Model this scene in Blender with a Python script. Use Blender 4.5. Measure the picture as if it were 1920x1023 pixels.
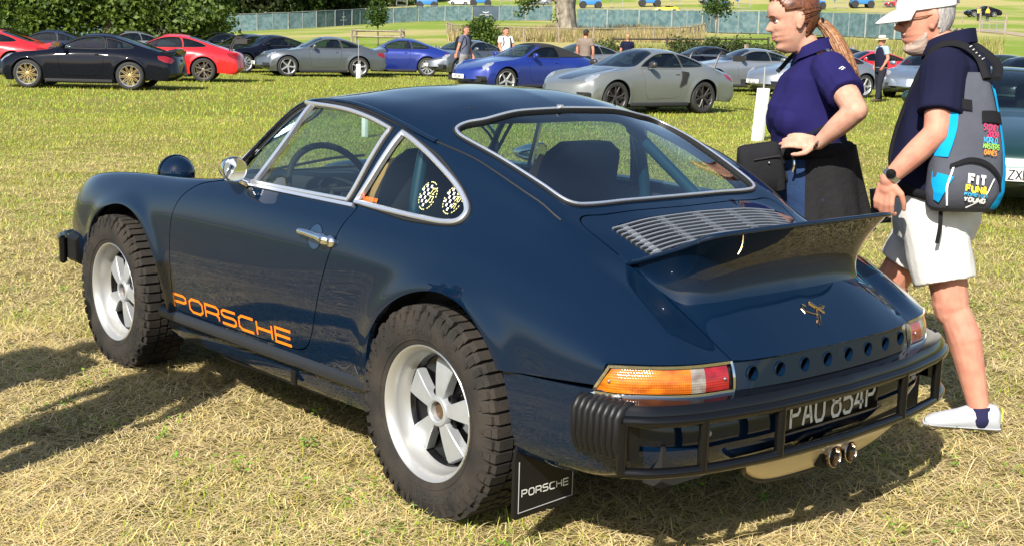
import bpy, bmesh, math, random
import numpy as np
from mathutils import Vector, Matrix
random.seed(7); RNG = np.random.default_rng(11)
for o in list(bpy.data.objects): bpy.data.objects.remove(o)
SC = bpy.context.scene
COL = SC.collection
R = math.radians

# ---------------------------------------------------------------- camera
CAM_POS = np.array([-3.0239, 3.1047, 1.4822]); YAW, PITCH, ROLL, FPX = -0.7212, -0.1822, 0.0262, 2408.97
def cam_axes():
    cy, sy, cp, sp = math.cos(YAW), math.sin(YAW), math.cos(PITCH), math.sin(PITCH)
    d = np.array([cy*cp, sy*cp, sp]); r = np.array([sy, -cy, 0]); u = np.cross(r, d)
    c, s = math.cos(ROLL), math.sin(ROLL)
    return c*r+s*u, -s*r+c*u, d
cr, cu, cd = cam_axes()
cam = bpy.data.cameras.new('camera'); cam_o = bpy.data.objects.new('camera', cam); COL.objects.link(cam_o)
cam.sensor_width = 36; cam.lens = FPX/1920*36; cam.clip_start = .05; cam.clip_end = 2000
M = Matrix(((cr[0], cu[0], -cd[0], CAM_POS[0]), (cr[1], cu[1], -cd[1], CAM_POS[1]), (cr[2], cu[2], -cd[2], CAM_POS[2]), (0, 0, 0, 1)))
cam_o.matrix_world = M
SC.camera = cam_o
# ---------------------------------------------------------------- sky and sun
SUN_EL, SHADOW_AZ = 40.0, -62.0          # shadows run towards SHADOW_AZ in the ground plane
sv = Vector((-math.cos(R(SHADOW_AZ))*math.cos(R(SUN_EL)), -math.sin(R(SHADOW_AZ))*math.cos(R(SUN_EL)), math.sin(R(SUN_EL))))
world = bpy.data.worlds.new('World'); SC.world = world; world.use_nodes = True
wn = world.node_tree.nodes; wn.clear()
sky = wn.new('ShaderNodeTexSky'); sky.sky_type = 'NISHITA'; sky.sun_disc = False
sky.sun_elevation = R(SUN_EL); sky.sun_rotation = math.atan2(sv.x, sv.y)
sky.air_density = 1.0; sky.dust_density = 1.2; sky.ozone_density = 1.2
bg = wn.new('ShaderNodeBackground'); bg.inputs['Strength'].default_value = 0.09
wo = wn.new('ShaderNodeOutputWorld')
world.node_tree.links.new(sky.outputs[0], bg.inputs[0]); world.node_tree.links.new(bg.outputs[0], wo.inputs[0])
sun = bpy.data.lights.new('sun', 'SUN'); sun.energy = 4.9; sun.angle = R(.53); sun.color = (1, .945, .86)
sun_o = bpy.data.objects.new('sun', sun); COL.objects.link(sun_o)
sun_o.rotation_euler = sv.to_track_quat('Z', 'Y').to_euler()
vs = SC.view_settings; vs.view_transform = 'Standard'; vs.look = 'None'; vs.exposure = 0.9; vs.gamma = 1; vs.use_curve_mapping = False
SC.render.engine = 'CYCLES'
SC.cycles.max_bounces = 10; SC.cycles.transparent_max_bounces = 24; SC.cycles.transmission_bounces = 6; SC.cycles.glossy_bounces = 4; SC.cycles.diffuse_bounces = 3
SC.cycles.caustics_reflective = False; SC.cycles.caustics_refractive = False

# ---------------------------------------------------------------- materials
MATS = {}
def mat(name, col, rough=.5, metal=0., coat=0., noise=0., nscale=20., bump=0., bscale=80., spec=.5, coat_rough=.03, col2=None, detail=4, emit=None, trans=0., sheen=0., sss=0.):
    if name in MATS: return MATS[name]
    m = bpy.data.materials.new(name); m.use_nodes = True
    nt = m.node_tree; b = nt.nodes['Principled BSDF']
    b.inputs['Base Color'].default_value = (*col, 1); b.inputs['Roughness'].default_value = rough; b.inputs['Metallic'].default_value = metal
    b.inputs['Coat Weight'].default_value = coat; b.inputs['Coat Roughness'].default_value = coat_rough
    b.inputs['Specular IOR Level'].default_value = spec
    if trans: b.inputs['Transmission Weight'].default_value = trans
    if sss: b.inputs['Subsurface Weight'].default_value = sss; b.inputs['Subsurface Radius'].default_value = (1., .4, .22); b.inputs['Subsurface Scale'].default_value = .008
    if sheen: b.inputs['Sheen Weight'].default_value = sheen
    if noise or col2 or bump:
        tc = nt.nodes.new('ShaderNodeTexCoord')
    if noise or col2:
        n = nt.nodes.new('ShaderNodeTexNoise'); n.inputs['Scale'].default_value = nscale; n.inputs['Detail'].default_value = detail
        nt.links.new(tc.outputs['Object'], n.inputs['Vector'])
        mx = nt.nodes.new('ShaderNodeMix'); mx.data_type = 'RGBA'
        c2 = col2 if col2 else tuple(c*(1-noise) for c in col)
        rp = nt.nodes.new('ShaderNodeMapRange'); rp.inputs[1].default_value = .35; rp.inputs[2].default_value = .65
        nt.links.new(n.outputs['Fac'], rp.inputs[0]); nt.links.new(rp.outputs[0], mx.inputs[0])
        mx.inputs[6].default_value = (*col, 1); mx.inputs[7].default_value = (*c2, 1)
        nt.links.new(mx.outputs[2], b.inputs['Base Color'])
    if bump:
        n2 = nt.nodes.new('ShaderNodeTexNoise'); n2.inputs['Scale'].default_value = bscale; n2.inputs['Detail'].default_value = 3
        nt.links.new(tc.outputs['Object'], n2.inputs['Vector'])
        bp = nt.nodes.new('ShaderNodeBump'); bp.inputs['Strength'].default_value = bump; bp.inputs['Distance'].default_value = .01
        nt.links.new(n2.outputs['Fac'], bp.inputs['Height']); nt.links.new(bp.outputs[0], b.inputs['Normal'])
    if emit:
        b.inputs['Emission Color'].default_value = (*emit[0], 1); b.inputs['Emission Strength'].default_value = emit[1]
    MATS[name] = m; return m
def glass(name, tint, refl=1.0, ior=1.5):
    """thin pane: tinted see-through plus a Fresnel mirror"""
    if name in MATS: return MATS[name]
    m = bpy.data.materials.new(name); m.use_nodes = True; nt = m.node_tree; nt.nodes.clear()
    o = nt.nodes.new('ShaderNodeOutputMaterial'); tr = nt.nodes.new('ShaderNodeBsdfTransparent'); tr.inputs[0].default_value = (*tint, 1)
    gl = nt.nodes.new('ShaderNodeBsdfGlossy'); gl.inputs['Roughness'].default_value = .02; gl.inputs[0].default_value = (refl, refl, refl, 1)
    lw = nt.nodes.new('ShaderNodeLayerWeight'); lw.inputs[0].default_value = .5          # facing works from both sides of a pane
    pw = nt.nodes.new('ShaderNodeMath'); pw.operation = 'POWER'; pw.inputs[1].default_value = 4.
    mul = nt.nodes.new('ShaderNodeMath'); mul.operation = 'MULTIPLY_ADD'; mul.inputs[1].default_value = .85; mul.inputs[2].default_value = .075; mul.use_clamp = True
    mx = nt.nodes.new('ShaderNodeMixShader')
    nt.links.new(lw.outputs['Facing'], pw.inputs[0]); nt.links.new(pw.outputs[0], mul.inputs[0]); nt.links.new(mul.outputs[0], mx.inputs[0]); nt.links.new(tr.outputs[0], mx.inputs[1]); nt.links.new(gl.outputs[0], mx.inputs[2]); nt.links.new(mx.outputs[0], o.inputs[0])
    MATS[name] = m; return m

# ---------------------------------------------------------------- object helpers
def link(o, parent=None):
    COL.objects.link(o)
    if parent is not None:
        o.parent = parent
        if not parent.get('_local'):
            o.matrix_parent_inverse = Matrix.Translation(-Vector(PLOC.get(parent.name, (0, 0, 0))))
    return o
PLOC = {}                                  # base point of each empty whose parts are given in world coordinates
def thing(name, label, cat, loc=(0, 0, 0), group=None, local=False, rotz=0.):
    o = bpy.data.objects.new(name, None); COL.objects.link(o); o.location = loc; o.rotation_euler = (0, 0, rotz); o.empty_display_size = .2
    if not local: PLOC[o.name] = tuple(loc)
    else: o['_local'] = 1
    return tag(o, label, cat, group)
def tag(o, label=None, cat=None, group=None, kind=None):
    if label: o['label'] = label
    if cat: o['category'] = cat
    if group: o['group'] = group
    if kind: o['kind'] = kind
    return o
def mesh_obj(name, V, F, material, parent=None, normals=None, angle=40, fmat=None):
    me = bpy.data.meshes.new(name)
    V = np.asarray(V, float)
    me.from_pydata(V.tolist() if len(V) < 200000 else V, [], [tuple(int(i) for i in f) for f in F])
    mats = material if isinstance(material, (list, tuple)) else [material]
    for m in mats: me.materials.append(m)
    if fmat is not None: me.polygons.foreach_set('material_index', np.asarray(fmat, np.int32))
    me.polygons.foreach_set('use_smooth', np.ones(len(me.polygons), bool))
    if normals is not None:
        me.normals_split_custom_set_from_vertices([tuple(n) for n in np.asarray(normals, float)])
    elif angle < 180:
        me.set_sharp_from_angle(angle=R(angle))
    me.update()
    o = bpy.data.objects.new(name, me)
    return link(o, parent)
class MB:
    """collects primitives into one mesh"""
    def __init__(s): s.V = []; s.F = []; s.M = []; s.n = 0
    def add(s, V, F, mi=0):
        V = np.asarray(V, float).reshape(-1, 3); s.V.append(V)
        for f in F: s.F.append(tuple(int(i)+s.n for i in f)); s.M.append(mi)
        s.n += len(V); return s
    def obj(s, name, material, parent=None, angle=40):
        V = np.concatenate(s.V) if s.V else np.zeros((0, 3))
        return mesh_obj(name, V, s.F, material, parent, angle=angle, fmat=s.M if isinstance(material, (list, tuple)) else None)
def box(cx, cy, cz, sx, sy, sz, rz=0., bev=0., rx=0., ry=0.):
    """box with optional bevel (chamfer) given by full sizes"""
    hx, hy, hz = sx/2, sy/2, sz/2
    if bev <= 0:
        V = np.array([(x, y, z) for x in (-hx, hx) for y in (-hy, hy) for z in (-hz, hz)])
        F = [(0, 1, 3, 2), (4, 6, 7, 5), (0, 4, 5, 1), (2, 3, 7, 6), (0, 2, 6, 4), (1, 5, 7, 3)]
    else:
        b = min(bev, hx*.95, hy*.95, hz*.95)
        bm = bmesh.new(); bmesh.ops.create_cube(bm, size=1)
        bmesh.ops.scale(bm, vec=(sx, sy, sz), verts=bm.verts)
        bmesh.ops.bevel(bm, geom=list(bm.edges), offset=b, segments=2, profile=.6, affect='EDGES')
        bm.verts.index_update(); V = np.array([v.co[:] for v in bm.verts]); F = [[v.index for v in f.verts] for f in bm.faces]; bm.free()
    if rx or ry or rz:
        Rm = np.array(Matrix.Rotation(rz, 3, 'Z') @ Matrix.Rotation(ry, 3, 'Y') @ Matrix.Rotation(rx, 3, 'X')); V = V @ Rm.T
    return V+np.array([cx, cy, cz]), F
def tube(path, rad, n=10, caps=True, closed=False, squash=1., up=None):
    """swept circle along a polyline; rad may be a number or list"""
    P = np.asarray(path, float); k = len(P); rad = np.broadcast_to(np.asarray(rad, float), (k,))
    if closed: T = np.roll(P, -1, 0)-np.roll(P, 1, 0)
    else: T = np.gradient(P, axis=0)
    T /= np.linalg.norm(T, axis=1)[:, None]+1e-12
    ref = np.array(up, float) if up is not None else (np.array([0, 0, 1.]) if abs(T[:, 2]).mean() < .9 else np.array([1., 0, 0]))
    V = []
    pn = None
    for i in range(k):
        a = ref if pn is None or up is not None else pn
        nrm = a-T[i]*(a@T[i])
        if np.linalg.norm(nrm) < 1e-4:
            a = np.array([1., .3, .2]); nrm = a-T[i]*(a@T[i])
        nrm /= np.linalg.norm(nrm); pn = nrm; b = np.cross(T[i], nrm)
        for j in range(n):
            th = 2*math.pi*j/n; V.append(P[i]+rad[i]*(math.cos(th)*nrm*squash+math.sin(th)*b))
    F = []
    for i in range(k if closed else k-1):
        i2 = (i+1) % k
        for j in range(n):
            F.append((i*n+j, i*n+(j+1) % n, i2*n+(j+1) % n, i2*n+j))
    if caps and not closed:
        F.append(tuple(range(n))[::-1]); F.append(tuple((k-1)*n+j for j in range(n)))
    return np.array(V), F
def sweep(path, nrm, prof, closed=False):
    """sweep a 2-D profile [(b, n)...] along a path with given surface normals"""
    P = np.asarray(path, float); N = np.asarray(nrm, float); k = len(P); m = len(prof)
    T = (np.roll(P, -1, 0)-np.roll(P, 1, 0)) if closed else np.gradient(P, axis=0)
    T /= np.linalg.norm(T, axis=1)[:, None]+1e-12
    B = np.cross(T, N); B /= np.linalg.norm(B, axis=1)[:, None]+1e-12; N2 = np.cross(B, T)
    V = np.concatenate([[P[i]+b*B[i]+n*N2[i] for b, n in prof] for i in range(k)])
    F = []
    for i in range(k if closed else k-1):
        i2 = (i+1) % k
        for j in range(m): F.append((i*m+j, i*m+(j+1) % m, i2*m+(j+1) % m, i2*m+j))
    if not closed: F += [tuple(range(m))[::-1], tuple((k-1)*m+j for j in range(m))]
    return V, F
def lathe(prof, n=48, axis='y', a0=0., a1=2*math.pi):
    """revolve [(r, h)...] about an axis through the origin"""
    full = abs(a1-a0-2*math.pi) < 1e-6; th = np.linspace(a0, a1, n+(0 if full else 1), endpoint=not full)
    V = []
    for t in th:
        for r, h in prof:
            c, s = r*math.cos(t), r*math.sin(t)
            V.append((c, h, s) if axis == 'y' else ((c, s, h) if axis == 'z' else (h, c, s)))
    m = len(prof); F = []; k = len(th)
    for i in range(k if full else k-1):
        i2 = (i+1) % k
        for j in range(m-1):
            F.append((i*m+j, i*m+j+1, i2*m+j+1, i2*m+j) if axis != 'y' else (i*m+j, i2*m+j, i2*m+j+1, i*m+j+1))
    return np.array(V), F
def ellipsoid(c, r, nu=16, nv=10, e=1.):
    V = []; F = []
    for i in range(nv+1):
        ph = math.pi*i/nv
        for j in range(nu):
            th = 2*math.pi*j/nu
            f = lambda x: math.copysign(abs(x)**e, x)
            V.append((c[0]+r[0]*f(math.sin(ph))*f(math.cos(th)), c[1]+r[1]*f(math.sin(ph))*f(math.sin(th)), c[2]+r[2]*f(math.cos(ph))))
    for i in range(nv):
        for j in range(nu): F.append((i*nu+j, (i+1)*nu+j, (i+1)*nu+(j+1) % nu, i*nu+(j+1) % nu))
    return np.array(V), F
def prism(poly, h0, h1, axis=2):
    """extrude a 2-D polygon between two heights on an axis"""
    n = len(poly); V = []
    for h in (h0, h1):
        for a, b in poly: V.append({2: (a, b, h), 1: (a, h, b), 0: (h, a, b)}[axis])
    F = [tuple(range(n))[::-1], tuple(range(n, 2*n))]+[(i, (i+1) % n, n+(i+1) % n, n+i) for i in range(n)]
    return np.array(V), F
def xf(VF, loc=(0, 0, 0), rot=(0, 0, 0), sc=(1, 1, 1)):
    V, F = VF
    from mathutils import Euler
    Rm = np.array(Euler(rot).to_matrix()); return (V*np.array(sc)) @ Rm.T+np.array(loc), F
def mirror_y(VF): V, F = VF; return V*np.array([1, -1, 1]), [tuple(f)[::-1] for f in F]
def copy_tree(o, parent=None):
    c = o.copy(); COL.objects.link(c)
    if parent is not None: c.parent = parent; c.matrix_parent_inverse = o.matrix_parent_inverse.copy()
    for ch in list(o.children): copy_tree(ch, c)
    return c

# ---------------------------------------------------------------- lofted car-body surfaces
def pchip(x, y, xq):
    x = np.asarray(x, float); y = np.asarray(y, float)
    if x[0] > x[-1]: x, y = x[::-1], y[::-1]
    h = np.diff(x); d = np.diff(y)/h; n = len(x); m = np.zeros(n)
    for i in range(1, n-1):
        if d[i-1]*d[i] > 0:
            w1, w2 = 2*h[i]+h[i-1], h[i]+2*h[i-1]; m[i] = (w1+w2)/(w1/d[i-1]+w2/d[i])
    m[0], m[-1] = d[0], d[-1]
    xq = np.clip(np.asarray(xq, float), x[0], x[-1]); k = np.clip(np.searchsorted(x, xq)-1, 0, n-2)
    t = (xq-x[k])/h[k]
    return y[k]*(1+2*t)*(1-t)**2+m[k]*h[k]*t*(1-t)**2+y[k+1]*t*t*(3-2*t)+m[k+1]*h[k]*t*t*(t-1)
def curve(pts, n=8, closed=False, sharp=()):
    """Catmull-Rom through points, broken at the sharp indices"""
    P = [np.array(p, float) for p in pts]; k = len(P); out = []
    for i in range(k if closed else k-1):
        a, b = P[i], P[(i+1) % k]
        pa = P[i-1] if (i > 0 or closed) and i not in sharp else 2*a-b
        j = (i+1) % k
        pb = P[(i+2) % k] if (i+2 < k or closed) and j not in sharp else 2*b-a
        L = np.linalg.norm(b-a)
        ta = (b-pa); ta = ta/(np.linalg.norm(ta)+1e-9)*L; tb = (pb-a); tb = tb/(np.linalg.norm(tb)+1e-9)*L
        for q in range(n):
            t = q/n; out.append(a*(1+2*t)*(1-t)**2+ta*t*(1-t)**2+b*t*t*(3-2*t)+tb*t*t*(t-1))
    if not closed: out.append(P[-1])
    return np.array(out)
def fillet(poly, rad, n=5):
    """round the corners of a closed polygon; rad per corner"""
    P = np.asarray(poly, float); k = len(P); out = []
    rad = np.broadcast_to(rad, (k,))
    for i in range(k):
        a, b, c = P[i-1], P[i], P[(i+1) % k]
        if rad[i] <= 0: out.append(b); continue
        d1, d2 = a-b, c-b; l1, l2 = np.linalg.norm(d1), np.linalg.norm(d2); r = min(rad[i], l1*.48, l2*.48)
        p, q = b+d1/l1*r, b+d2/l2*r
        for t in np.linspace(0, 1, n): out.append(p*(1-t)**2+2*b*t*(1-t)+q*t*t)
    return np.array(out)
def sdist(Q, poly):
    """signed distance of points to a closed polygon, negative inside"""
    Q = np.asarray(Q, float); A = np.asarray(poly, float); B = np.roll(A, -1, 0)
    d2 = np.full(len(Q), 1e9); ins = np.zeros(len(Q), bool)
    for a, b in zip(A, B):
        e = b-a; w = Q-a; t = np.clip((w@e)/(e@e+1e-18), 0, 1); dd = w-t[:, None]*e; d2 = np.minimum(d2, (dd**2).sum(1))
        c = ((a[1] > Q[:, 1]) != (b[1] > Q[:, 1]))
        with np.errstate(divide='ignore', invalid='ignore'):
            xi = a[0]+(Q[:, 1]-a[1])*e[0]/(e[1] if e[1] else 1e-12)
        ins ^= c & (Q[:, 0] < xi)
    d = np.sqrt(d2); return np.where(ins, -d, d)
class Surf:
    """triangle sheet with vertex normals"""
    def __init__(s, V, N, F): s.V, s.N, s.F = np.asarray(V, float), np.asarray(N, float), np.asarray(F, int).reshape(-1, 3)
    def clip(s, f):
        """keep the side where f > 0, cutting triangles on the zero line"""
        f = np.where(np.abs(f) < 1e-7, 1e-7, f); pos = f > 0; c = pos[s.F].sum(1)
        keep = s.F[c == 3]; mixed = s.F[(c == 1) | (c == 2)]
        V = list(s.V); N = list(s.N); cache = {}; newF = []
        def cut(a, b):
            k = (min(a, b), max(a, b))
            if k not in cache:
                t = f[a]/(f[a]-f[b]); V.append(s.V[a]*(1-t)+s.V[b]*t); n = s.N[a]*(1-t)+s.N[b]*t; N.append(n/(np.linalg.norm(n)+1e-12)); cache[k] = len(V)-1
            return cache[k]
        for tri in mixed:
            a, b, cc = tri
            for _ in range(3):
                if (pos[a] and not pos[b] and not pos[cc]) or (not pos[a] and pos[b] and pos[cc]): break
                a, b, cc = b, cc, a
            p, q = cut(a, b), cut(a, cc)
            if pos[a]: newF.append((a, p, q))
            else: newF.append((p, b, cc)); newF.append((p, cc, q))
        F = np.concatenate([keep, np.array(newF, int).reshape(-1, 3)]) if len(newF) else keep
        used = np.unique(F); mp = -np.ones(len(V), int); mp[used] = np.arange(len(used))
        return Surf(np.array(V)[used], np.array(N)[used], mp[F])
    def inside(s, poly, off=0., plane='uw'):
        Q = s.V[:, [0, 2]] if plane == 'uw' else (s.V[:, [0, 1]] if plane == 'uv' else s.V[:, [1, 2]]); return s.clip(-(sdist(Q, poly)+off))
    def outside(s, poly, off=0., plane='uw'):
        Q = s.V[:, [0, 2]] if plane == 'uw' else (s.V[:, [0, 1]] if plane == 'uv' else s.V[:, [1, 2]]); return s.clip(sdist(Q, poly)-off)
    def mirror(s): m = np.array([1, -1, 1]); return Surf(s.V*m, s.N*m, s.F[:, ::-1])
    def offset(s, d): return Surf(s.V+s.N*d, s.N, s.F)
    def join(s, o): return Surf(np.concatenate([s.V, o.V]), np.concatenate([s.N, o.N]), np.concatenate([s.F, o.F+len(s.V)]))
    def rimmed(s, d, skip_centre=True):
        """turn the border inwards by d so that the sheet has an edge"""
        E = np.concatenate([s.F[:, [0, 1]], s.F[:, [1, 2]], s.F[:, [2, 0]]])
        key = np.sort(E, 1); u, idx, cnt = np.unique(key, axis=0, return_index=True, return_counts=True)
        be = E[idx[cnt == 1]]
        if skip_centre: be = be[~((np.abs(s.V[be[:, 0], 1]) < 1e-4) & (np.abs(s.V[be[:, 1], 1]) < 1e-4))]
        a, b = be[:, 0], be[:, 1]; e = s.V[b]-s.V[a]; side = np.cross(e, s.N[a]); side /= np.linalg.norm(side, axis=1)[:, None]+1e-12
        n0 = len(s.V); k = len(be)
        V = np.concatenate([s.V, s.V[a], s.V[b], s.V[b]-s.N[b]*d, s.V[a]-s.N[a]*d]); N = np.concatenate([s.N, side, side, side, side])
        i = np.arange(k)+n0
        F = np.concatenate([s.F, np.stack([i+k, i, i+3*k], 1), np.stack([i+k, i+3*k, i+2*k], 1)])
        return Surf(V, N, F)
    def obj(s, name, material, parent=None): return mesh_obj(name, s.V, s.F, material, parent, normals=s.N)
def loft(rows, u_front, u_rear, f0, r0, nt=260, nr=110, iters=6, flare=None):
    """rows: longitudinal curves of (u, v, w) knots from the centre line down; returns the smoothed grid of the left half"""
    t = np.linspace(u_front, u_rear, nt); G = []
    for row in rows:
        row = np.array(sorted(row, key=lambda q: q[0]))
        uf, ur = row[-1, 0], row[0, 0]
        uu = np.where(t > f0, f0+(t-f0)*(uf-f0)/(u_front-f0), np.where(t < r0, r0+(t-r0)*(ur-r0)/(u_rear-r0), t))
        G.append(np.stack([uu, pchip(row[:, 0], row[:, 1], uu), pchip(row[:, 0], row[:, 2], uu)], 1))
    G = np.array(G)                                     # rows x t x 3
    out = np.zeros((nr, nt, 3)); K = len(rows)
    mean = np.linalg.norm(np.diff(G, axis=0), axis=2).mean(1); cs = np.concatenate([[0], np.cumsum(mean)])
    q = np.linspace(0, cs[-1], nr)
    for j in range(nt):
        for c in range(3): out[:, j, c] = pchip(cs, G[:, j, c], q)
    for _ in range(iters):
        A = out.copy()
        A[:, 1:-1] = .25*out[:, :-2]+.5*out[:, 1:-1]+.25*out[:, 2:]
        Bm = A.copy(); Bm[1:-1] = .25*A[:-2]+.5*A[1:-1]+.25*A[2:]
        mir = A[1]*np.array([1, -1, 1]); Bm[0] = .25*mir+.5*A[0]+.25*A[1]; Bm[0, :, 1] = 0
        out = Bm
    if flare is not None: out = flare(out)
    dt = np.gradient(out, axis=1); dr = np.gradient(out, axis=0)
    dr[0] = out[1]-out[1]*np.array([1, -1, 1])
    if True:
        e = out[1].copy(); dr[0] = np.stack([0*e[:, 0], 2*e[:, 1], 0*e[:, 2]], 1)
    N = np.cross(dr, dt); N /= np.linalg.norm(N, axis=2)[:, :, None]+1e-12
    if N[0, nt//2, 2] < 0: N = -N
    idx = np.arange(nr*nt).reshape(nr, nt); a, b, c, d = idx[:-1, :-1].ravel(), idx[1:, :-1].ravel(), idx[1:, 1:].ravel(), idx[:-1, 1:].ravel()
    F = np.concatenate([np.stack([a, b, c], 1), np.stack([a, c, d], 1)])
    # orient
    V = out.reshape(-1, 3); NN = N.reshape(-1, 3)
    fn = np.cross(V[F[:, 1]]-V[F[:, 0]], V[F[:, 2]]-V[F[:, 0]]); flip = (fn*NN[F[:, 0]]).sum(1) < 0
    F[flip] = F[flip][:, ::-1]
    return Surf(V, NN, F)
class Lookup:
    """drop points onto a surface along the side (v) or from above (w)"""
    def __init__(s, S, axis, minn=.15):
        k = (S.N[:, axis] > minn); s.V, s.N, s.ax = S.V[k], S.N[k], axis; s.o = [0, 2] if axis == 1 else [0, 1]
    def __call__(s, pts, off=0.):
        P = np.asarray(pts, float).reshape(-1, 2); out = np.zeros((len(P), 3)); nn = np.zeros((len(P), 3))
        for i, q in enumerate(P):
            d = s.V[:, s.o]-q; dist = (d**2).sum(1); k = np.argpartition(dist, 4)[:4]
            w = 1/(dist[k]+1e-6); w /= w.sum()
            h = s.V[k, s.ax]-((s.N[k][:, s.o]*(q-s.V[k][:, s.o])).sum(1))/s.N[k, s.ax]
            n = (s.N[k]*w[:, None]).sum(0); n /= np.linalg.norm(n)
            out[i, s.o] = q; out[i, s.ax] = (h*w).sum(); nn[i] = n
        return out+nn*off, nn
# ================================================================ the field and the park behind it
HDIR = np.array([math.cos(YAW), math.sin(YAW)]); HRIGHT = np.array([math.sin(YAW), -math.cos(YAW)])
def terrain(x, y):
    """flat meadow, climbing gently beyond it and more to the right"""
    x = np.asarray(x, float); y = np.asarray(y, float); dx, dy = x-CAM_POS[0], y-CAM_POS[1]
    D = dx*HDIR[0]+dy*HDIR[1]; L = dx*HRIGHT[0]+dy*HRIGHT[1]; a = np.clip(L/np.maximum(D, 1.), -.6, .6)
    k = np.interp(a, [-.6, -.25, -.066, .145, .363, .6], [.002, .008, .027, .036, .047, .05])
    t = np.maximum(D-48, 0); z = k*(t*t/(t+10)); t2 = np.maximum(D-185, 0); z = z+t2*t2/(t2+30)*np.interp(a, [-.3, 0, .3], [.02, .05, .06])
    return np.where(D > 0, z, 0)
def at(px, D):
    """ground point under a picture column at a given depth"""
    # the roll tilts columns slightly: work at the horizon height of that column
    y_h = 68+(px-960)*.0262; r = cd+((px-960)/FPX)*cr-((y_h-511.5)/FPX)*cu; r = r/(r[0]*HDIR[0]+r[1]*HDIR[1]); p = CAM_POS+r*D
    return np.array([p[0], p[1], float(terrain(p[0], p[1]))])
def ground_at(px, py):
    """where the ray through a picture point meets the terrain"""
    r = cd+((px-960)/FPX)*cr-((py-511.5)/FPX)*cu; r = r/(r[0]*HDIR[0]+r[1]*HDIR[1])
    lo = .5
    for D in np.concatenate([np.linspace(1, 60, 600), np.linspace(60, 400, 1500)]):
        p = CAM_POS+r*D
        if p[2] <= terrain(p[0], p[1]): return np.array([p[0], p[1], float(terrain(p[0], p[1]))])
    return None
def nodes_ground():
    m = bpy.data.materials.new('meadow'); m.use_nodes = True; nt = m.node_tree; N = nt.nodes; Lk = nt.links; b = N['Principled BSDF']; b.inputs['Roughness'].default_value = .95; b.inputs['Specular IOR Level'].default_value = .1
    g = N.new('ShaderNodeNewGeometry')
    def noise(scale, detail=5, rough=.6):
        n = N.new('ShaderNodeTexNoise'); n.inputs['Scale'].default_value = scale; n.inputs['Detail'].default_value = detail; n.inputs['Roughness'].default_value = rough; Lk.new(g.outputs['Position'], n.inputs['Vector']); return n.outputs['Fac']
    def ramp(fac, a, b_):
        r = N.new('ShaderNodeMapRange'); r.inputs[1].default_value = a; r.inputs[2].default_value = b_; Lk.new(fac, r.inputs[0]); return r.outputs[0]
    def mix(fac, c1, c2):
        mx = N.new('ShaderNodeMix'); mx.data_type = 'RGBA'
        if isinstance(fac, float): mx.inputs[0].default_value = fac
        else: Lk.new(fac, mx.inputs[0])
        for i, c in ((6, c1), (7, c2)):
            if isinstance(c, tuple): mx.inputs[i].default_value = (*c, 1)
            else: Lk.new(c, mx.inputs[i])
        return mx.outputs[2]
    ln = N.new('ShaderNodeVectorMath'); ln.operation = 'DISTANCE'; ln.inputs[1].default_value = (1., 1., 0); Lk.new(g.outputs['Position'], ln.inputs[0])
    near = mix(ramp(noise(2.2), .38, .62), (.30, .235, .095), (.20, .175, .06)); fine = mix(ramp(noise(60, 6, .7), .35, .65), (.12, .09, .035), near)
    mid = mix(ramp(noise(.35, 6, .65), .40, .62), (.20, .215, .035), (.30, .25, .085)); mid = mix(ramp(noise(25, 6, .7), .3, .7), (.10, .115, .018), mid)
    far = mix(ramp(noise(.06, 5, .6), .44, .58), (.17, .235, .035), (.34, .30, .12))
    c = mix(ramp(ln.outputs[1] if len(ln.outputs) > 1 else ln.outputs[0], 3., 22.), fine, mid); c = mix(ramp(ln.outputs[1], 46., 70.), c, far); Lk.new(c, b.inputs['Base Color'])
    bp = N.new('ShaderNodeBump'); bp.inputs['Strength'].default_value = .6; bp.inputs['Distance'].default_value = .03; Lk.new(noise(45, 6, .75), bp.inputs['Height']); Lk.new(bp.outputs[0], b.inputs['Normal'])
    return m
ground_m = nodes_ground()
gx = np.concatenate([np.linspace(-90, -10, 12), np.linspace(-8, 120, 90), np.linspace(125, 700, 60)]); gl = np.concatenate([np.linspace(-420, -130, 16), np.linspace(-120, 120, 90), np.linspace(130, 420, 16)])
GV = np.array([[(*(CAM_POS[:2]+HDIR*d+HRIGHT*l), 0) for l in gl] for d in gx]); GV[..., 2] = terrain(GV[..., 0], GV[..., 1]); nr, nt_ = GV.shape[:2]
mesh_obj('meadow_ground', GV.reshape(-1, 3), [(i*nt_+j, i*nt_+j+1, (i+1)*nt_+j+1, (i+1)*nt_+j) for i in range(nr-1) for j in range(nt_-1)], ground_m, angle=180)['kind'] = 'structure'

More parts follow.
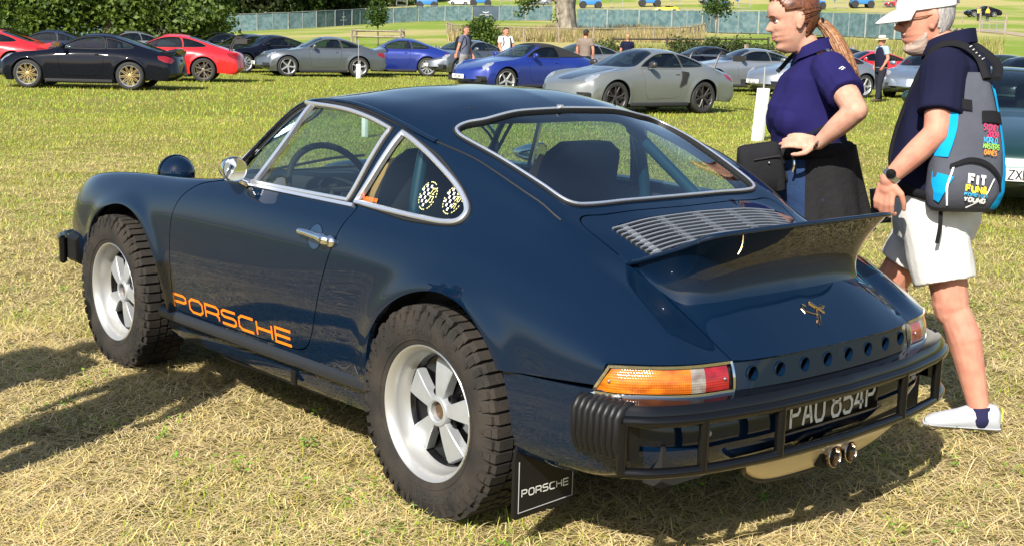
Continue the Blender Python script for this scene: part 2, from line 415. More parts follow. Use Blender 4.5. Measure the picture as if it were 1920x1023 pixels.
def attr_mat(name, rough=.8, trans=.0, spec=.2):
    m = bpy.data.materials.new(name); m.use_nodes = True; nt = m.node_tree; b = nt.nodes['Principled BSDF']; a = nt.nodes.new('ShaderNodeAttribute'); a.attribute_name = 'tint'
    nt.links.new(a.outputs['Color'], b.inputs['Base Color']); b.inputs['Roughness'].default_value = rough; b.inputs['Specular IOR Level'].default_value = spec
    if trans:
        t = nt.nodes.new('ShaderNodeBsdfTranslucent'); nt.links.new(a.outputs['Color'], t.inputs[0]); mx = nt.nodes.new('ShaderNodeMixShader'); mx.inputs[0].default_value = trans
        out = nt.nodes['Material Output']; nt.links.new(b.outputs[0], mx.inputs[1]); nt.links.new(t.outputs[0], mx.inputs[2]); nt.links.new(mx.outputs[0], out.inputs[0])
    return m
def fast_mesh(name, V, F, tint, material, parent=None):
    """large triangle or quad soup with a colour per vertex"""
    me = bpy.data.meshes.new(name); k = F.shape[1]; me.vertices.add(len(V)); me.vertices.foreach_set('co', V.astype(np.float32).ravel()); me.loops.add(F.size); me.polygons.add(len(F))
    me.loops.foreach_set('vertex_index', F.astype(np.int32).ravel()); me.polygons.foreach_set('loop_start', np.arange(0, F.size, k, dtype=np.int32))
    me.update(calc_edges=True)
    at_ = me.attributes.new('tint', 'FLOAT_COLOR', 'POINT'); at_.data.foreach_set('color', np.column_stack([tint, np.ones(len(tint))]).astype(np.float32).ravel())
    me.materials.append(material); o = bpy.data.objects.new(name, me); return link(o, parent)
grass_m = attr_mat('grass blades', .75, .25, .15)
def vnoise(x, y, s, seed=0):
    """cheap smooth value noise"""
    r = np.random.default_rng(seed); T_ = r.random((64, 64)); X, Y = x*s, y*s; i, j = np.floor(X).astype(int), np.floor(Y).astype(int); f, g = X-i, Y-j; f, g = f*f*(3-2*f), g*g*(3-2*g)
    t = lambda a, b: T_[a % 64, b % 64]
    return (t(i, j)*(1-f)+t(i+1, j)*f)*(1-g)+(t(i, j+1)*(1-f)+t(i+1, j+1)*f)*g
def blades(name, label, d0, d1, n, w, l0, l1, el0, el1, green, seed, extra=.30, tone=(.72, .60, .315), rect=None):
    r = np.random.default_rng(seed); D = r.uniform(d0, d1, n) if d0 < 4 else np.sqrt(r.uniform(d0*d0, d1*d1, n)); a = r.uniform(-.40-extra*.3, .40+extra*.3, n); P = CAM_POS[:2]+D[:, None]*HDIR+(D*a)[:, None]*HRIGHT
    if rect is not None: k = rect[4]; P[:k] = np.column_stack([r.uniform(rect[0], rect[1], k), r.uniform(rect[2], rect[3], k)])
    x, y = P[:, 0], P[:, 1]
    pat = vnoise(x, y, .9, 1)*.55+vnoise(x, y, 3.1, 2)*.45                      # patches of green and dry
    far_ = np.linalg.norm(P-CAM_POS[:2], axis=1); isg = r.random(n) < np.clip(green+(pat-.5)*1.2+np.clip((far_-6.5)*.04, 0, .32), .02, .97)
    az = r.uniform(0, 2*math.pi, n)+vnoise(x, y, 2.2, 5)*3; el = r.uniform(el0, el1, n); el = np.where(isg, np.minimum(el+.45, 1.35), el); L = r.uniform(l0, l1, n)*np.where(isg, .75, 1.)*(.55+.9*vnoise(x, y, 1.6, 12))*np.where(r.random(n) < .03, 1.8, 1.)
    tuft = vnoise(x, y, 5., 9); z0 = terrain(x, y)+tuft*.02*(~isg)
    d = np.stack([np.cos(az)*np.cos(el), np.sin(az)*np.cos(el), np.sin(el)], 1); side = np.stack([-np.sin(az), np.cos(az), 0*az], 1)*(w*r.uniform(.6, 1.3, n))[:, None]*.5
    base = np.stack([x, y, z0], 1); mid = base+d*(L*.55)[:, None]; d2 = d.copy(); d2[:, 2] -= r.uniform(.1, .7, n); tip = mid+d2*(L*.45)[:, None]; tip[:, 2] = np.maximum(tip[:, 2], z0+.004)
    straw_c = None
    V = np.empty((n, 5, 3)); V[:, 0] = base-side; V[:, 1] = base+side; V[:, 2] = mid+side*.85; V[:, 3] = mid-side*.85; V[:, 4] = tip
    straw = np.array(tone)*r.uniform(.55, 1.25, (n, 1))*np.stack([np.ones(n), r.uniform(.9, 1.05, n), r.uniform(.65, 1.15, n)], 1); gr = np.stack([r.uniform(.24, .42, n), r.uniform(.30, .45, n), r.uniform(.03, .09, n)], 1)
    c = np.where(isg[:, None], gr, straw); tint = np.repeat(c[:, None], 5, 1)
    if d0 > 4:                                    # farther blades are single slivers
        V = np.stack([base-side, base+side, tip], 1); tint = np.repeat(c[:, None], 3, 1); o = fast_mesh(name, V.reshape(-1, 3), np.arange(3*n).reshape(-1, 3), tint.reshape(-1, 3), grass_m); tag(o, label, 'grass', kind='stuff'); return o
    k = np.arange(n)*5; F = np.concatenate([np.stack([k, k+1, k+2], 1), np.stack([k, k+2, k+3], 1), np.stack([k+3, k+2, k+4], 1)])
    o = fast_mesh(name, V.reshape(-1, 3), F, tint.reshape(-1, 3), grass_m); tag(o, label, 'grass', kind='stuff'); return o
blades('straw_litter', 'pale dry mown straw lying loose around the blue coupe', 2.6, 15, 470000, .0029, .045, .105, .0, .38, .05, 21, extra=.75, rect=(-2.5, 5., .8, 5.5, 90000))
# clover and broad weeds in the straw
rc = np.random.default_rng(77); nw = 420; Dw_ = np.sqrt(rc.uniform(3.2**2, 11**2, nw)); aw = rc.uniform(-.45, .45, nw); Pw = CAM_POS[:2]+Dw_[:, None]*HDIR+(Dw_*aw)[:, None]*HRIGHT; k = 26; c3 = np.repeat(np.column_stack([Pw, np.zeros(nw)]), k, 0); m3 = len(c3); c3[:, :2] += rc.normal(size=(m3, 2))*np.repeat(rc.uniform(.015, .06, nw), k)[:, None]; c3[:, 2] = rc.uniform(.012, .05, m3)
t3 = rc.normal(size=(m3, 3)); t3[:, 2] *= .35; t3 /= np.linalg.norm(t3, axis=1)[:, None]; n3 = np.cross(t3, np.array([0, 0, 1.])+rc.normal(size=(m3, 3))*.3); s3 = rc.uniform(.005, .011, m3)[:, None]; V3 = np.stack([c3-t3*s3, c3-n3*s3*.6, c3+t3*s3, c3+n3*s3*.6], 1).reshape(-1, 3); C3 = np.repeat(np.stack([rc.uniform(.12, .26, m3), rc.uniform(.24, .38, m3), rc.uniform(.02, .06, m3)], 1), 4, 0)
tag(fast_mesh('clover', V3, np.arange(len(V3)).reshape(-1, 4), C3, grass_m), 'small green clover rosettes scattered in the dry straw', 'clover', kind='stuff')
blades('short_grass', 'short yellowing turf between the coupe and the parked rows', 6.0, 22, 350000, .0068, .035, .07, .25, .95, .40, 22, extra=.75, tone=(.55, .49, .19))
blades('meadow_grass', 'green meadow grass around the parked rows of cars', 20, 62, 240000, .017, .05, .10, .4, 1.1, .80, 23, extra=.5, tone=(.48, .44, .15))

# ---------------------------------------------------------------- trees and bushes
leaf_m = attr_mat('leaves', .55, .35, .35)
bark_m = mat('bark', (.16, .125, .09), .9, noise=.5, nscale=6, bump=.8, bscale=14)
pale_bark = mat('pale weathered bark', (.30, .26, .20), .9, noise=.55, nscale=2.5, bump=1., bscale=6)
def crown(blobs, n, size, c0, c1, seed, clump=.55, flat=.5, up=.35):
    """leaf quads gathered in clumps through a set of ellipsoids [(x,y,z,rx,ry,rz)...]"""
    r = np.random.default_rng(seed); Vs = []; Cs = []
    vol = np.array([b[3]*b[4]*b[5] for b in blobs])**.8; vol /= vol.sum()
    for b, share in zip(blobs, vol):
        k = int(n*share); nc = max(4, k//26); q = r.normal(size=(nc, 3)); q /= np.linalg.norm(q, axis=1)[:, None]; q *= r.uniform(.45, 1., (nc, 1))**.5*(1+.12*r.normal(size=(nc, 1)))
        cc = np.array(b[:3])+q*np.array(b[3:6]); tone = r.uniform(0, 1, nc)
        ci = r.integers(0, nc, k); off = r.normal(size=(k, 3))*clump*np.array([1, 1, .7]); p = cc[ci]+off
        n_ = r.normal(size=(k, 3)); n_ += q[ci]*.8+np.array([0, 0, up]); n_ /= np.linalg.norm(n_, axis=1)[:, None]; t = np.cross(n_, r.normal(size=(k, 3))); t /= np.linalg.norm(t, axis=1)[:, None]; bb = np.cross(n_, t)
        s = (size*r.uniform(.6, 1.3, k))[:, None]; t, bb = t*s, bb*s*.62
        Vs.append(np.stack([p-t, p-bb*1., p+t, p+bb], 1)); w = np.clip(tone[ci]+r.normal(size=k)*.22, 0, 1)[:, None]; Cs.append(np.repeat((np.array(c0)*(1-w)+np.array(c1)*w)[:, None], 4, 1))
    V = np.concatenate(Vs).reshape(-1, 3); C = np.concatenate(Cs).reshape(-1, 3); F = np.arange(len(V)).reshape(-1, 4); return V, F, C
def tree(name, label, base, blobs, n, size, c0, c1, seed, trunk=.25, group=None, bark=None, clump=.55, limbs=5, htrunk=None, cat='tree'):
    base = np.array(base, float); root = thing(name, label, cat, tuple(base), group); r = np.random.default_rng(seed+99)
    B = [(base[0]+b[0], base[1]+b[1], base[2]+b[2], *b[3:]) for b in blobs]
    ctr = np.mean([b[:3] for b in B], 0); ht = htrunk if htrunk else max(.4, ctr[2]-base[2]); top = np.array([base[0]+(ctr[0]-base[0])*.4, base[1]+(ctr[1]-base[1])*.4, base[2]+ht])
    tb = MB(); path = [base-np.array([0, 0, .1]), base+(top-base)*.15, base+(top-base)*.6, top]; tb.add(*tube(path, [trunk*1.35, trunk, trunk*.8, trunk*.55], 10))
    for i in range(limbs):
        b = B[i % len(B)]; st = base+(top-base)*r.uniform(.45, 1.); en = np.array(b[:3])+r.normal(size=3)*np.array(b[3:6])*.35; mid = (st+en)/2+np.array([0, 0, .15*np.linalg.norm(en-st)]); tb.add(*tube(curve([st, mid, en], 4), np.linspace(trunk*.42, trunk*.08, 9), 6))
    tb.obj('trunk', bark or bark_m, root)
    V, F, C = crown(B, n, size, c0, c1, seed, clump); fast_mesh('crown', V, F, C, leaf_m, root); return root
dk, lt = (.03, .06, .010), (.14, .20, .028)
# broad trees on the left whose boughs hang almost to the ground
def left_tree(px, D, h, rx, seed, n, label, low):
    b = at(px, D); L3 = lambda dl, z, r1, r2: (HRIGHT[0]*dl, HRIGHT[1]*dl, z, r1, r1, r2); bl = []
    r = np.random.default_rng(seed)
    for k in range(9): bl.append(L3((k-4)/4*rx*.85, r.uniform(low, low+2.2), rx*.30, r.uniform(1.0, 1.7)))
    for k in range(7): bl.append(L3((k-3)/3*rx*.8, r.uniform(low+2.6, low+4.6), rx*.36, 1.8))
    bl.append(L3(0, low+6.5, rx*.7, 2.4))
    return tree('oak_tree', label, b, bl, n*2, .115, dk, lt, seed, .32, 'broad trees behind the parked cars', clump=.33, limbs=8, htrunk=3.6)
left_tree(40, 60, 8, 4.4, 31, 22000, 'leafy oak with boughs hanging low behind the red and black cars', 1.5)
left_tree(205, 58, 8, 4.6, 32, 30000, 'wide bright green oak overhanging the fence beside the red coupe', 1.15)
left_tree(318, 66, 8, 2.9, 33, 16000, 'narrower oak whose leaves end at the first fence panel', 1.3)
# grey-green willow bush under them
b = at(322, 58); tree('willow_bush', 'feathery grey green willow bush under the narrower oak', b, [(0,0,.9,.75,.75,.8),(.2,0,1.5,.5,.5,.6)], 3500, .10, (.07,.09,.045), (.16,.18,.10), 41, .05, None, clump=.28, limbs=5, htrunk=.5, cat='bush')
# dark wood behind the fence: every crown is a tree of its own
dw = [(20, 95, 0), (130, 100, 1), (260, 96, 2), (372, 185, 0), (430, 190, 1), (492, 188, 2), (556, 192, 1), (612, 198, 0), (672, 205, 2), (742, 250, 1), (800, 262, 0), (-60, 92, 1)]
wl = ['dark wood tree behind the low oak above the red ducktail car', 'mid green wood tree behind the gap between the two big oaks', 'dull olive wood tree behind the widest oak', 'dark wood tree where the netted fence begins beside the narrower oak', 'mid green wood tree above the fence behind the graphite coupe', 'dull olive wood tree above the first slate banner', 'mid green wood tree above the fence behind the grey coupe', 'dark wood tree above the fence where it starts to climb', 'dull olive wood tree at the climbing end of the lower fence', 'mid green wood tree on the rise behind the young tree', 'dark wood tree on the rise beside the slope fence', 'mid green wood tree behind the outermost low oak']
for i, (px, D, k) in enumerate(dw):
    s = D/190; b = at(px, D); bl = [(0,0,3.6*s+1.5,3.2*s+1,3.2*s+1,2.6*s+1.2),(1.5*s,.5,6.5*s+2,2.6*s+1,2.6*s+1,2.4*s+1),(-1.6*s,-.4,6.0*s+2,2.6*s+1,2.6*s+1,2.4*s+1),(0,0,9*s+3,2.6*s+1,2.6*s+1,2.2*s+1),(0,.3,1.6*s+.6,3.0*s+.8,3.0*s+.8,1.2*s+.6)]
    tree('wood_tree', wl[i], b, bl, 5200, .26*s+.12, [(.008,.020,.005),(.014,.030,.007),(.016,.027,.007)][k], [(.03,.055,.010),(.05,.085,.014),(.05,.07,.016)][k], 60+i, .3, 'trees of the wood beyond the fence', clump=.6*s+.25, limbs=5)
# veteran tree with the thick pale trunk
b = at(1063, 104); vt = thing('veteran_tree', 'old tree with thick pale gnarled trunk inside the ring fence', 'tree', tuple(b)); rv = np.random.default_rng(5)
n_s = 20; V = []; zs = [-.3, 0, .15, .4, .9, 1.7, 2.6, 3.6, 4.8, 6.5]; rs = [1.75, 1.45, 1.15, .92, .80, .74, .74, .84, .95, .9]
for z, r_ in zip(zs, rs):
    for k in range(n_s):
        th = 2*math.pi*k/n_s; lob = 1+.16*math.sin(3*th+z*.5)+.10*math.sin(7*th+1.3*z)+(.22*max(0, math.sin(5*th))*max(0, 1-z/.6) if z < .6 else 0); V.append((b[0]+HRIGHT[0]*(-.10*z)+r_*lob*math.cos(th), b[1]+HRIGHT[1]*(-.10*z)+r_*lob*math.sin(th), b[2]+z))
tr = mesh_obj('trunk', V, [(i*n_s+k, i*n_s+(k+1) % n_s, (i+1)*n_s+(k+1) % n_s, (i+1)*n_s+k) for i in range(len(zs)-1) for k in range(n_s)], pale_bark, vt)
Lx = lambda dl, dz: np.array([b[0]+HRIGHT[0]*dl, b[1]+HRIGHT[1]*dl, b[2]+dz])
for dl, dz, r0 in ((-3.2, 3.4, .22), (2.6, 6.2, .4), (-2.4, 6.5, .4)): mesh_obj('limb', *tube(curve([Lx(-.3, 2.6 if r0 < .3 else 4.5), Lx(dl*.5, dz*.9), Lx(dl, dz)], 6), np.linspace(r0, r0*.25, 13), 8), pale_bark, vt)
V, F, C = crown([(*Lx(-3.1, 3.1), 1.15, 1.15, .8), (*Lx(-2.2, 3.9), 1.1, 1.1, .7), (*Lx(-3.4, 2.0), .6, .6, .7), (*Lx(0, 8.2), 5, 5, 2.2), (*Lx(-.9, 1.7), .3, .3, .5)], 9000, .13, dk, (.07, .115, .018), 77, .30); fast_mesh('crown', V, F, C, leaf_m, vt)
# young tree in its rail guard
b = at(709, 84); tree('young_tree', 'slim young tree growing inside the square wooden rail guard', b, [(0,0,2.25,.45,.45,.65),(.1,0,1.7,.55,.55,.4),(0,.1,2.9,.3,.3,.4)], 1700, .09, dk, (.06,.11,.015), 81, .06, None, clump=.16, limbs=4, htrunk=1.2)
wood = mat('weathered timber', (.34, .28, .20), .85, noise=.4, nscale=9)
dark_wood = mat('dark creosoted timber', (.07, .055, .04), .85, noise=.3, nscale=9)
gd = thing('tree_guard', 'square guard of timber posts and rails round the young tree', 'tree guard', tuple(b)); q = 1.55
cs = [b+np.array([*(HRIGHT*dx+HDIR*dy), 0]) for dx, dy in ((-q, -q*.7), (q, -q*.7), (q, q*.7), (-q, q*.7))]
for i in range(4):
    a, c = cs[i], cs[(i+1) % 4]; mesh_obj('post', *box(a[0], a[1], terrain(a[0], a[1])+.5, .12, .12, 1.1), wood, gd)
    for zz in (.92, .55): mesh_obj('rail', *tube([a+np.array([0, 0, zz+.03*i]), c+np.array([0, 0, zz-.02*i])], .055, 4, up=(0, 0, 1)), wood, gd)
# round bush beside the walking men, sapling and hedges on the right
b = at(905, 66); tree('round_bush', 'rounded bright green bush behind the two walking men', b, [(0,0,.8,.85,.85,.75),(-.3,0,1.5,.55,.55,.5),(.3,0,1.3,.6,.6,.5)], 4200, .085, dk, (.11,.17,.02), 83, .06, None, clump=.2, limbs=4, htrunk=.4, cat='bush')
b = at(1341, 74); tree('sapling', 'thin stemmed sapling with small crown in front of the netted fence', b, [(0,0,3.1,.55,.55,.6),(-.2,0,2.6,.5,.5,.4),(.2,.1,3.7,.5,.5,.5)], 1500, .085, (.03,.06,.012), (.06,.11,.02), 84, .05, None, bark=pale_bark, clump=.24, limbs=4, htrunk=2.1)
hb = [(1140, 66, .7, 'low yellow green shrub behind the man in grey'), (1300, 60, 1.1, 'dark bramble hedge behind the silver cars, its leafy end'), (1362, 60, 1.15, 'dark bramble hedge behind the silver cars, round the sapling'), (1420, 60, 1.05, 'dark bramble hedge behind the silver cars, by the white post'), (1765, 82, 1.3, 'reed like shrub below the dark banner')]
for i, (px, D, s, lb) in enumerate(hb):
    b = at(px, D); yl = i in (0, 4); tree('hedge_shrub', lb, b, [(0,0,.5*s,.95*s,.95*s,.5*s),(.6*s,.1,.75*s,.6*s,.6*s,.45*s),(-.6*s,0,.7*s,.6*s,.6*s,.4*s)], 2600, .075, (.05,.07,.02) if yl else (.025,.04,.01), (.17,.19,.05) if yl else (.075,.10,.02), 90+i, .04, None, clump=.2, limbs=4, htrunk=.3, cat='shrub')
# tall dry grass banks
def tall_grass(name, label, quads, n, h0, h1, cols, seed):
    r = np.random.default_rng(seed); Vs = []; Cs = []
    for px0, px1, D0, D1, sh in quads:
        k = int(n*sh); px = r.uniform(px0, px1, k); D = r.uniform(D0, D1, k); y_h = 68+(px-960)*.0262
        rr = cd[None]+((px-960)/FPX)[:, None]*cr[None]-((y_h-511.5)/FPX)[:, None]*cu[None]; rr /= (rr[:, 0]*HDIR[0]+rr[:, 1]*HDIR[1])[:, None]; P = CAM_POS+rr*D[:, None]; x, y = P[:, 0], P[:, 1]; z = terrain(x, y)
        h = r.uniform(h0, h1, k)*(.4+vnoise(x, y, .35, 3)); az = r.uniform(0, 2*math.pi, k); w = .012+.0004*D; s = np.stack([np.cos(az)*w, np.sin(az)*w, 0*w], 1); b_ = np.stack([x, y, z], 1); t = b_+np.stack([r.normal(size=k)*.18*h, r.normal(size=k)*.18*h, h], 1)
        Vs.append(np.stack([b_-s, b_+s, t], 1)); c = np.array(cols)[r.integers(0, len(cols), k)]*r.uniform(.6, 1.2, (k, 1)); Cs.append(np.repeat(c[:, None], 3, 1))
    V = np.concatenate(Vs).reshape(-1, 3); C = np.concatenate(Cs).reshape(-1, 3); o = fast_mesh(name, V, np.arange(len(V)).reshape(-1, 3), C, grass_m); return tag(o, label, 'grass', kind='stuff')
tall_grass('tall_dry_grass', 'tall tan seeding grass inside the ring fence round the old tree', [(840, 1320, 92, 116, 1.)], 26000, .35, .8, [(.42,.34,.17),(.36,.30,.13),(.24,.24,.07),(.48,.36,.2)], 101)
tall_grass('rough_verge', 'rough green and tan verge behind the silver cars', [(1180, 1620, 52, 72, .55), (1480, 1880, 62, 90, .45), (760, 860, 52, 58, .1)], 34000, .3, .85, [(.28,.30,.06),(.36,.33,.12),(.20,.24,.04),(.42,.36,.16)], 102)

# ---------------------------------------------------------------- fences
net_m = mat('blue grey netting', (.045, .10, .115), .8, noise=.55, nscale=2.5, col2=(.115, .175, .18), detail=8, bump=.5, bscale=6)
ban_m = mat('slate banner cloth', (.055, .085, .12), .7, noise=.2, nscale=2)
steel = mat('galvanised steel', (.45, .46, .46), .45, .6); white_paint = mat('white paint', (.78, .78, .76), .45, noise=.05, nscale=10)
def panel_run(label, pts, banners, group):
    """steel site-fence panels covered in netting; every panel is a part with its frame and cloth"""
    root = thing('site_fence', label, 'fence', tuple(at(*pts[0])), group); poly = [at(*p) for p in pts]
    # walk along the polyline in 3.5 m steps
    seg = np.array(poly); L = np.concatenate([[0], np.cumsum(np.linalg.norm(np.diff(seg[:, :2], axis=0), axis=1))]); n = max(1, int(L[-1]/3.5)); S = np.linspace(0, L[-1], n+1); X = np.interp(S, L, seg[:, 0]); Y = np.interp(S, L, seg[:, 1])
    rr = random.Random(len(pts)*7+n)
    for i in range(n):
        a = np.array([X[i], Y[i], float(terrain(X[i], Y[i]))]); c = np.array([X[i+1], Y[i+1], float(terrain(X[i+1], Y[i+1]))]); d = c-a; H = 2.0; a2, c2 = a+d*.012, c-d*.012
        ln = rr.uniform(-.04, .04); up_ = np.array([HDIR[0]*ln, HDIR[1]*ln, 1.]); fr = MB()
        m = ban_m if i in banners else net_m
        # the cloth sags a little between its ties
        g = np.array([[a2+(c2-a2)*u+up_*(.08+(H-.14)*v)-np.array([HDIR[0], HDIR[1], 0])*(.05*math.sin(u*9+i)*math.sin(v*5+i*2))+np.array([0, 0, -.03*abs(math.sin(u*math.pi*3))*(v == 1)]) for u in np.linspace(0, 1, 13)] for v in np.linspace(0, 1, 6)])
        cl = mesh_obj('cloth_panel', g.reshape(-1, 3), [(r_*13+k, r_*13+k+1, (r_+1)*13+k+1, (r_+1)*13+k) for r_ in range(5) for k in range(12)], m, root, angle=180)
        o_ = -np.array([HDIR[0], HDIR[1], 0])*.06
        mesh_obj('panel_frame', *tube(np.array([a2+o_+up_*.02, a2+o_+up_*H, (a2+c2)/2+o_+up_*(H+.02), c2+o_+up_*H, c2+o_+up_*.02]), .028, 6), steel, cl)
        mesh_obj('mid_post', *tube([(a2+c2)/2+o_, (a2+c2)/2+o_+up_*H], .014, 4), steel, cl)
        if i in banners:
            mid = (a2+c2)/2+o_*1.6; t = d/np.linalg.norm(d)
            for txt, zz, w_, h_ in (('MCES REALTY', .72, .11, .13),):
                text_obj('banner_lettering', txt, w_, h_, .045, .022, lambda q, tt, mid=mid, t=t: mid+(q[:, :1]-tt/2)*t+np.column_stack([0*q[:, 0], 0*q[:, 0], q[:, 1]+zz]), white_paint, cl)
            wg = MB()
            for sg in (1, -1): wg.add(np.array([mid+t*sg*.06+np.array([0, 0, 1.12]), mid+t*sg*.42+np.array([0, 0, 1.24]), mid+t*sg*.36+np.array([0, 0, 1.14]), mid+t*sg*.06+np.array([0, 0, 1.04])]), [(0, 1, 2, 3)])
            wg.add(np.array([mid+t*x+np.array([0, 0, z]) for x, z in ((-.05, 1.0), (.05, 1.0), (.06, 1.15), (-.06, 1.15))]), [(0, 1, 2, 3)]); wg.obj('banner_emblem', white_paint, cl)
    return root
# ================================================================ the blue coupe
paint = mat('petrol blue paint', (.0020, .0088, .0235), .45, .0, coat=1., coat_rough=.008, spec=.0)
MATS['petrol blue paint'].node_tree.nodes['Principled BSDF'].inputs['Coat IOR'].default_value = 1.52
black_plastic = mat('black plastic trim', (.006, .006, .0065), .42, bump=.05, bscale=300, spec=.28)
black_gloss = mat('black enamel', (.004, .004, .0045), .14, spec=.38)
rubber = mat('black rubber seal', (.01, .01, .01), .55)
chrome = mat('chrome', (.82, .83, .85), .06, 1.)
bright = mat('anodised window trim', (.80, .82, .86), .3, .85)
alloy = mat('satin alloy', (.38, .40, .415), .42, .45, noise=.08, nscale=30)
alloy_lip = mat('polished alloy', (.42, .42, .405), .38, .6)
inner_black = mat('matt black', (.006, .006, .006), .8)
tyre_m = mat('tyre rubber', (.014, .013, .012), .85, noise=.4, nscale=9, bump=.25, bscale=120, spec=.3, col2=(.034, .028, .022), detail=8)
glass_side = glass('side glass', (.70, .82, .78))
glass_rear = glass('rear glass', (.72, .83, .78))
interior_dark = mat('dark trim cloth', (.02, .02, .022), .8)
tan = mat('tan leather', (.42, .22, .09), .5)
cage_m = mat('roll cage paint', (.006, .035, .06), .3, coat=.5)
orange_dec = mat('orange vinyl', (.85, .20, .008), .4)
gold = mat('gold metal', (.78, .52, .25), .2, 1.)
sill_m = mat('grey sill trim', (.016, .018, .022), .40, bump=.05, bscale=200, spec=.3)

car = thing('sports_car', 'dark blue classic coupe with ducktail and chunky tyres on dry grass', 'car', (1.1, 0, 0))
ROWS = [
 [(2.99,0,.52),(2.95,0,.57),(2.85,0,.635),(2.6,0,.70),(2.3,0,.765),(2.0,0,.82),(1.75,0,.865),(1.64,0,.888),(1.5,0,.985),(1.35,0,1.09),(1.2,0,1.195),(1.08,0,1.25),(.95,0,1.285),(.75,0,1.30),(.55,0,1.297),(.4,0,1.278),(.25,0,1.238),(0,0,1.128),(-.25,0,.998),(-.33,0,.966),(-.45,0,.92),(-.6,0,.862),(-.75,0,.785),(-.85,0,.708),(-.93,0,.634)],
 [(2.98,.2,.52),(2.94,.2,.57),(2.85,.2,.632),(2.6,.2,.697),(2.3,.2,.762),(2.0,.2,.817),(1.75,.2,.862),(1.63,.2,.888),(1.5,.21,.98),(1.35,.21,1.085),(1.2,.2,1.188),(1.08,.2,1.243),(.95,.2,1.277),(.75,.2,1.292),(.55,.2,1.288),(.4,.2,1.27),(.25,.21,1.232),(0,.21,1.123),(-.25,.21,.996),(-.33,.21,.962),(-.45,.21,.915),(-.6,.2,.855),(-.75,.2,.777),(-.85,.2,.702),(-.925,.2,.635)],
 [(2.96,.36,.52),(2.92,.36,.57),(2.83,.36,.63),(2.6,.36,.69),(2.3,.36,.755),(2.0,.36,.81),(1.75,.37,.856),(1.63,.40,.884),(1.5,.43,.96),(1.38,.44,1.04),(1.25,.42,1.13),(1.12,.40,1.21),(1.0,.39,1.25),(.8,.385,1.268),(.6,.385,1.262),(.42,.39,1.243),(.25,.395,1.20),(0,.395,1.10),(-.25,.40,.99),(-.33,.40,.945),(-.45,.385,.893),(-.6,.375,.828),(-.75,.37,.75),(-.905,.365,.635)],
 [(2.93,.45,.52),(2.88,.46,.60),(2.7,.47,.70),(2.3,.475,.763),(2.0,.48,.815),(1.75,.49,.862),(1.62,.54,.887),(1.5,.625,.906),(1.42,.655,.935),(1.35,.633,.995),(1.25,.60,1.083),(1.15,.572,1.165),(1.08,.558,1.208),(1.0,.553,1.23),(.8,.55,1.238),(.65,.552,1.225),(.485,.555,1.195),(.25,.56,1.143),(.04,.557,1.093),(-.2,.535,1.003),(-.32,.505,.945),(-.45,.472,.873),(-.6,.458,.798),(-.75,.447,.715),(-.885,.437,.638)],
 [(2.92,.53,.53),(2.88,.53,.64),(2.7,.55,.745),(2.3,.56,.803),(2.0,.57,.837),(1.75,.585,.87),(1.6,.62,.893),(1.48,.66,.908),(1.42,.672,.925),(1.35,.658,.955),(1.25,.648,1.0),(1.1,.635,1.055),(.9,.628,1.08),(.5,.628,1.075),(.25,.625,1.06),(.05,.617,1.02),(-.2,.595,.955),(-.4,.56,.88),(-.6,.535,.80),(-.75,.54,.722),(-.86,.55,.64)],
 [(2.92,.60,.55),(2.89,.63,.68),(2.80,.648,.765),(2.6,.66,.822),(2.23,.665,.858),(1.88,.67,.875),(1.56,.685,.895),(1.3,.695,.908),(.9,.698,.912),(.5,.698,.912),(.2,.69,.918),(0,.678,.922),(-.2,.66,.892),(-.4,.632,.842),(-.6,.613,.772),(-.72,.618,.708),(-.82,.63,.641)],
 [(2.9,.66,.53),(2.85,.69,.64),(2.7,.718,.74),(2.5,.732,.785),(2.2,.74,.802),(1.9,.745,.815),(1.5,.745,.838),(1.0,.747,.85),(.5,.747,.85),(.2,.745,.85),(0,.742,.85),(-.2,.735,.825),(-.4,.715,.785),(-.6,.694,.722),(-.70,.692,.68),(-.765,.695,.642)],
 [(2.86,.70,.50),(2.8,.73,.57),(2.6,.765,.65),(2.2,.778,.70),(1.9,.774,.71),(1.5,.773,.72),(1.0,.775,.73),(.55,.775,.735),(.3,.778,.74),(0,.782,.745),(-.2,.778,.735),(-.4,.765,.71),(-.55,.75,.685),(-.72,.737,.641)],
 [(2.84,.70,.43),(2.75,.74,.47),(2.5,.772,.54),(2.2,.78,.56),(1.8,.778,.57),(1.0,.783,.58),(.5,.780,.59),(.3,.782,.60),(0,.788,.63),(-.3,.783,.63),(-.5,.77,.61),(-.71,.748,.595)],
 [(2.82,.68,.36),(2.7,.73,.40),(2.4,.768,.44),(1.7,.772,.45),(.5,.773,.455),(.3,.778,.47),(0,.785,.54),(-.3,.782,.57),(-.5,.772,.565),(-.70,.752,.56)],
 [(2.8,.66,.29),(2.7,.71,.31),(2.3,.75,.335),(1.7,.757,.338),(.5,.760,.345),(.3,.768,.36),(0,.78,.46),(-.3,.78,.52),(-.5,.772,.525),(-.70,.753,.525)],
]
ARCH_F = curve([(1.755,.25),(1.762,.36),(1.785,.457),(1.85,.58),(1.97,.695),(2.12,.737),(2.29,.712),(2.42,.645),(2.49,.54),(2.52,.42),(2.525,.25)], 8)
ARCH_R = curve([(.318,.22),(.313,.404),(.293,.513),(.245,.592),(.147,.668),(.03,.715),(-.085,.728),(-.19,.703),(-.285,.632),(-.345,.55),(-.38,.46),(-.395,.36),(-.40,.22)], 8)
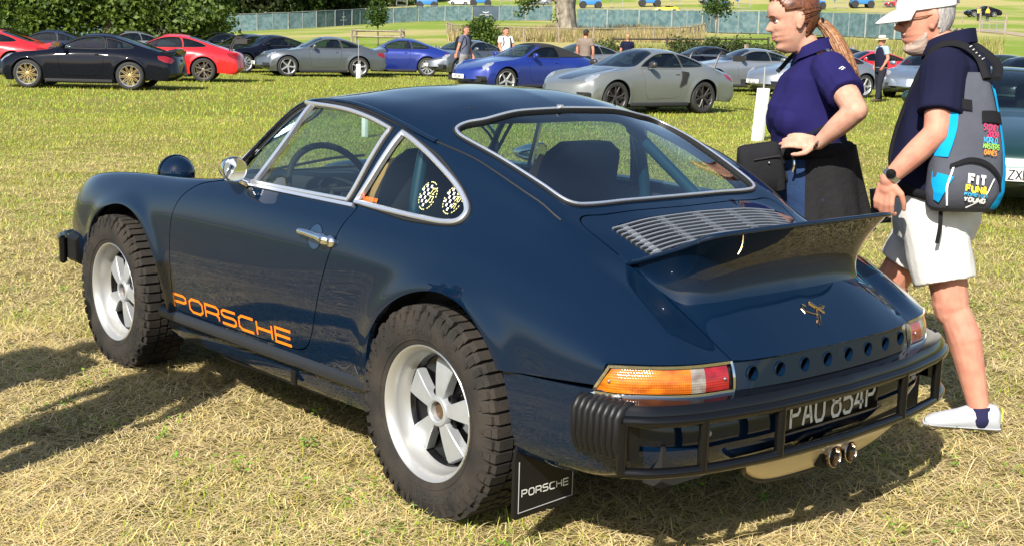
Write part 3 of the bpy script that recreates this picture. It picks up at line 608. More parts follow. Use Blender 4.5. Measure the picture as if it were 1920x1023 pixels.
def hero_flare(G):
    for arch, amp, wd in ((ARCH_F, .014, .045), (ARCH_R, .017, .055)):
        sh = G.shape; Q = G.reshape(-1, 3); d = np.abs(sdist(Q[:, [0, 2]], arch))
        k = amp*np.exp(-(d/wd)**2)*np.clip((Q[:, 1]-.55)/.15, 0, 1)*np.clip((.88-Q[:, 2])/.1, 0, 1); Q[:, 1] += k; G = Q.reshape(sh)
    return G
HS = loft(ROWS, 2.99, -.93, 2.3, -.4, 340, 150, 5, hero_flare)
LS = Lookup(HS, 1, .2); LT = Lookup(HS, 0+2, .12)
# outlines in the side view (u, w) and from above (u, v)
WIN_F = curve([(1.395,.925),(1.33,1.02),(1.235,1.14),(1.165,1.195),(1.09,1.216),(.92,1.219),(.75,1.213),(.60,1.193),(.478,1.166),(.50,1.11),(.545,.975),(.565,.925),(.9,.923),(1.2,.923)], 6, True, {0,8,11})
WIN_Q = curve([(.515,.925),(.47,1.02),(.43,1.12),(.412,1.158),(.33,1.133),(.22,1.093),(.10,1.038),(.02,.99),(-.018,.955),(-.012,.928),(.03,.916),(.12,.914),(.3,.918)], 6, True, {0,3})
DOOR = curve([(1.365,.914),(1.50,.893),(1.58,.872),(1.66,.815),(1.70,.74),(1.712,.62),(1.71,.48),(1.695,.375),(1.665,.358),(1.2,.366),(.80,.378),(.72,.395),(.675,.44),(.64,.52),(.60,.64),(.56,.74),(.525,.83),(.505,.88),(.495,.914),(.7,.914),(1.,.914)], 6, True, {0,18})
WIND = curve([(1.60,0),(1.595,.3),(1.55,.48),(1.47,.60),(1.395,.62),(1.27,.575),(1.15,.525),(1.085,.48),(1.06,.40),(1.05,.2),(1.045,0)], 6)
REARW = curve([(.245,0),(.245,.2),(.245,.36),(.262,.44),(.245,.487),(.17,.50),(0,.482),(-.15,.462),(-.235,.445),(-.262,.40),(-.275,.2),(-.28,0)], 6)
LID = curve([(-.335,0),(-.325,.2),(-.312,.36),(-.305,.44),(-.335,.468),(-.45,.452),(-.6,.442),(-.75,.435),(-.892,.428),(-1.2,.42),(-1.2,0)], 6, False, {8,9})
HOOD = curve([(1.66,0),(1.66,.3),(1.70,.42),(1.78,.465),(2.1,.475),(2.5,.47),(2.8,.45),(2.9,.40),(2.945,.25),(2.955,0)], 6)
def both(poly): return np.concatenate([poly, (poly*np.array([1, -1]))[::-1]])
SEAM = np.array([(-.2,.0),(-.2,.545),(-.385,.553),(-.55,.566),(-.75,.583),(-1.3,.6),(-1.3,0)])
LAMPCUT = np.array([(-.737,.634),(-.690,.56),(-.68,.5),(-1.3,.5),(-1.3,.634)])
# body shell of one side
S0 = HS.outside(ARCH_F).outside(ARCH_R).outside(SEAM).outside(LAMPCUT)
shell = S0.outside(DOOR, .003)
def side_only(S): return S.clip(S.V[:, 1]-.5)
# windows are cut only where the sheet belongs to the side
def cut_side(S, poly, off=0.):
    f = sdist(S.V[:, [0, 2]], poly)-off; return S.clip(np.where(S.V[:, 1] > .5, f, np.maximum(f, .01)))
shell = cut_side(shell, WIN_F); shell = cut_side(shell, WIN_Q)
def cut_top(S, poly, off=0., wmin=.6):
    P = both(poly); f = sdist(S.V[:, [0, 1]], P)-off; return S.clip(np.where(S.V[:, 2] > wmin, f, np.maximum(f, .01)))
shell = cut_top(shell, WIND); shell = cut_top(shell, REARW); shell = cut_top(shell, LID, .003); shell = cut_top(shell, HOOD, .002)
shell = shell.rimmed(.02)
shell.join(shell.mirror()).obj('body', paint, car)
def flat_side(S): return S
for s in (1, -1):
    d = HS.inside(DOOR, .002); d = d.clip(d.V[:, 1]-.4).rimmed(.02); d = d if s > 0 else d.mirror()
    door = d.obj('door', paint, car)
    if s > 0: door_l = door
    else: door_r = door
    for nm, poly, hw in (('side_window', WIN_F, .0068), ('quarter_window', WIN_Q, .0085)):
        g = HS.inside(poly, -.004); g = g.clip(g.V[:, 1]-.45).offset(-.012); g = g if s > 0 else g.mirror()
        go = g.obj(nm, glass_side, car)
        P, N = LS(poly, .004)
        prof = [(-hw, -.012), (-hw, .003), (-hw*.6, .007), (hw*.5, .007), (hw, .003), (hw, -.012)]
        fr = sweep(P, N, prof, True); fr = fr if s > 0 else mirror_y(fr)
        mesh_obj('window_trim', *fr, bright, go)
        P2, N2 = LS(poly+0, .0); c = poly.mean(0)
        big = np.array([q+(q-c)/np.linalg.norm(q-c)*.013 for q in poly]); P2, N2 = LS(big, .001)
        rb = tube(P2, .006, 8, closed=True); rb = rb if s > 0 else mirror_y(rb); mesh_obj('window_seal', *rb, rubber, go)
    # divider of the vent window
    vd = curve([(1.19,.922),(1.06,1.10),(.985,1.218)], 6); P, N = LS(vd, .0)
    fr = sweep(P, N, [(-.009, -.01), (-.009, .006), (.009, .006), (.009, -.01)]); fr = fr if s > 0 else mirror_y(fr); mesh_obj('vent_window_divider', *fr, bright, door)
    # belt moulding, drip rail and crease seal
    bl = curve([(1.40,.9095),(1.2,.9115),(.9,.9115),(.52,.9115)], 10); P, N = LS(bl, .002)
    fr = sweep(P, N, [(-.006, -.004), (-.006, .006), (.006, .006), (.006, -.004)]); fr = fr if s > 0 else mirror_y(fr); mesh_obj('belt_moulding', *fr, bright, door)
    dr = curve([(1.405,.658,.948),(1.35,.637,.998),(1.25,.603,1.087),(1.15,.575,1.172),(1.07,.560,1.222),(.98,.556,1.243),(.8,.553,1.249),(.65,.555,1.236),(.485,.559,1.205),(.25,.563,1.152)], 8)
    Q = np.array(dr); Pp, Np = LS(Q[:, [0, 2]]-np.array([0, .012]), .004)
    fr = tube(Pp, [.009]*len(Pp), 8, squash=.7); fr = fr if s > 0 else mirror_y(fr); mesh_obj('drip_rail', *fr, paint, car)
    cs = curve([(1.36,.975),(1.25,1.075),(1.15,1.158),(1.07,1.205),(.98,1.226),(.8,1.231),(.65,1.218),(.485,1.187),(.25,1.141),(.04,1.094),(-.2,1.003),(-.30,.952)], 12); Pp, Np = LS(cs, -.001)
    fr = tube(Pp, np.linspace(.0055, .004, len(Pp)), 6); fr = fr if s > 0 else mirror_y(fr); mesh_obj('roof_seam', *fr, rubber, car)

# windscreen and rear window
def panes(poly, d, m, name, trim, hw=.011):
    g = HS.clip(-(sdist(HS.V[:, [0, 1]], both(poly))-.004)); g = g.clip(g.V[:, 2]-.7).offset(-d)
    go = g.join(g.mirror()).obj(name, m, car)
    P, N = LT(poly, .002)
    P[0, 1] = 0; P[-1, 1] = 0
    full = np.concatenate([P, (P*np.array([1, -1, 1]))[::-1][1:-1]]); fN = np.concatenate([N, (N*np.array([1, -1, 1]))[::-1][1:-1]])
    if trim:
        sl = sweep(full, fN, [(-.011, -.012), (-.011, .003), (-.008, .005), (.008, .005), (.011, .003), (.011, -.012)], True); mesh_obj('rubber_surround', *sl, rubber, go)
        full2 = full+fN*.0045
        fr = sweep(full2, fN, [(-.0052, 0), (-.004, .003), (0, .0045), (.004, .003), (.0052, 0)], True); mesh_obj('bright_trim', *fr, bright, go)
    return go
windscreen = panes(WIND, .006, glass_side, 'windscreen', True)
rear_window = panes(REARW, .004, glass_rear, 'rear_window', True)
# clip joining the trim at the top of the rear window
P, N = LT([(.247, .03)], .012); V, F = box(*P[0], .02, .014, .008); mesh_obj('trim_joint', V, F, bright, rear_window)
hood = HS.clip(-(sdist(HS.V[:, [0, 1]], both(HOOD))+.002)).rimmed(.015); hood = hood.join(hood.mirror()).obj('bonnet', paint, car)
# engine lid: opening for the grille
GRILLE = fillet([(-.365,.39),(-.585,.36),(-.585,-.36),(-.365,-.39)], .05, 6)
lid = HS.clip(-(sdist(HS.V[:, [0, 1]], both(LID))+.002)); lid = lid.clip(lid.V[:, 2]-.55)
lid = lid.clip(sdist(lid.V[:, [0, 1]], GRILLE)).rimmed(.02); lid_o = lid.join(lid.mirror()).obj('engine_lid', paint, car)
# grille: dark mesh floor, slats and cross bars
gf = HS.clip(-(sdist(HS.V[:, [0, 1]], GRILLE)-.01)).offset(-.022); gf.join(gf.mirror()).obj('grille_floor', inner_black, lid_o)
ns = 12; slat_m = mat('slat aluminium', (.46, .48, .50), .35, .8)
for k in range(ns):
    u = -.378-k*.0175; hw = .385-(k*.0175)*.13
    vv = np.linspace(-hw, hw, 25); P, N = LT(np.stack([np.full(25, u), np.abs(vv)], 1), 0); P[:, 1] = vv; N[:, 1] *= np.sign(vv); P += N*.003
    V, F = sweep(P, N, [(-.0032, -.004), (-.0032, .002), (0, .0035), (.0032, .002), (.0032, -.004)])
    mesh_obj('slat', V, F, slat_m, lid_o)
for v0 in (-.33, -.165, 0, .165, .33):
    uu = np.linspace(-.37, -.578, 12); P, N = LT(np.stack([uu, np.full(12, abs(v0))], 1), 0); P[:, 1] = v0; N[:, 1] *= (1 if v0 >= 0 else -1); P -= N*.006
    V, F = sweep(P, N, [(-.011, -.004), (-.011, .003), (.011, .003), (.011, -.004)]); mesh_obj('cross_bar', V, F, alloy, lid_o)
# ducktail: concave upswept spoiler grown out of the lid
def gridsurf(P, outward):
    P = np.asarray(P, float); dt = np.gradient(P, axis=1); dr = np.gradient(P, axis=0); N = np.cross(dr, dt); N /= np.linalg.norm(N, axis=2)[:, :, None]+1e-12
    nr, nt = P.shape[:2]; c = np.array(outward, float)
    idx = np.arange(nr*nt).reshape(nr, nt); a, b, cc, d = idx[:-1, :-1].ravel(), idx[1:, :-1].ravel(), idx[1:, 1:].ravel(), idx[:-1, 1:].ravel()
    if N[nr//2, nt//2]@c < 0: N = -N; F = np.concatenate([np.stack([a, cc, b], 1), np.stack([a, d, cc], 1)])
    else: F = np.concatenate([np.stack([a, b, cc], 1), np.stack([a, cc, d], 1)])
    V = P.reshape(-1, 3)
    Fn = np.cross(V[F[:, 1]]-V[F[:, 0]], V[F[:, 2]]-V[F[:, 0]])
    if (Fn*N.reshape(-1, 3)[F[:, 0]]).sum() < 0: F = F[:, ::-1]
    return Surf(V, N.reshape(-1, 3), F)
def lidw(u, v): return LT([(u, abs(v))], 0)[0][0][2]
CT = curve([(-.47,.447),(-.56,.452),(-.66,.455),(-.745,.452),(-.79,.432),(-.809,.39),(-.815,.30),(-.818,.15),(-.82,0)], 8)
CB = curve([(-.47,.440),(-.56,.436),(-.62,.43),(-.665,.412),(-.70,.378),(-.722,.33),(-.735,.26),(-.745,.14),(-.75,0)], 8)
def tail_w(u): return pchip([.46, .5, .56, .63, .72, .8, .83], [.835, .849, .868, .893, .928, .966, .978], -np.asarray(u))
ctw = tail_w(CT[:, 0]); ctw = np.maximum(ctw, [lidw(*q)-.003 for q in CT]); cbw = np.array([lidw(*q)-.006 for q in CB])
W = []
for t in np.linspace(0, 1, 15):
    out_dir = (CT-CB); L_ = np.linalg.norm(out_dir, axis=1)[:, None]+1e-6; nd = out_dir/L_
    hgt = np.clip((ctw-cbw)/.18, 0, 1)[:, None]
    fil = .028*hgt*(1-t)**5
    xy = CB+out_dir*(t**1.7)+nd*fil
    W.append(np.column_stack([xy, cbw+(ctw-cbw)*t-(.02*hgt[:, 0]*(1-t)**5)]))
W = np.array(W); full = np.concatenate([W, (W*np.array([1, -1, 1]))[:, ::-1][:, 1:]], 1)
b_ = MB(); nr, nt = full.shape[:2]; b_.add(full.reshape(-1, 3), [(i*nt+j, i*nt+j+1, (i+1)*nt+j+1, (i+1)*nt+j) for i in range(nr-1) for j in range(nt-1)])
vv = np.concatenate([np.linspace(0, .35, 15), np.linspace(.37, .4545, 18)]); ul = np.interp(vv, CT[20:, 1][::-1], CT[20:, 0][::-1]); Tt = []
for v, u1 in zip(vv, ul):
    u0 = float(np.interp(v, [.36, .40], [-.588, -.47])); us_ = np.linspace(u0, u1, 24); Tt.append(np.column_stack([us_, np.full(24, v), np.maximum(tail_w(us_), np.array([lidw(x, min(v, .445)) for x in us_])-.004)]))
Tt = np.array(Tt); full2 = np.concatenate([(Tt*np.array([1, -1, 1]))[::-1][:-1], Tt]); nr, nt = full2.shape[:2]
b_.add(full2.reshape(-1, 3), [(i*nt+j, (i+1)*nt+j, (i+1)*nt+j+1, i*nt+j+1) for i in range(nr-1) for j in range(nt-1)])
edge = np.column_stack([CT, ctw-.004]); edge = np.concatenate([edge, (edge*np.array([1, -1, 1]))[::-1][1:]]); b_.add(*tube(edge, .008, 8))
duck = b_.obj('ducktail', paint, lid_o, angle=60)
bmm = bmesh.new(); bmm.from_mesh(duck.data); bmesh.ops.recalc_face_normals(bmm, faces=bmm.faces); bmm.to_mesh(duck.data); bmm.free()
duck.data.set_sharp_from_angle(angle=R(60))
# gold scribble emblem on the lid: loops and crossed strokes of wire
def on_lid(du, dv, off=.004):
    u = -.842+du; v = -.002+dv; P, N = LT([(u, abs(v))], off); return (u, v, P[0][2])
em = MB()
for pts, r in (([(0,.045),(.012,.047),(.022,.038),(.014,.030),(.0,.044)], .0018), ([(0.002,.043),(-.008,.022),(-.012,.006)], .002), ([(-.012,.008),(-.03,.024),(-.042,.034),(-.036,.02),(-.016,.0),(-.012,.008)], .0018), ([(-.012,.006),(.004,-.01),(.004,-.026),(.006,-.05)], .0024), ([(.024,.004),(.010,-.008),(-.012,-.028)], .0045), ([(.020,.008),(.006,-.006)], .006), ([(.004,-.02),(.012,-.034),(.006,-.052),(.0,-.036),(.004,-.02)], .0015)):
    em.add(*tube([on_lid(b, a) for b, a in pts], r, 6))
em.obj('gold_emblem', gold, lid_o)

# ---- rear lamps, reflector panel, lower rear panel
E_TOP = curve([(-.725,.734),(-.765,.695),(-.82,.63),(-.86,.55),(-.886,.43),(-.905,.36),(-.925,.2),(-.932,0)], 8)
E_BOT = curve([(-.682,.752),(-.75,.722),(-.822,.645),(-.874,.555),(-.900,.43),(-.918,.36),(-.937,.2),(-.944,0)], 8)
wt, wb_ = .6335, .556
def wall(i0, i1, top=wt, bot=wb_, n=7, bul=.006, off=0.):
    P = []
    for k in range(n):
        t = k/(n-1); xy = E_TOP*(1-t)+E_BOT*t; q = xy[i0:i1].copy(); tg = np.gradient(q, axis=0); nn = np.stack([tg[:, 1], -tg[:, 0]], 1); nn /= np.linalg.norm(nn, axis=1)[:, None]+1e-9
        if nn[len(nn)//2]@np.array([-1, .3]) < 0: nn = -nn
        q = q+nn*(bul*math.sin(math.pi*t)+off)
        ww = top+(bot-top)*t+(.002 if t == 1 else 0)
        P.append([(a, b, ww) for a, b in q])
    return np.array(P)
def lens_mat(name, c):
    m = mat(name, c, .12, 0, coat=1., spec=.6)
    nt = m.node_tree; b = nt.nodes['Principled BSDF']; b.inputs['Transmission Weight'].default_value = .25; b.inputs['Subsurface Weight'].default_value = .0
    tc = nt.nodes.new('ShaderNodeTexCoord'); wv = nt.nodes.new('ShaderNodeTexWave'); wv.inputs['Scale'].default_value = 60; wv.bands_direction = 'Y'; wv.inputs['Distortion'].default_value = .6
    w2 = nt.nodes.new('ShaderNodeTexWave'); w2.inputs['Scale'].default_value = 45; w2.bands_direction = 'Z'
    ad = nt.nodes.new('ShaderNodeMath'); bp = nt.nodes.new('ShaderNodeBump'); bp.inputs['Strength'].default_value = .25; bp.inputs['Distance'].default_value = .003
    nt.links.new(tc.outputs['Object'], wv.inputs[0]); nt.links.new(tc.outputs['Object'], w2.inputs[0]); nt.links.new(wv.outputs[1], ad.inputs[0]); nt.links.new(w2.outputs[1], ad.inputs[1])
    nt.links.new(ad.outputs[0], bp.inputs['Height']); nt.links.new(bp.outputs[0], b.inputs['Normal'])
    n = nt.nodes.new('ShaderNodeTexNoise'); n.inputs['Scale'].default_value = 16; n.inputs['Detail'].default_value = 2; mpp = nt.nodes.new('ShaderNodeMapping'); mpp.inputs['Scale'].default_value = (1, 1, 2.2); nt.links.new(tc.outputs['Object'], mpp.inputs[0]); nt.links.new(mpp.outputs[0], n.inputs['Vector']); rp = nt.nodes.new('ShaderNodeMapRange'); rp.inputs[1].default_value = .38; rp.inputs[2].default_value = .62; nt.links.new(n.outputs['Fac'], rp.inputs[0])
    mx = nt.nodes.new('ShaderNodeMix'); mx.data_type = 'RGBA'; mx.inputs[6].default_value = (c[0]*.55, c[1]*.42, c[2]*.4, 1); mx.inputs[7].default_value = (*c, 1); nt.links.new(rp.outputs[0], mx.inputs[0]); nt.links.new(mx.outputs[2], b.inputs['Base Color']); return m
l_or, l_wh, l_re = lens_mat('amber lens', (.80, .215, .002)), lens_mat('clear lens', (.36, .34, .30)), lens_mat('red lens', (.42, .008, .012))
n4 = 32                                      # index of v = .43 on the curve
for s in (1, -1):
    lamp = thing('x', '', '') if False else None
    mr = (lambda VF: VF) if s > 0 else mirror_y
    G = wall(0, n4+1); v_in = G[0, :, 1]
    back = wall(0, n4+1, off=-.012); sb = gridsurf(back, (-1, .4, 0)); base = (sb if s > 0 else sb.mirror()).obj('tail_lamp', inner_black, car)
    # border
    ring = np.concatenate([G[0], G[1:, -1], G[-1, ::-1][1:], G[::-1, 0][1:-1]]); cen = G.reshape(-1, 3).mean(0)
    rn = np.tile(np.array([[-.75, .55, .0]]), (len(ring), 1))
    tg = np.gradient(G, axis=1)[0]; on = np.stack([-np.abs(tg[:, 1]), np.abs(tg[:, 0]), 0*tg[:, 0]], 1); on /= np.linalg.norm(on, axis=1)[:, None]+1e-9
    oo = np.concatenate([on, np.tile(on[-1], (len(G)-1, 1)), on[::-1][1:], np.tile(on[0], (len(G)-2, 1))])
    mesh_obj('lamp_frame', *mr(sweep(ring, oo, [(-.004, -.008), (-.004, .004), (.004, .004), (.004, -.008)], True)), chrome, base)
    # the curve index where v passes the colour borders
    vi = lambda val: int(np.argmin(np.abs(E_TOP[:n4+1, 1]-val)))
    ia, ib = vi(.565), vi(.525)
    for nm, a, b, m in (('amber_lens', 1, ia+1, l_or), ('clear_lens', ia, ib+1, l_wh), ('red_lens', ib, n4, l_re)):
        g = gridsurf(wall(a, b, wt-.006, wb_+.006, off=.0), (-1, .4, 0)).rimmed(.01, False); (g if s > 0 else g.mirror()).obj(nm, m, base)
    for q in (G[3, 3], G[3, -3]):
        mesh_obj('screw', *mr(xf(ellipsoid((0, 0, 0), (.005, .005, .005), 8, 6), q+np.array([-.003, .002, 0]))), chrome, base)
G = wall(n4, len(E_TOP), wt-.001, wb_, 9, .0, off=-.004); G[:, 0, 1] = .424; ps = gridsurf(G, (-1, 0, 0)); ps = ps.join(ps.mirror())
hv = [-.36+.1028*k for k in range(8)]
# refine so that the holes cut cleanly
vvg = np.linspace(-.424, .424, 180); wwg = np.linspace(wt-.001, wb_, 22)
xtop = pchip(G[0, ::-1, 1], G[0, ::-1, 0], np.abs(vvg)); xbot = pchip(G[-1, ::-1, 1], G[-1, ::-1, 0], np.abs(vvg))
PG = np.array([[((xtop[i]*(1-t)+xbot[i]*t), vvg[i], wt-.001+(wb_-wt+.001)*t) for i in range(180)] for t in np.linspace(0, 1, 22)])
pn = gridsurf(PG, (-1, 0, 0)); hw_ = (wt+wb_)/2
for v0 in hv:
    c = np.array([(v0+.0205*math.cos(a), hw_+.0205*math.sin(a)) for a in np.linspace(0, 2*math.pi, 24, endpoint=False)]); pn = pn.clip(sdist(pn.V[:, [1, 2]], c))
panel = pn.rimmed(.012, False).obj('vent_panel', paint, car)
for v0 in hv:
    x0 = float(np.interp(v0, vvg, (xtop+xbot)/2)); L = lathe([(.0235, -.003), (.0225, .001), (.0205, .001), (.019, -.004), (.019, -.014)], 24, 'x')
    mesh_obj('vent_ring', *xf((L[0]*np.array([-1, 1, 1]), [f[::-1] for f in L[1]]), (x0, v0, hw_)), paint, panel)
bk = PG.copy(); bk[:, :, 0] += .04; gridsurf(bk, (-1, 0, 0)).obj('panel_backing', inner_black, panel)
# lower rear panel wrapping from the wheel arch round the tail
SK = curve([(-.30,.782),(-.45,.775),(-.58,.768),(-.70,.748),(-.77,.70),(-.828,.62),(-.866,.52),(-.884,.43),(-.903,.25),(-.91,0)], 10)
tg = np.gradient(SK, axis=0); sn = np.stack([tg[:, 1], -tg[:, 0]], 1); sn /= np.linalg.norm(sn, axis=1)[:, None]
if sn[0][1] < 0: sn = -sn
kw = np.array([.548,.52,.47,.42,.37,.33,.30,.285]); ko = np.array([-.002,.001,.003,.002,-.004,-.018,-.042,-.072]); kr = np.array([.055,.040,.020,.006,.0,.0,.0,.0])
wq = np.linspace(.549, .285, 22); oq = pchip(kw, ko, wq)
G = []
for w_, o_ in zip(wq, oq):
    rise = np.clip((-SK[:, 0]-.5)/.3, 0, 1); q = SK+sn*(o_-float(pchip(kw, kr, [w_])[0])*np.clip((-SK[:, 0]-.72)/.14, 0, 1)[:, None])          # the lower edge climbs towards the tail
    low = .285+.03*rise; ww = np.where(True, .549+(.018*np.clip((-SK[:, 0]-.38)/.35, 0, 1))*((w_-.285)/.264)-( .549-w_)*(.549-low)/(.549-.285), 0)
    G.append(np.stack([q[:, 0], q[:, 1], ww], 1))
sk = gridsurf(np.array(G), (0, 1, 0)).outside(ARCH_R)
CEN = np.array([(.36,.60),(.36,.2),(-.36,.2),(-.36,.60)])
sk = sk.rimmed(.015)
sk.join(sk.mirror()).obj('lower_rear_panel', paint, car)
# dark belly pan under the tail and the pale skid plate between the bars
bp_ = MB(); GG = np.array(G)[-1]
pts = np.concatenate([GG, (GG*np.array([1, -1, 1]))[::-1][1:]])
inner = pts*np.array([1, .9, 1])+np.array([.04, 0, -.03]); n = len(pts)
bp_.add(np.concatenate([pts, inner]), [(i, i+1, n+i+1, n+i) for i in range(n-1)]+[tuple(range(n, 2*n))]); bp_.obj('under_tray', inner_black, car)
beige = mat('champagne metal plate', (.52, .44, .30), .34, .55, noise=.08, nscale=8)
vq = np.linspace(-.385, .385, 41); skp = []
for k, t in enumerate(np.linspace(0, 1, 12)):
    row = []
    for v in vq:
        w_ = .350-.096*t; u = -.938+.02*(v/.38)**2+.045*t**2.2; edge = abs(v)/.385; sq = max(0, 1-edge**7)
        row.append((u, v*(1-.16*t**2), w_+.03*(1-sq)*t*1.4))
    skp.append(row)
sp = gridsurf(np.array(skp), (-1, 0, 0)).rimmed(.02, False); skid = sp.obj('skid_plate', beige, car)
ed = np.array(skp); path = np.concatenate([ed[:, 0], ed[-1, 1:], ed[::-1, -1][1:]]); mesh_obj('plate_edging', *tube(path+np.array([.004, 0, -.002]), .008, 8), rubber, skid)
for v0 in (.012, -.068):
    L = lathe([(.027, -.10), (.030, .012), (.0315, .02), (.029, .022), (.026, .018), (.025, -.06), (0, -.06)], 28, 'x'); V = L[0]*np.array([-1, 1, 1]); tip = mesh_obj('exhaust_tip', *xf((V, [f[::-1] for f in L[1]]), (-.935, v0, .298), (0, .08, 0)), mat('smoked steel', (.42, .36, .30), .14, 1.), car)
    mesh_obj('pipe_bore', *xf(lathe([(.0255, 0), (0, 0)], 20, 'x'), (-.885, v0, .302)), inner_black, tip)
hs_ = fillet([(.055,.335),(.055,.262),(-.11,.262),(-.11,.335)], .03, 5); mesh_obj('exhaust_recess', *prism(hs_, -.9315, -.88, 0), inner_black, skid)
# ---- rear bumper: flat-topped beam, tube frame, bellows
BP = curve([(-.795,.748),(-.850,.685),(-.895,.58),(-.925,.44),(-.945,.30),(-.960,.0)], 8)
BPf = np.concatenate([BP, (BP*np.array([1, -1]))[::-1][1:]])
def pnorm(P2):
    t = np.gradient(P2, axis=0); n = np.stack([t[:, 1], -t[:, 0]], 1); n /= np.linalg.norm(n, axis=1)[:, None]
    if n[0][1] < 0: n = -n
    return n
bumper = mesh_obj('rear_bumper', *sweep(np.column_stack([BPf, np.full(len(BPf), .522)]), np.tile([0, 0, 1.], (len(BPf), 1)), [(-.075, .030), (-.075, .0), (-.02, -.02), (.010, -.022), (.022, -.010), (.022, .010), (.010, .026), (-.03, .034)][::-1]), black_gloss, car)
# make sure the beam bulges outwards
bn = pnorm(BPf)
def bar(w_, r_, off, m=black_gloss, nm='bumper_bar'):
    P = np.column_stack([BPf+bn*off, np.full(len(BPf), w_)]); return mesh_obj(nm, *tube(P, r_, 12), m, bumper)
bar(.508, .0165, .020); bar(.368, .015, .020)
def bpos(v):
    i = np.argsort(BPf[:, 1]); return float(np.interp(v, BPf[i, 1], BPf[i, 0]))
for v0 in (.765, .56, .285, -.285, -.56, -.765):
    k = int(np.argmin(np.abs(BPf[:, 1]-v0))); q = BPf[k]+bn[k]*.023
    mesh_obj('bumper_upright', *tube([(q[0], q[1], .506), (q[0], q[1], .367)], .0145, 10), black_gloss, bumper)
for v0, w0 in ((.50, .47), (-.50, .47)):
    mesh_obj('reflector_bolt', *xf(ellipsoid((0, 0, 0), (.01, .01, .01), 10, 8), (bpos(v0)+.035, v0, w0-.025)), alloy, bumper)
for s in (1, -1):
    mr = (lambda VF: VF) if s > 0 else mirror_y
    b = MB(); nb = 8; us = np.linspace(-.645, -.815, nb*8+1); path = []; prof = []
    for i, u in enumerate(us):
        rib = .010*abs(math.sin(math.pi*i/8))**.6; vo = float(np.interp(-u, [.6, .72, .80, .82], [.775, .772, .765, .757]))
        sec = [(u, .70, .545), (u, vo-.03+rib*.5, .553+rib*.4), (u, vo+rib*.8, .540+rib*.3), (u, vo+.014+rib, .515), (u, vo+.014+rib, .44), (u, vo+rib*.8, .405-rib*.3), (u, vo-.03, .393-rib*.4), (u, .70, .40)]
        prof.append(sec)
    prof = np.array(prof); k, m_ = prof.shape[:2]
    b.add(prof.reshape(-1, 3), [(i*m_+j, (i+1)*m_+j, (i+1)*m_+j+1, i*m_+j+1) for i in range(k-1) for j in range(m_-1)]+[tuple(range(m_)), tuple((k-1)*m_+j for j in range(m_))[::-1]])
    mesh_obj('bellows', *mr((np.concatenate(b.V), b.F)), black_plastic, bumper)
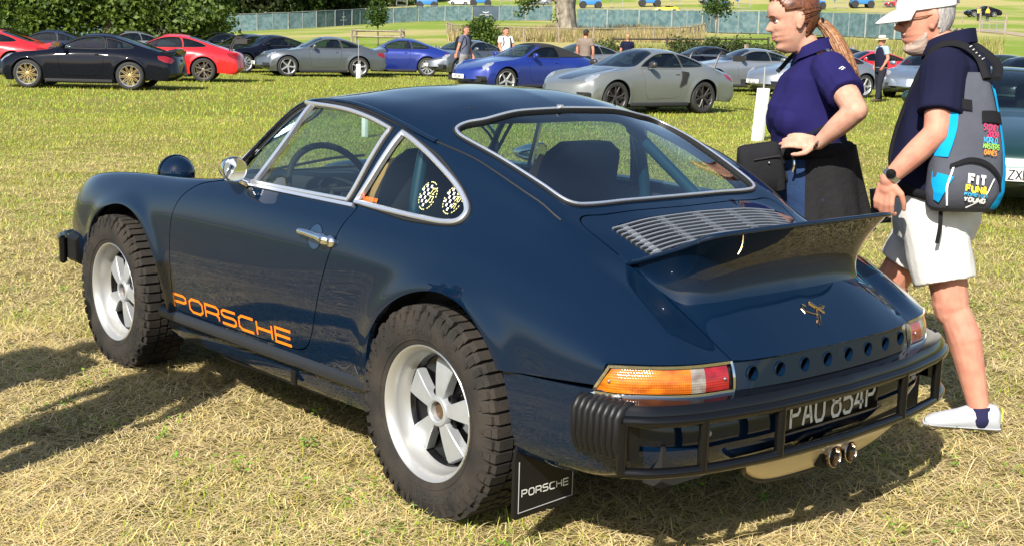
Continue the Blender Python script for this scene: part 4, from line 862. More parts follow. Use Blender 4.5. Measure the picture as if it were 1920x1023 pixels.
# number plate
STROKE = {
 'P': [[(0,0),(0,1),(.75,1),(.95,.88),(.95,.58),(.75,.46),(0,.46)]], 'A': [[(0,0),(.4,1),(.6,1),(1,0)],[(.16,.3),(.84,.3)]], 'U': [[(0,1),(0,.2),(.2,0),(.8,0),(1,.2),(1,1)]],
 '8': [[(.2,.53),(.03,.7),(.03,.85),(.25,1),(.75,1),(.97,.85),(.97,.7),(.8,.53),(.2,.53),(0,.36),(0,.17),(.22,0),(.78,0),(1,.17),(1,.36),(.8,.53)]], '5': [[(.95,1),(.1,1),(.06,.56),(.7,.6),(1,.42),(1,.18),(.78,0),(.2,0),(0,.14)]],
 '4': [[(.72,0),(.72,1),(.6,1),(0,.28),(1,.28)]],
 'O': [[(.2,0),(.8,0),(1,.22),(1,.78),(.8,1),(.2,1),(0,.78),(0,.22),(.2,0)]], 'R': [[(0,0),(0,1),(.82,1),(1,.85),(1,.58),(.84,.44),(0,.44)],[(.80,.44),(1,.26),(1,0)]],
 'S': [[(1,1),(.16,1),(0,.86),(0,.66),(.16,.53),(.84,.53),(1,.4),(1,.14),(.84,0),(0,0)]], 'C': [[(1,1),(.2,1),(0,.8),(0,.2),(.2,0),(1,0)]], 'H': [[(0,0),(0,1)],[(1,0),(1,1)],[(0,.52),(1,.52)]], 'E': [[(1,0),(0,0),(0,1),(1,1)],[(0,.5),(.95,.5)]],
 'F': [[(0,0),(0,1),(1,1)],[(0,.52),(.85,.52)]], 'I': [[(.5,0),(.5,1)]], 'T': [[(0,1),(1,1)],[(.5,0),(.5,1)]], 'N': [[(0,0),(0,1),(1,0),(1,1)]], '&': [[(1,.0),(.2,.75),(.3,1),(.6,1),(.65,.75),(0,.3),(.1,0),(.5,0),(1,.4)]],
 'V': [[(0,1),(.5,0),(1,1)]], 'Y': [[(0,1),(.5,.5),(1,1)],[(.5,.5),(.5,0)]], 'G': [[(1,.85),(.8,1),(.2,1),(0,.8),(0,.2),(.2,0),(.8,0),(1,.2),(1,.5),(.6,.5)]], 'L': [[(0,1),(0,0),(1,0)]], 'D': [[(0,0),(0,1),(.7,1),(1,.75),(1,.25),(.7,0),(0,0)]],
 'M': [[(0,0),(0,1),(.5,.4),(1,1),(1,0)]], 'W': [[(0,1),(.25,0),(.5,.7),(.75,0),(1,1)]], 'X': [[(0,0),(1,1)],[(0,1),(1,0)]], 'Z': [[(0,1),(1,1),(0,0),(1,0)]], 'K': [[(0,0),(0,1)],[(1,1),(0,.45),(1,0)]], 'B': [[(0,0),(0,1),(.8,1),(.95,.8),(.8,.53),(0,.53)],[(.8,.53),(1,.3),(.8,0),(0,0)]],
 '0': [[(.2,0),(.8,0),(1,.22),(1,.78),(.8,1),(.2,1),(0,.78),(0,.22),(.2,0)]], '1': [[(.2,.8),(.6,1),(.6,0)]], '2': [[(0,.8),(.2,1),(.8,1),(1,.8),(1,.6),(0,0),(1,0)]], '3': [[(0,.9),(.3,1),(.8,1),(1,.8),(.8,.53),(.4,.53),(.8,.53),(1,.25),(.8,0),(.2,0),(0,.12)]], '6': [[(1,.9),(.8,1),(.2,1),(0,.7),(0,.2),(.2,0),(.8,0),(1,.2),(1,.4),(.8,.55),(0,.5)]], '7': [[(0,1),(1,1),(.35,0)]], '9': [[(0,.1),(.2,0),(.8,0),(1,.3),(1,.8),(.8,1),(.2,1),(0,.8),(0,.6),(.2,.45),(1,.5)]], '@': [[(.7,.35),(.35,.35),(.35,.65),(.7,.65),(.7,.3),(1,.3),(1,.8),(.8,1),(.2,1),(0,.8),(0,.2),(.2,0),(.8,0)]], '.': [[(.4,0),(.6,0)]], '-': [[(.2,.5),(.8,.5)]]}
def ribbon(pts, th, closed=False):
    """flat band of width th along a 2-D polyline with mitred corners"""
    P = np.asarray(pts, float); n = len(P); L = []; Rr = []
    cl = np.allclose(P[0], P[-1])
    for i in range(n):
        a = P[i-1] if i > 0 else (P[-2] if cl else None); c = P[i+1] if i < n-1 else (P[1] if cl else None)
        d1 = (P[i]-a)/np.linalg.norm(P[i]-a) if a is not None else None; d2 = (c-P[i])/np.linalg.norm(c-P[i]) if c is not None else None
        if d1 is None: d1 = d2
        if d2 is None: d2 = d1
        n1 = np.array([-d1[1], d1[0]]); n2 = np.array([-d2[1], d2[0]]); m = n1+n2; m /= np.linalg.norm(m)+1e-9; k = 1/max(.5, m@n1)
        L.append(P[i]+m*k*th/2); Rr.append(P[i]-m*k*th/2)
    return np.array(L), np.array(Rr)
def text_strips(txt, w, h, gap, th, slant=0., space=.5, sub=1):
    """returns list of (V2, F) quads for a stroke-lettered word starting at the origin"""
    out = []; x = 0.
    for ch in txt:
        if ch == ' ': x += w*space; continue
        cw = w*(.35 if ch in 'I1.' and w else 1)
        for pl in STROKE[ch]:
            pts = np.array([(x+a*cw+slant*b*h, b*h) for a, b in pl])
            if sub > 1:
                pts = np.concatenate([np.linspace(pts[i], pts[i+1], sub, endpoint=False) for i in range(len(pts)-1)]+[pts[-1:]])
            L, Rr = ribbon(pts, th); n = len(L)
            out.append((np.concatenate([L, Rr]), [(i, i+1, n+i+1, n+i) for i in range(n-1)]))
        x += cw+gap
    return out, x-gap
def text_obj(name, txt, w, h, gap, th, place, m, parent, slant=0., space=.5, sub=1, thick=.0):
    """place maps an array of (x, y) to 3-D"""
    st, tot = text_strips(txt, w, h, gap, th, slant, space, sub); b = MB()
    for V2, F in st: b.add(place(V2, tot), F)
    o = b.obj(name, m, parent, angle=180)
    return o
plate_w = .46; up = -.926
plate = mesh_obj('number_plate', *box(up, .0, .455, .008, plate_w, .105, bev=.003), black_gloss, car)
silver = mat('silver lettering', (.62, .63, .62), .45, .2)
text_obj('plate_lettering', 'PAU 854P', .041, .078, .017, .0105, lambda q, t: np.column_stack([np.full(len(q), up-.0055), -(q[:, 0]-t/2), q[:, 1]+.416]), silver, plate, space=.55)
# ---- sills, mud flap, side lettering, handle, mirrors
for s in (1, -1):
    mr = (lambda VF: VF) if s > 0 else mirror_y
    us = np.linspace(1.84, .335, 40); P = np.column_stack([us, np.full(40, .742), np.interp(us, [.33, 1.85], [.340, .322])]); N = np.tile([0, 1., 0], (40, 1))
    sl = sweep(P, N, [(-.034, -.03), (-.034, .004), (-.022, .022), (-.004, .030), (.014, .028), (.024, .016), (.026, -.03)]) if True else None
    mesh_obj('sill_trim', *mr(sl), sill_m, car)
    us2 = np.linspace(1.80, .352, 30); V, F = sweep(np.column_stack([us2, np.full(30, .70), np.interp(us2, [.35, 1.8], [.27, .258])]), np.tile([0, 1., 0], (30, 1)), [(-.055, -.06), (-.055, .040), (-.02, .038), (.018, .030), (.040, .012), (.050, -.06)]); mesh_obj('rocker', *mr((V, F)), paint, car)
    V, F = prism([(1.42, .213), (.62, .226), (.60, .219), (1.42, .206)], .60, .705, 1); o = mesh_obj('skid_strip', *mr((V, F)), black_plastic, car)
    mesh_obj('jack_tab', *mr(box(.83, .742, .262, .03, .012, .055, bev=.004)), black_plastic, car)
    fl = fillet([(.520,.118),(.520,.345),(.742,.345),(.760,.30),(.760,.105)], [.01,.0,.03,.02,.01], 4); V, F = prism([(a, b) for a, b in fl], -.392, -.380, 0); flap = mesh_obj('mud_flap', *mr((V, F)), black_plastic, car)
    mesh_obj('flap_border', *mr(xf(tube([(-.3945,.53,.30),(-.3945,.53,.135),(-.3945,.745,.125),(-.3945,.745,.28)], .0018, 6))), mat('flap line', (.25,.25,.25), .5), flap)
    text_obj('flap_lettering', 'PORSCHE', .020, .020, .0075, .0038, lambda q, t, s=s: np.column_stack([np.full(len(q), -.3945), s*(.640-s*0) - (q[:, 0]-t/2), .172+q[:, 1]]), silver, flap)
    # lettering along the door, dropped onto its surface
    def door_place(q, t, s=s):
        x0 = 1.700; u = x0-q[:, 0] if s > 0 else .80+q[:, 0]; w_ = .373+.012*(1.70-u)/.9+q[:, 1]; P, N = LS(np.column_stack([u, w_]), .0014); return P*np.array([1, s, 1])
    text_obj('door_lettering', 'PORSCHE', .106, .052, .0255, .0104, door_place, orange_dec, door_l if s > 0 else door_r, sub=4)
    d_o = door_l if s > 0 else door_r
    # handle with its finger dish
    P, N = LS([(.655, .793)], .0)
    hp = curve([(.745, .800), (.70, .801), (.62, .797), (.555, .792)], 6); HP, HN = LS(hp, .022); HP[0] -= HN[0]*.018; HP[1] -= HN[1]*.006; HP[-1] -= HN[-1]*.012
    mesh_obj('handle', *mr(tube(HP, np.interp(np.arange(len(HP)), [0, 3, 12, 16, 18], [.006, .009, .011, .016, .012]), 10, squash=1.15)), chrome, d_o)
    bs = LS([(.552, .792)], .004)[0][0]; mesh_obj('handle_button', *mr(ellipsoid(bs, (.026, .018, .021), 14, 10)), chrome, d_o)
    ang = np.linspace(0, 2*math.pi, 28, endpoint=False); ring = np.column_stack([.655+.043*np.cos(ang), .795+.043*np.sin(ang)]); RP, RN = LS(ring, .0005)
    mesh_obj('handle_dish', *mr((np.concatenate([RP, LS([(.655, .795)], .0008)[0]]), [(i, (i+1) % 28, 28) for i in range(28)])), mat('dish paint', (.006, .024, .06), .3, coat=.6), d_o)
    mesh_obj('dish_rim', *mr(tube(RP, .0016, 6, closed=True)), paint, d_o)
    # bullet mirror
    c = np.array([1.195, .765, .972]); L = lathe([(.0, .165), (.012, .158), (.026, .125), (.040, .075), (.047, .025), (.048, .004), (.045, 0), (.041, .002)], 28, 'x'); V, F = xf(L, (0, 0, 0), (0, .04, -.22)); mir = mesh_obj('door_mirror', *mr((V+c, F)), chrome, d_o)
    V, F = xf(lathe([(.041, .003), (.02, .004), (0, .004)], 28, 'x'), (0, 0, 0), (0, .04, -.22)); mir_g = mat('mirror glass', (.8, .82, .85), .02, 1.)
    mesh_obj('mirror_stalk', *mr(tube([(1.235,.755,.945),(1.23,.725,.925),(1.225,.70,.912)], [.014,.012,.016], 8)), chrome, d_o)
    mesh_obj('mirror_glass', *mr((V+c, F)), mir_g, d_o)
# small tow-eye cover and trim on the tail side
mesh_obj('jacking_plug', *tube([LS([(.405,.40)], .002)[0][0], LS([(.385,.375)], .002)[0][0]], .002, 6), rubber, car)
# hood lamp, body-coloured shell
L = lathe([(0, -.075), (.03, -.072), (.058, -.055), (.077, -.022), (.084, .01), (.086, .03), (.080, .034)], 28, 'x'); lampb = mesh_obj('spot_lamp', *xf(L, (2.575, .30, .80), (0, 0, -.1)), paint, car)
mesh_obj('spot_ring', *xf(lathe([(.088, .018), (.090, .028), (.088, .04), (.08, .04)], 28, 'x'), (2.575, .30, .80), (0, 0, -.1)), black_gloss, lampb); mesh_obj('spot_lens', *xf(lathe([(.082, .036), (.05, .046), (0, .05)], 28, 'x'), (2.575, .30, .80), (0, 0, -.1)), l_wh, lampb)
mesh_obj('spot_stalk', *tube([(2.575,.30,.73),(2.575,.30,.68)], .014, 8), black_plastic, lampb)
# headlamps and front bumper
for s in (1, -1):
    mr = (lambda VF: VF) if s > 0 else mirror_y
    L = lathe([(.100, -.03), (.102, .0), (.096, .012), (.09, .012)], 28, 'x'); hl = mesh_obj('headlamp', *mr(xf(L, (2.835, .60, .655), (0, -.25, .05))), chrome, car); mesh_obj('headlamp_lens', *mr(xf(lathe([(.092, .01), (.06, .028), (0, .034)], 28, 'x'), (2.835, .60, .655), (0, -.25, .05))), l_wh, hl)
FB = curve([(2.74,.735),(2.86,.70),(2.94,.58),(3.0,.40),(3.03,0)], 8); FBf = np.concatenate([FB, (FB*np.array([1, -1]))[::-1][1:]])
fbp = mesh_obj('front_bumper', *sweep(np.column_stack([FBf, np.full(len(FBf), .465)]), np.tile([0, 0, 1.], (len(FBf), 1)), [(-.03, .05), (-.03, -.06), (.02, -.055), (.03, -.01), (.025, .04), (.01, .055)][::-1]), paint, car)
fn = pnorm(FBf)
mesh_obj('bumper_bar', *tube(np.column_stack([FBf[3:-3]+fn[3:-3]*.055, np.full(len(FBf)-6, .50)]), .016, 10), black_gloss, fbp); mesh_obj('bumper_bar', *tube(np.column_stack([FBf[3:-3]+fn[3:-3]*.055, np.full(len(FBf)-6, .40)]), .016, 10), black_gloss, fbp)
for s in (1, -1):
    q = FBf[3]+fn[3]*.055; mesh_obj('bumper_upright', *((lambda VF: VF) if s > 0 else mirror_y)(tube([(q[0], q[1], .505), (q[0], q[1], .395)], .018, 10)), black_gloss, fbp)
    b = MB(); prof = []
    for i, u in enumerate(np.linspace(2.66, 2.80, 41)):
        rib = .008*abs(math.sin(math.pi*i/6))**.6; vo = float(np.interp(u, [2.66, 2.75, 2.80], [.752, .745, .73])); prof.append([(u, .66, .53), (u, vo, .53+rib*.3), (u, vo+.022+rib, .51), (u, vo+.022+rib, .42), (u, vo, .395), (u, .66, .395)])
    prof = np.array(prof); k, m_ = prof.shape[:2]; fc = [(i*m_+j, i*m_+j+1, (i+1)*m_+j+1, (i+1)*m_+j) for i in range(k-1) for j in range(m_-1)]+[tuple(range(m_))[::-1], tuple((k-1)*m_+j for j in range(m_))]
    mesh_obj('bellows', *((lambda VF: VF) if s > 0 else mirror_y)((prof.reshape(-1, 3), fc)), black_plastic, fbp)
# closed underside and wheel wells
mesh_obj('floor_pan', *box(1.07, 0, .30, 1.42, 1.30, .12), inner_black, car); mesh_obj('engine_tray', *box(-.62, 0, .36, .42, 1.25, .12), inner_black, car); mesh_obj('front_tray', *box(2.68, 0, .34, .3, 1.2, .1), inner_black, car)
for cx in (0.0, 2.2):
    for s in (1, -1):
        L = lathe([(.415, -.31), (.415, .0)], 40, 'y', 0., math.pi); V, F = L; V = V*np.array([1, 1, .95]); cap = lathe([(.0, -.31), (.415, -.31)], 40, 'y', 0, math.pi)
        b = MB(); b.add(*xf((V, F), (cx-.04, .748, .34))); b.add(*xf((cap[0]*np.array([1, 1, .95]), cap[1]), (cx-.04, .748, .34))); b.add(*box(cx-.04, .60, .27, .8, .02, .2) if False else box(cx, .43, .3, .6, .02, .3)); V = np.concatenate(b.V)
        mesh_obj('wheel_well', *((V, b.F) if s > 0 else mirror_y((V, b.F))), inner_black, car)
# ---- interior
it = MB()
it.add(*box(.9, 0, .42, 1.7, 1.35, .06)); it.obj('cabin_floor', interior_dark, car)
dash = curve([(1.50, .885), (1.42, .925), (1.33, .925), (1.28, .895), (1.28, .80), (1.36, .72)], 5); V, F = prism([tuple(q) for q in dash], -.64, .64, 1); mesh_obj('dashboard', V, F, mat('dash vinyl', (.03, .032, .035), .6), car)
V, F = prism([(-.25, .93), (.05, .90), (.16, .80), (.16, .45), (-.3, .5)], -.46, .46, 1); mesh_obj('rear_shelf', V, F, interior_dark, car)
for s in (1, -1):
    mesh_obj('door_card', *box(.95, s*.665, .70, .95, .03, .40, bev=.01), interior_dark, car)
    mesh_obj('rear_side_trim', *box(.22, s*.62, .70, .5, .03, .38, bev=.01), interior_dark, car)
    # bucket seat: cushion, tapered back with tan bolsters
    st = thing('seat', '', '') if False else None
    bk_prof = lambda w_: np.interp(w_, [.45, .6, .8, .95, 1.04, 1.07, 1.085], [.22, .235, .215, .20, .185, .165, .11])
    G = []
    for w_ in np.linspace(.45, 1.09, 18):
        hw2 = float(bk_prof(w_)); u0 = .70-(w_-.45)*.30; row = []
        for th in np.linspace(0, 2*math.pi, 22, endpoint=False):
            row.append((u0+.055*math.copysign(abs(math.sin(th))**.6, math.sin(th)), s*.36+hw2*math.copysign(abs(math.cos(th))**.55, math.cos(th)), w_))
        G.append(row)
    G = np.array(G); k, m_ = G.shape[:2]; fc = [(i*m_+j, i*m_+(j+1) % m_, (i+1)*m_+(j+1) % m_, (i+1)*m_+j) for i in range(k-1) for j in range(m_)]+[tuple(range(m_))[::-1], tuple((k-1)*m_+j for j in range(m_))]
    seat = mesh_obj('seat', G.reshape(-1, 3), fc, interior_dark, car)
    mesh_obj('seat_cushion', *box(.98, s*.36, .52, .5, .46, .14, bev=.05), interior_dark, seat)
    for q in (1, -1):
        pth = [(.70-(w_-.45)*.30+.045, s*.36+q*(float(bk_prof(w_))-.02), w_) for w_ in np.linspace(.5, 1.04, 12)]; mesh_obj('bolster', *tube(pth, [.03]*10+[.025, .015], 10), tan, seat)
cg = MB(); hoop = curve([(.36,.56,.5),(.37,.56,.85),(.375,.535,1.02),(.38,.49,1.14),(.38,.40,1.19),(.38,0,1.20),(.38,-.40,1.19),(.38,-.49,1.14),(.375,-.535,1.02),(.37,-.56,.85),(.36,-.56,.5)], 6); cg.add(*tube(hoop, .022, 12))
for s in (1, -1): cg.add(*tube([(.38, s*.47, 1.15), (-.12, s*.44, .85)], .021, 12))
cg.add(*tube([(.37, .50, 1.10), (.36, -.50, .60)], .021, 12)); cg.obj('roll_cage', cage_m, car)
th = np.linspace(0, 2*math.pi, 40, endpoint=False); sw = np.column_stack([0*th, .185*np.cos(th), .185*np.sin(th)]); V, F = tube(sw, .013, 10, closed=True); stw = mesh_obj('steering_wheel', *xf((V, F), (1.16, .37, .875), (0, .42, 0)), inner_black, car)
b = MB()
for a in (0, math.pi, -math.pi/2, math.pi/4*0+.0): b.add(*tube([(0, 0, 0), (0, .18*math.cos(a), .18*math.sin(a))], .012, 8))
b.add(*lathe([(.05, -.01), (.05, .015), (0, .02)], 18, 'x')); mesh_obj('wheel_spokes', *xf((np.concatenate(b.V), b.F), (1.165, .37, .875), (0, .42, 0)), interior_dark, stw)
mesh_obj('steering_column', *tube([(1.18,.37,.868),(1.34,.37,.80)], .03, 10), interior_dark, car)
mesh_obj('interior_mirror', *box(1.06, .0, 1.19, .02, .18, .05, bev=.008), inner_black, car)
mesh_obj('wiper', *tube([(1.60,.45,.905),(1.56,.10,.955),(1.545,-.05,.962)], .006, 6), inner_black, car); mesh_obj('wiper', *tube([(1.61,-.05,.905),(1.57,-.30,.945),(1.54,-.45,.95)], .006, 6), inner_black, car)
mesh_obj('headliner', *box(.62, 0, 1.235, .55, .7, .01), interior_dark, car)
# stickers on the quarter window
def q_place(cu_, cw_, sc=1.):
    def f(q, t=0):
        P, N = LS(np.column_stack([cu_-q[:, 0]*sc*.86, cw_+q[:, 1]*sc*.92]), -.0095); return P
    return f
qw = [c for c in car.children if c.name.startswith('quarter_window')][0]
yel = mat('pale yellow print', (.75, .72, .30), .6); wht = mat('white print', (.8, .8, .78), .6); orr = mat('orange sticker', (.85, .16, .02), .6)
for cu_, txts in ((.182, ('72', '73')), (.068, ('69', '70', '71'))):
    cw_ = .984; b = MB()
    for i, a in enumerate(np.linspace(0, 2*math.pi, 30, endpoint=False)):           # ring of small characters
        if i % 5 == 4: continue
        aa = a+np.array([-.06, .06]); q = np.array([(r*math.cos(x)*.95, r*math.sin(x)) for r in (.044, .0475) for x in aa]); b.add(q_place(cu_, cw_)(q), [(0, 1, 3, 2)])
    b.obj('sticker_ring', yel, qw, 180); b = MB()
    for i in range(6):
        for j in range(4):
            if (i+j) % 2: continue
            x = -.040+j*.0115+.002*abs(i-2.5); y = -.036+i*.0125
            if x*x+y*y > .0019: continue
            q = np.array([(x, y), (x+.0085, y-.001), (x+.009, y+.009), (x+.001, y+.009)]); b.add(q_place(cu_, cw_)(q), [(0, 1, 2, 3)])
    b.obj('sticker_check', wht, qw, 180)
    for i, tx in enumerate(txts):
        h = .020 if len(txts) == 2 else .016; y0 = .006-i*(h+.007)+(.012 if len(txts) == 3 else 0)
        text_obj('sticker_digits', tx, .010, h, .004, .0026, lambda q, t, y0=y0, cu_=cu_: q_place(cu_, cw_)(q+np.array([.006, y0])), yel, qw, slant=.15)
text_obj('sticker_handle', '@RUBBE91.SAFARI', .0058, .0125, .0016, .0022, lambda q, t: q_place(.505, .936)(q), orr, qw)

# ---- wheels
def make_wheel():
    root = bpy.data.objects.new('wheel', None); root['_local'] = 1; COL.objects.link(root)
    RO = .336
    prof = [(.200, -.02), (.206, -.006), (.214, .002), (.222, .006), (.245, .013), (.270, .016), (.290, .013), (.305, .006), (.316, -.004), (.323, -.018), (.326, -.05), (.326, -.165), (.322, -.195), (.305, -.215), (.26, -.225), (.21, -.21)]
    b = MB(); b.add(*lathe(prof, 96, 'y'))
    rg = random.Random(3); n = 54
    def block(a0, a1, r0, r1, y0, y1, y2, y3):
        # y0..y1 at the outer radius, y2..y3 at the base
        V = [];
        for r, ya, yb in ((r0, y2, y3), (r1, y0, y1)):
            for a in (a0, a1):
                for y in (ya, yb): V.append((r*math.cos(a), y, r*math.sin(a)))
        b.add(np.array(V), [(0, 1, 3, 2), (4, 6, 7, 5), (0, 4, 5, 1), (2, 3, 7, 6), (0, 2, 6, 4), (1, 5, 7, 3)])
    for i in range(n):
        a = 2*math.pi*i/n; w = 2*math.pi/n
        lng = i % 2 == 0
        block(a+w*.10, a+w*.86, .318, RO+.001, .000 if lng else -.010, -.062, .008 if lng else -.004, -.068)      # shoulder lugs
        block(a+w*.2, a+w*.80, .292, .321, .0105 if lng else .007, -.02, .0165 if lng else .0125, -.02)                  # side biters
        if lng: block(a+w*.30, a+w*.62, .276, .296, .0185, -.0, .0165, -.0)
        block(a+w*.05, a+w*.70, .322, RO, -.070, -.100, -.068, -.103); block(a+w*.45, a+w*1.12, .322, RO, -.108, -.138, -.105, -.141)
        block(a+w*.15, a+w*.9, .318, RO, -.146, -.205 if lng else -.196, -.142, -.21)
    ty = b.obj('tyre', tyre_m, root, angle=35)
    mesh_obj('sidewall_band', *lathe([(.231, .0105), (.2335, .0122), (.236, .0118)], 64, 'y'), tyre_m, root)
    for k, (tx, a0) in enumerate((('ALL-TERRAIN', 1.25), ('ALL-TERRAIN', 1.25+math.pi))):
        st_, tot_ = text_strips(tx, .020, .026, .008, .0045); bb_ = MB()
        for V2, F_ in st_: th_ = a0+(V2[:, 0]-tot_/2)/.262; rr_ = .250+V2[:, 1]; bb_.add(np.column_stack([rr_*np.cos(th_), np.full(len(V2), .0178)-.0025*np.abs(rr_-.266)/.016, rr_*np.sin(th_)]), F_)
        bb_.obj('sidewall_lettering', mat('raised rubber', (.022, .021, .02), .6), root, 180)
    rim = mesh_obj('rim', *lathe([(.205, -.012), (.2125, -.003), (.2155, .002), (.2135, .0045), (.209, .003), (.205, -.004), (.198, -.010), (.193, -.03), (.187, -.066), (.180, -.072), (.178, -.09)], 72, 'y'), alloy_lip, root, angle=60)
    mesh_obj('rim_edge', *lathe([(.2160, .0), (.2172, .003), (.2155, .005)], 72, 'y'), chrome, root)
    mesh_obj('centre_disc', *lathe([(.1795, -.0725), (.172, -.078), (.168, -.092), (.13, -.10), (.05, -.085), (0, -.085)], 48, 'y'), black_gloss, root)
    mesh_obj('brake_disc', *lathe([(.14, -.125), (.06, -.125), (.06, -.14)], 40, 'y'), mat('brake iron', (.12, .1, .09), .4, .8), root)
    hub = mesh_obj('hub', *lathe([(.052, -.075), (.050, -.046), (.046, -.040), (.036, -.038), (.031, -.042), (.030, -.062)], 32, 'y'), alloy, root)
    mesh_obj('hub_cap', *lathe([(.031, -.060), (.015, -.054), (0, -.054)], 24, 'y'), mat('hub bronze', (.16, .10, .055), .4, .6), root)
    for k in range(5):
        a = 2*math.pi*k/5+math.pi/2+.12; ca, sa = math.cos(a), math.sin(a)
        # petal in (radial, tangential, axial)
        rs = [.036, .05, .075, .10, .125, .150, .160, .165]; hw = [.019, .019, .025, .031, .0375, .0435, .043, .040]; ya = [-.046, -.045, -.046, -.048, -.051, -.055, -.058, -.068]
        V = []
        for r, h, y in zip(rs, hw, ya):
            for q, dy in ((-1, -.035), (-1, -.003), (-.93, 0), (0, .0), (.93, 0), (1, -.003), (1, -.035)): V.append((r*ca-q*h*sa, y+dy, r*sa+q*h*ca))
        m_ = 7; fc = [(i*m_+j, (i+1)*m_+j, (i+1)*m_+j+1, i*m_+j+1) for i in range(len(rs)-1) for j in range(m_-1)]+[tuple((len(rs)-1)*m_+j for j in range(m_))]
        mesh_obj('spoke', np.array(V), fc, alloy, root, angle=25)
        a2 = a+math.pi/5; V, F = lathe([(.0125, -.085), (.0125, -.062), (.010, -.058), (.007, -.058), (.006, -.066), (0, -.066)], 12, 'y'); mesh_obj('wheel_nut', *xf((V, F), (.062*math.cos(a2), 0, .062*math.sin(a2))), black_gloss, root)
    return root
wh = make_wheel(); wheels = []
for i, (u, v, s, roll) in enumerate(((0, .782, 1, .0), (2.271, .772, 1, .95), (0, .782, -1, .3), (2.271, .772, -1, .7))):
    w_ = wh if i == 0 else copy_tree(wh)
    w_.parent = car; w_.matrix_parent_inverse = Matrix.Translation(-Vector(car.location)); w_.location = (u, s*v, .336); w_.scale = (1, .94 if u > 1 else 1, 1); w_.rotation_euler = (0, roll, 0 if s > 0 else math.pi)
panel_run('netted site fence below the dark wood with pale grey posts', [(355, 150), (515, 152), (600, 156), (690, 166)], {2+3, 10, 7+40}, None)
panel_run('netted site fence crossing the tan slope behind the young tree', [(690, 166), (800, 170), (1035, 172)], {4, 10}, None)
panel_run('dark rumpled netted fence behind the old tree', [(1080, 128), (1310, 120), (1345, 116)], set(), None)
panel_run('netted fence with slate banner behind the woman and the man', [(1345, 116), (1480, 112), (1600, 106), (1690, 100), (1760, 100)], {16, 17, 18, 15}, None)
panel_run('netted fence seen between the low boughs of the oaks', [(-40, 88), (160, 90), (350, 92)], set(), None)
# dark post-and-rail fence between the car rows and the slope, ring fence, hill fence
def rail_fence(label, pts, h, step, m, rails, r=.045, pr=.05, group=None):
    P = [at(*p) for p in pts]; seg = np.array(P); L = np.concatenate([[0], np.cumsum(np.linalg.norm(np.diff(seg[:, :2], axis=0), axis=1))]); n = max(2, int(L[-1]/step)); S = np.linspace(0, L[-1], n+1); X = np.interp(S, L, seg[:, 0]); Y = np.interp(S, L, seg[:, 1]); Z = terrain(X, Y)
    root = thing('rail_fence', label, 'fence', (X[0], Y[0], float(Z[0])), group)
    for x, y, z in zip(X, Y, Z): mesh_obj('post', *box(x, y, z+h*.5, pr*2, pr*2, h+.1), m, root)
    for zz in rails:
        for i in range(n): mesh_obj('rail', *tube([(X[i], Y[i], Z[i]+zz), (X[i+1], Y[i+1], Z[i+1]+zz)], r, 4, up=(0, 0, 1)), m, root)
    return root
rail_fence('dark rail fence behind the black and grey coupes', [(330, 62), (505, 62)], 1.05, 2.6, dark_wood, (1.0, .55))
rail_fence('low grey rail fence between the blue coupe and the walking men', [(770, 54), (1000, 54)], .95, 2.4, wood, (.85, .45))
rail_fence('ring fence of thin rails round the old tree', [(838, 108), (850, 98), (950, 92), (1060, 90), (1180, 92), (1290, 96), (1320, 108)], 1.05, 2.6, wood, (1.0,), .035, .045)
rail_fence('dark rail fence on the bank behind the blond person', [(1150, 70), (1300, 72), (1440, 74)], 1.0, 2.6, dark_wood, (.95, .5))
rail_fence('sparse wire fence posts along the rough verge', [(1400, 54), (1480, 55), (1600, 56), (1760, 62)], 1.25, 2.7, wood, (1.05,), .012, .06)
rail_fence('pale post and rail fence high on the right slope', [(1640, 150), (1740, 152), (1800, 150)], 1.3, 2.8, wood, (1.2, .7))
# field gate
ga, gb = at(1838, 118), at(1880, 112); gt = thing('field_gate', 'grey barred field gate open beside the track', 'gate', tuple(ga))
for zz in (.25, .5, .75, 1.0, 1.2): mesh_obj('bar', *tube([ga+np.array([0, 0, zz]), gb+np.array([0, 0, zz])], .025, 6), steel, gt)
for t in (0, .33, .66, 1): mesh_obj('upright', *tube([ga+(gb-ga)*t+np.array([0, 0, .1]), ga+(gb-ga)*t+np.array([0, 0, 1.3])], .035, 6), steel, gt)
for px, D, gl_ in ((1833, 119, 'stout timber post at the latch end of the grey field gate'), (1882, 112, 'stout timber post at the hinge end of the grey field gate')): b = at(px, D); tag(mesh_obj('gate_post', *tube([b-np.array([0, 0, .1]), b+np.array([0, 0, 1.9])], .09, 8), wood), gl_, 'post', 'gate posts')
# sandy track past the gate
trk = mat('sandy track', (.36, .28, .18), .95, noise=.3, nscale=2); px_ = [(1700, 128), (1760, 126), (1830, 124), (1900, 116), (1960, 104)]; A = [at(p, d+4) for p, d in px_]; Bq = [at(p, d-4) for p, d in px_]; A, Bq = curve(A, 6), curve(Bq, 6); n = len(A); rows = np.array([A*(1-t)+Bq*t for t in np.linspace(0, 1, 5)]); rows[..., 2] = terrain(rows[..., 0], rows[..., 1])+.03
mesh_obj('track', rows.reshape(-1, 3), [(r_*n+k, r_*n+k+1, (r_+1)*n+k+1, (r_+1)*n+k) for r_ in range(4) for k in range(n-1)], trk, angle=180)['kind'] = 'structure'
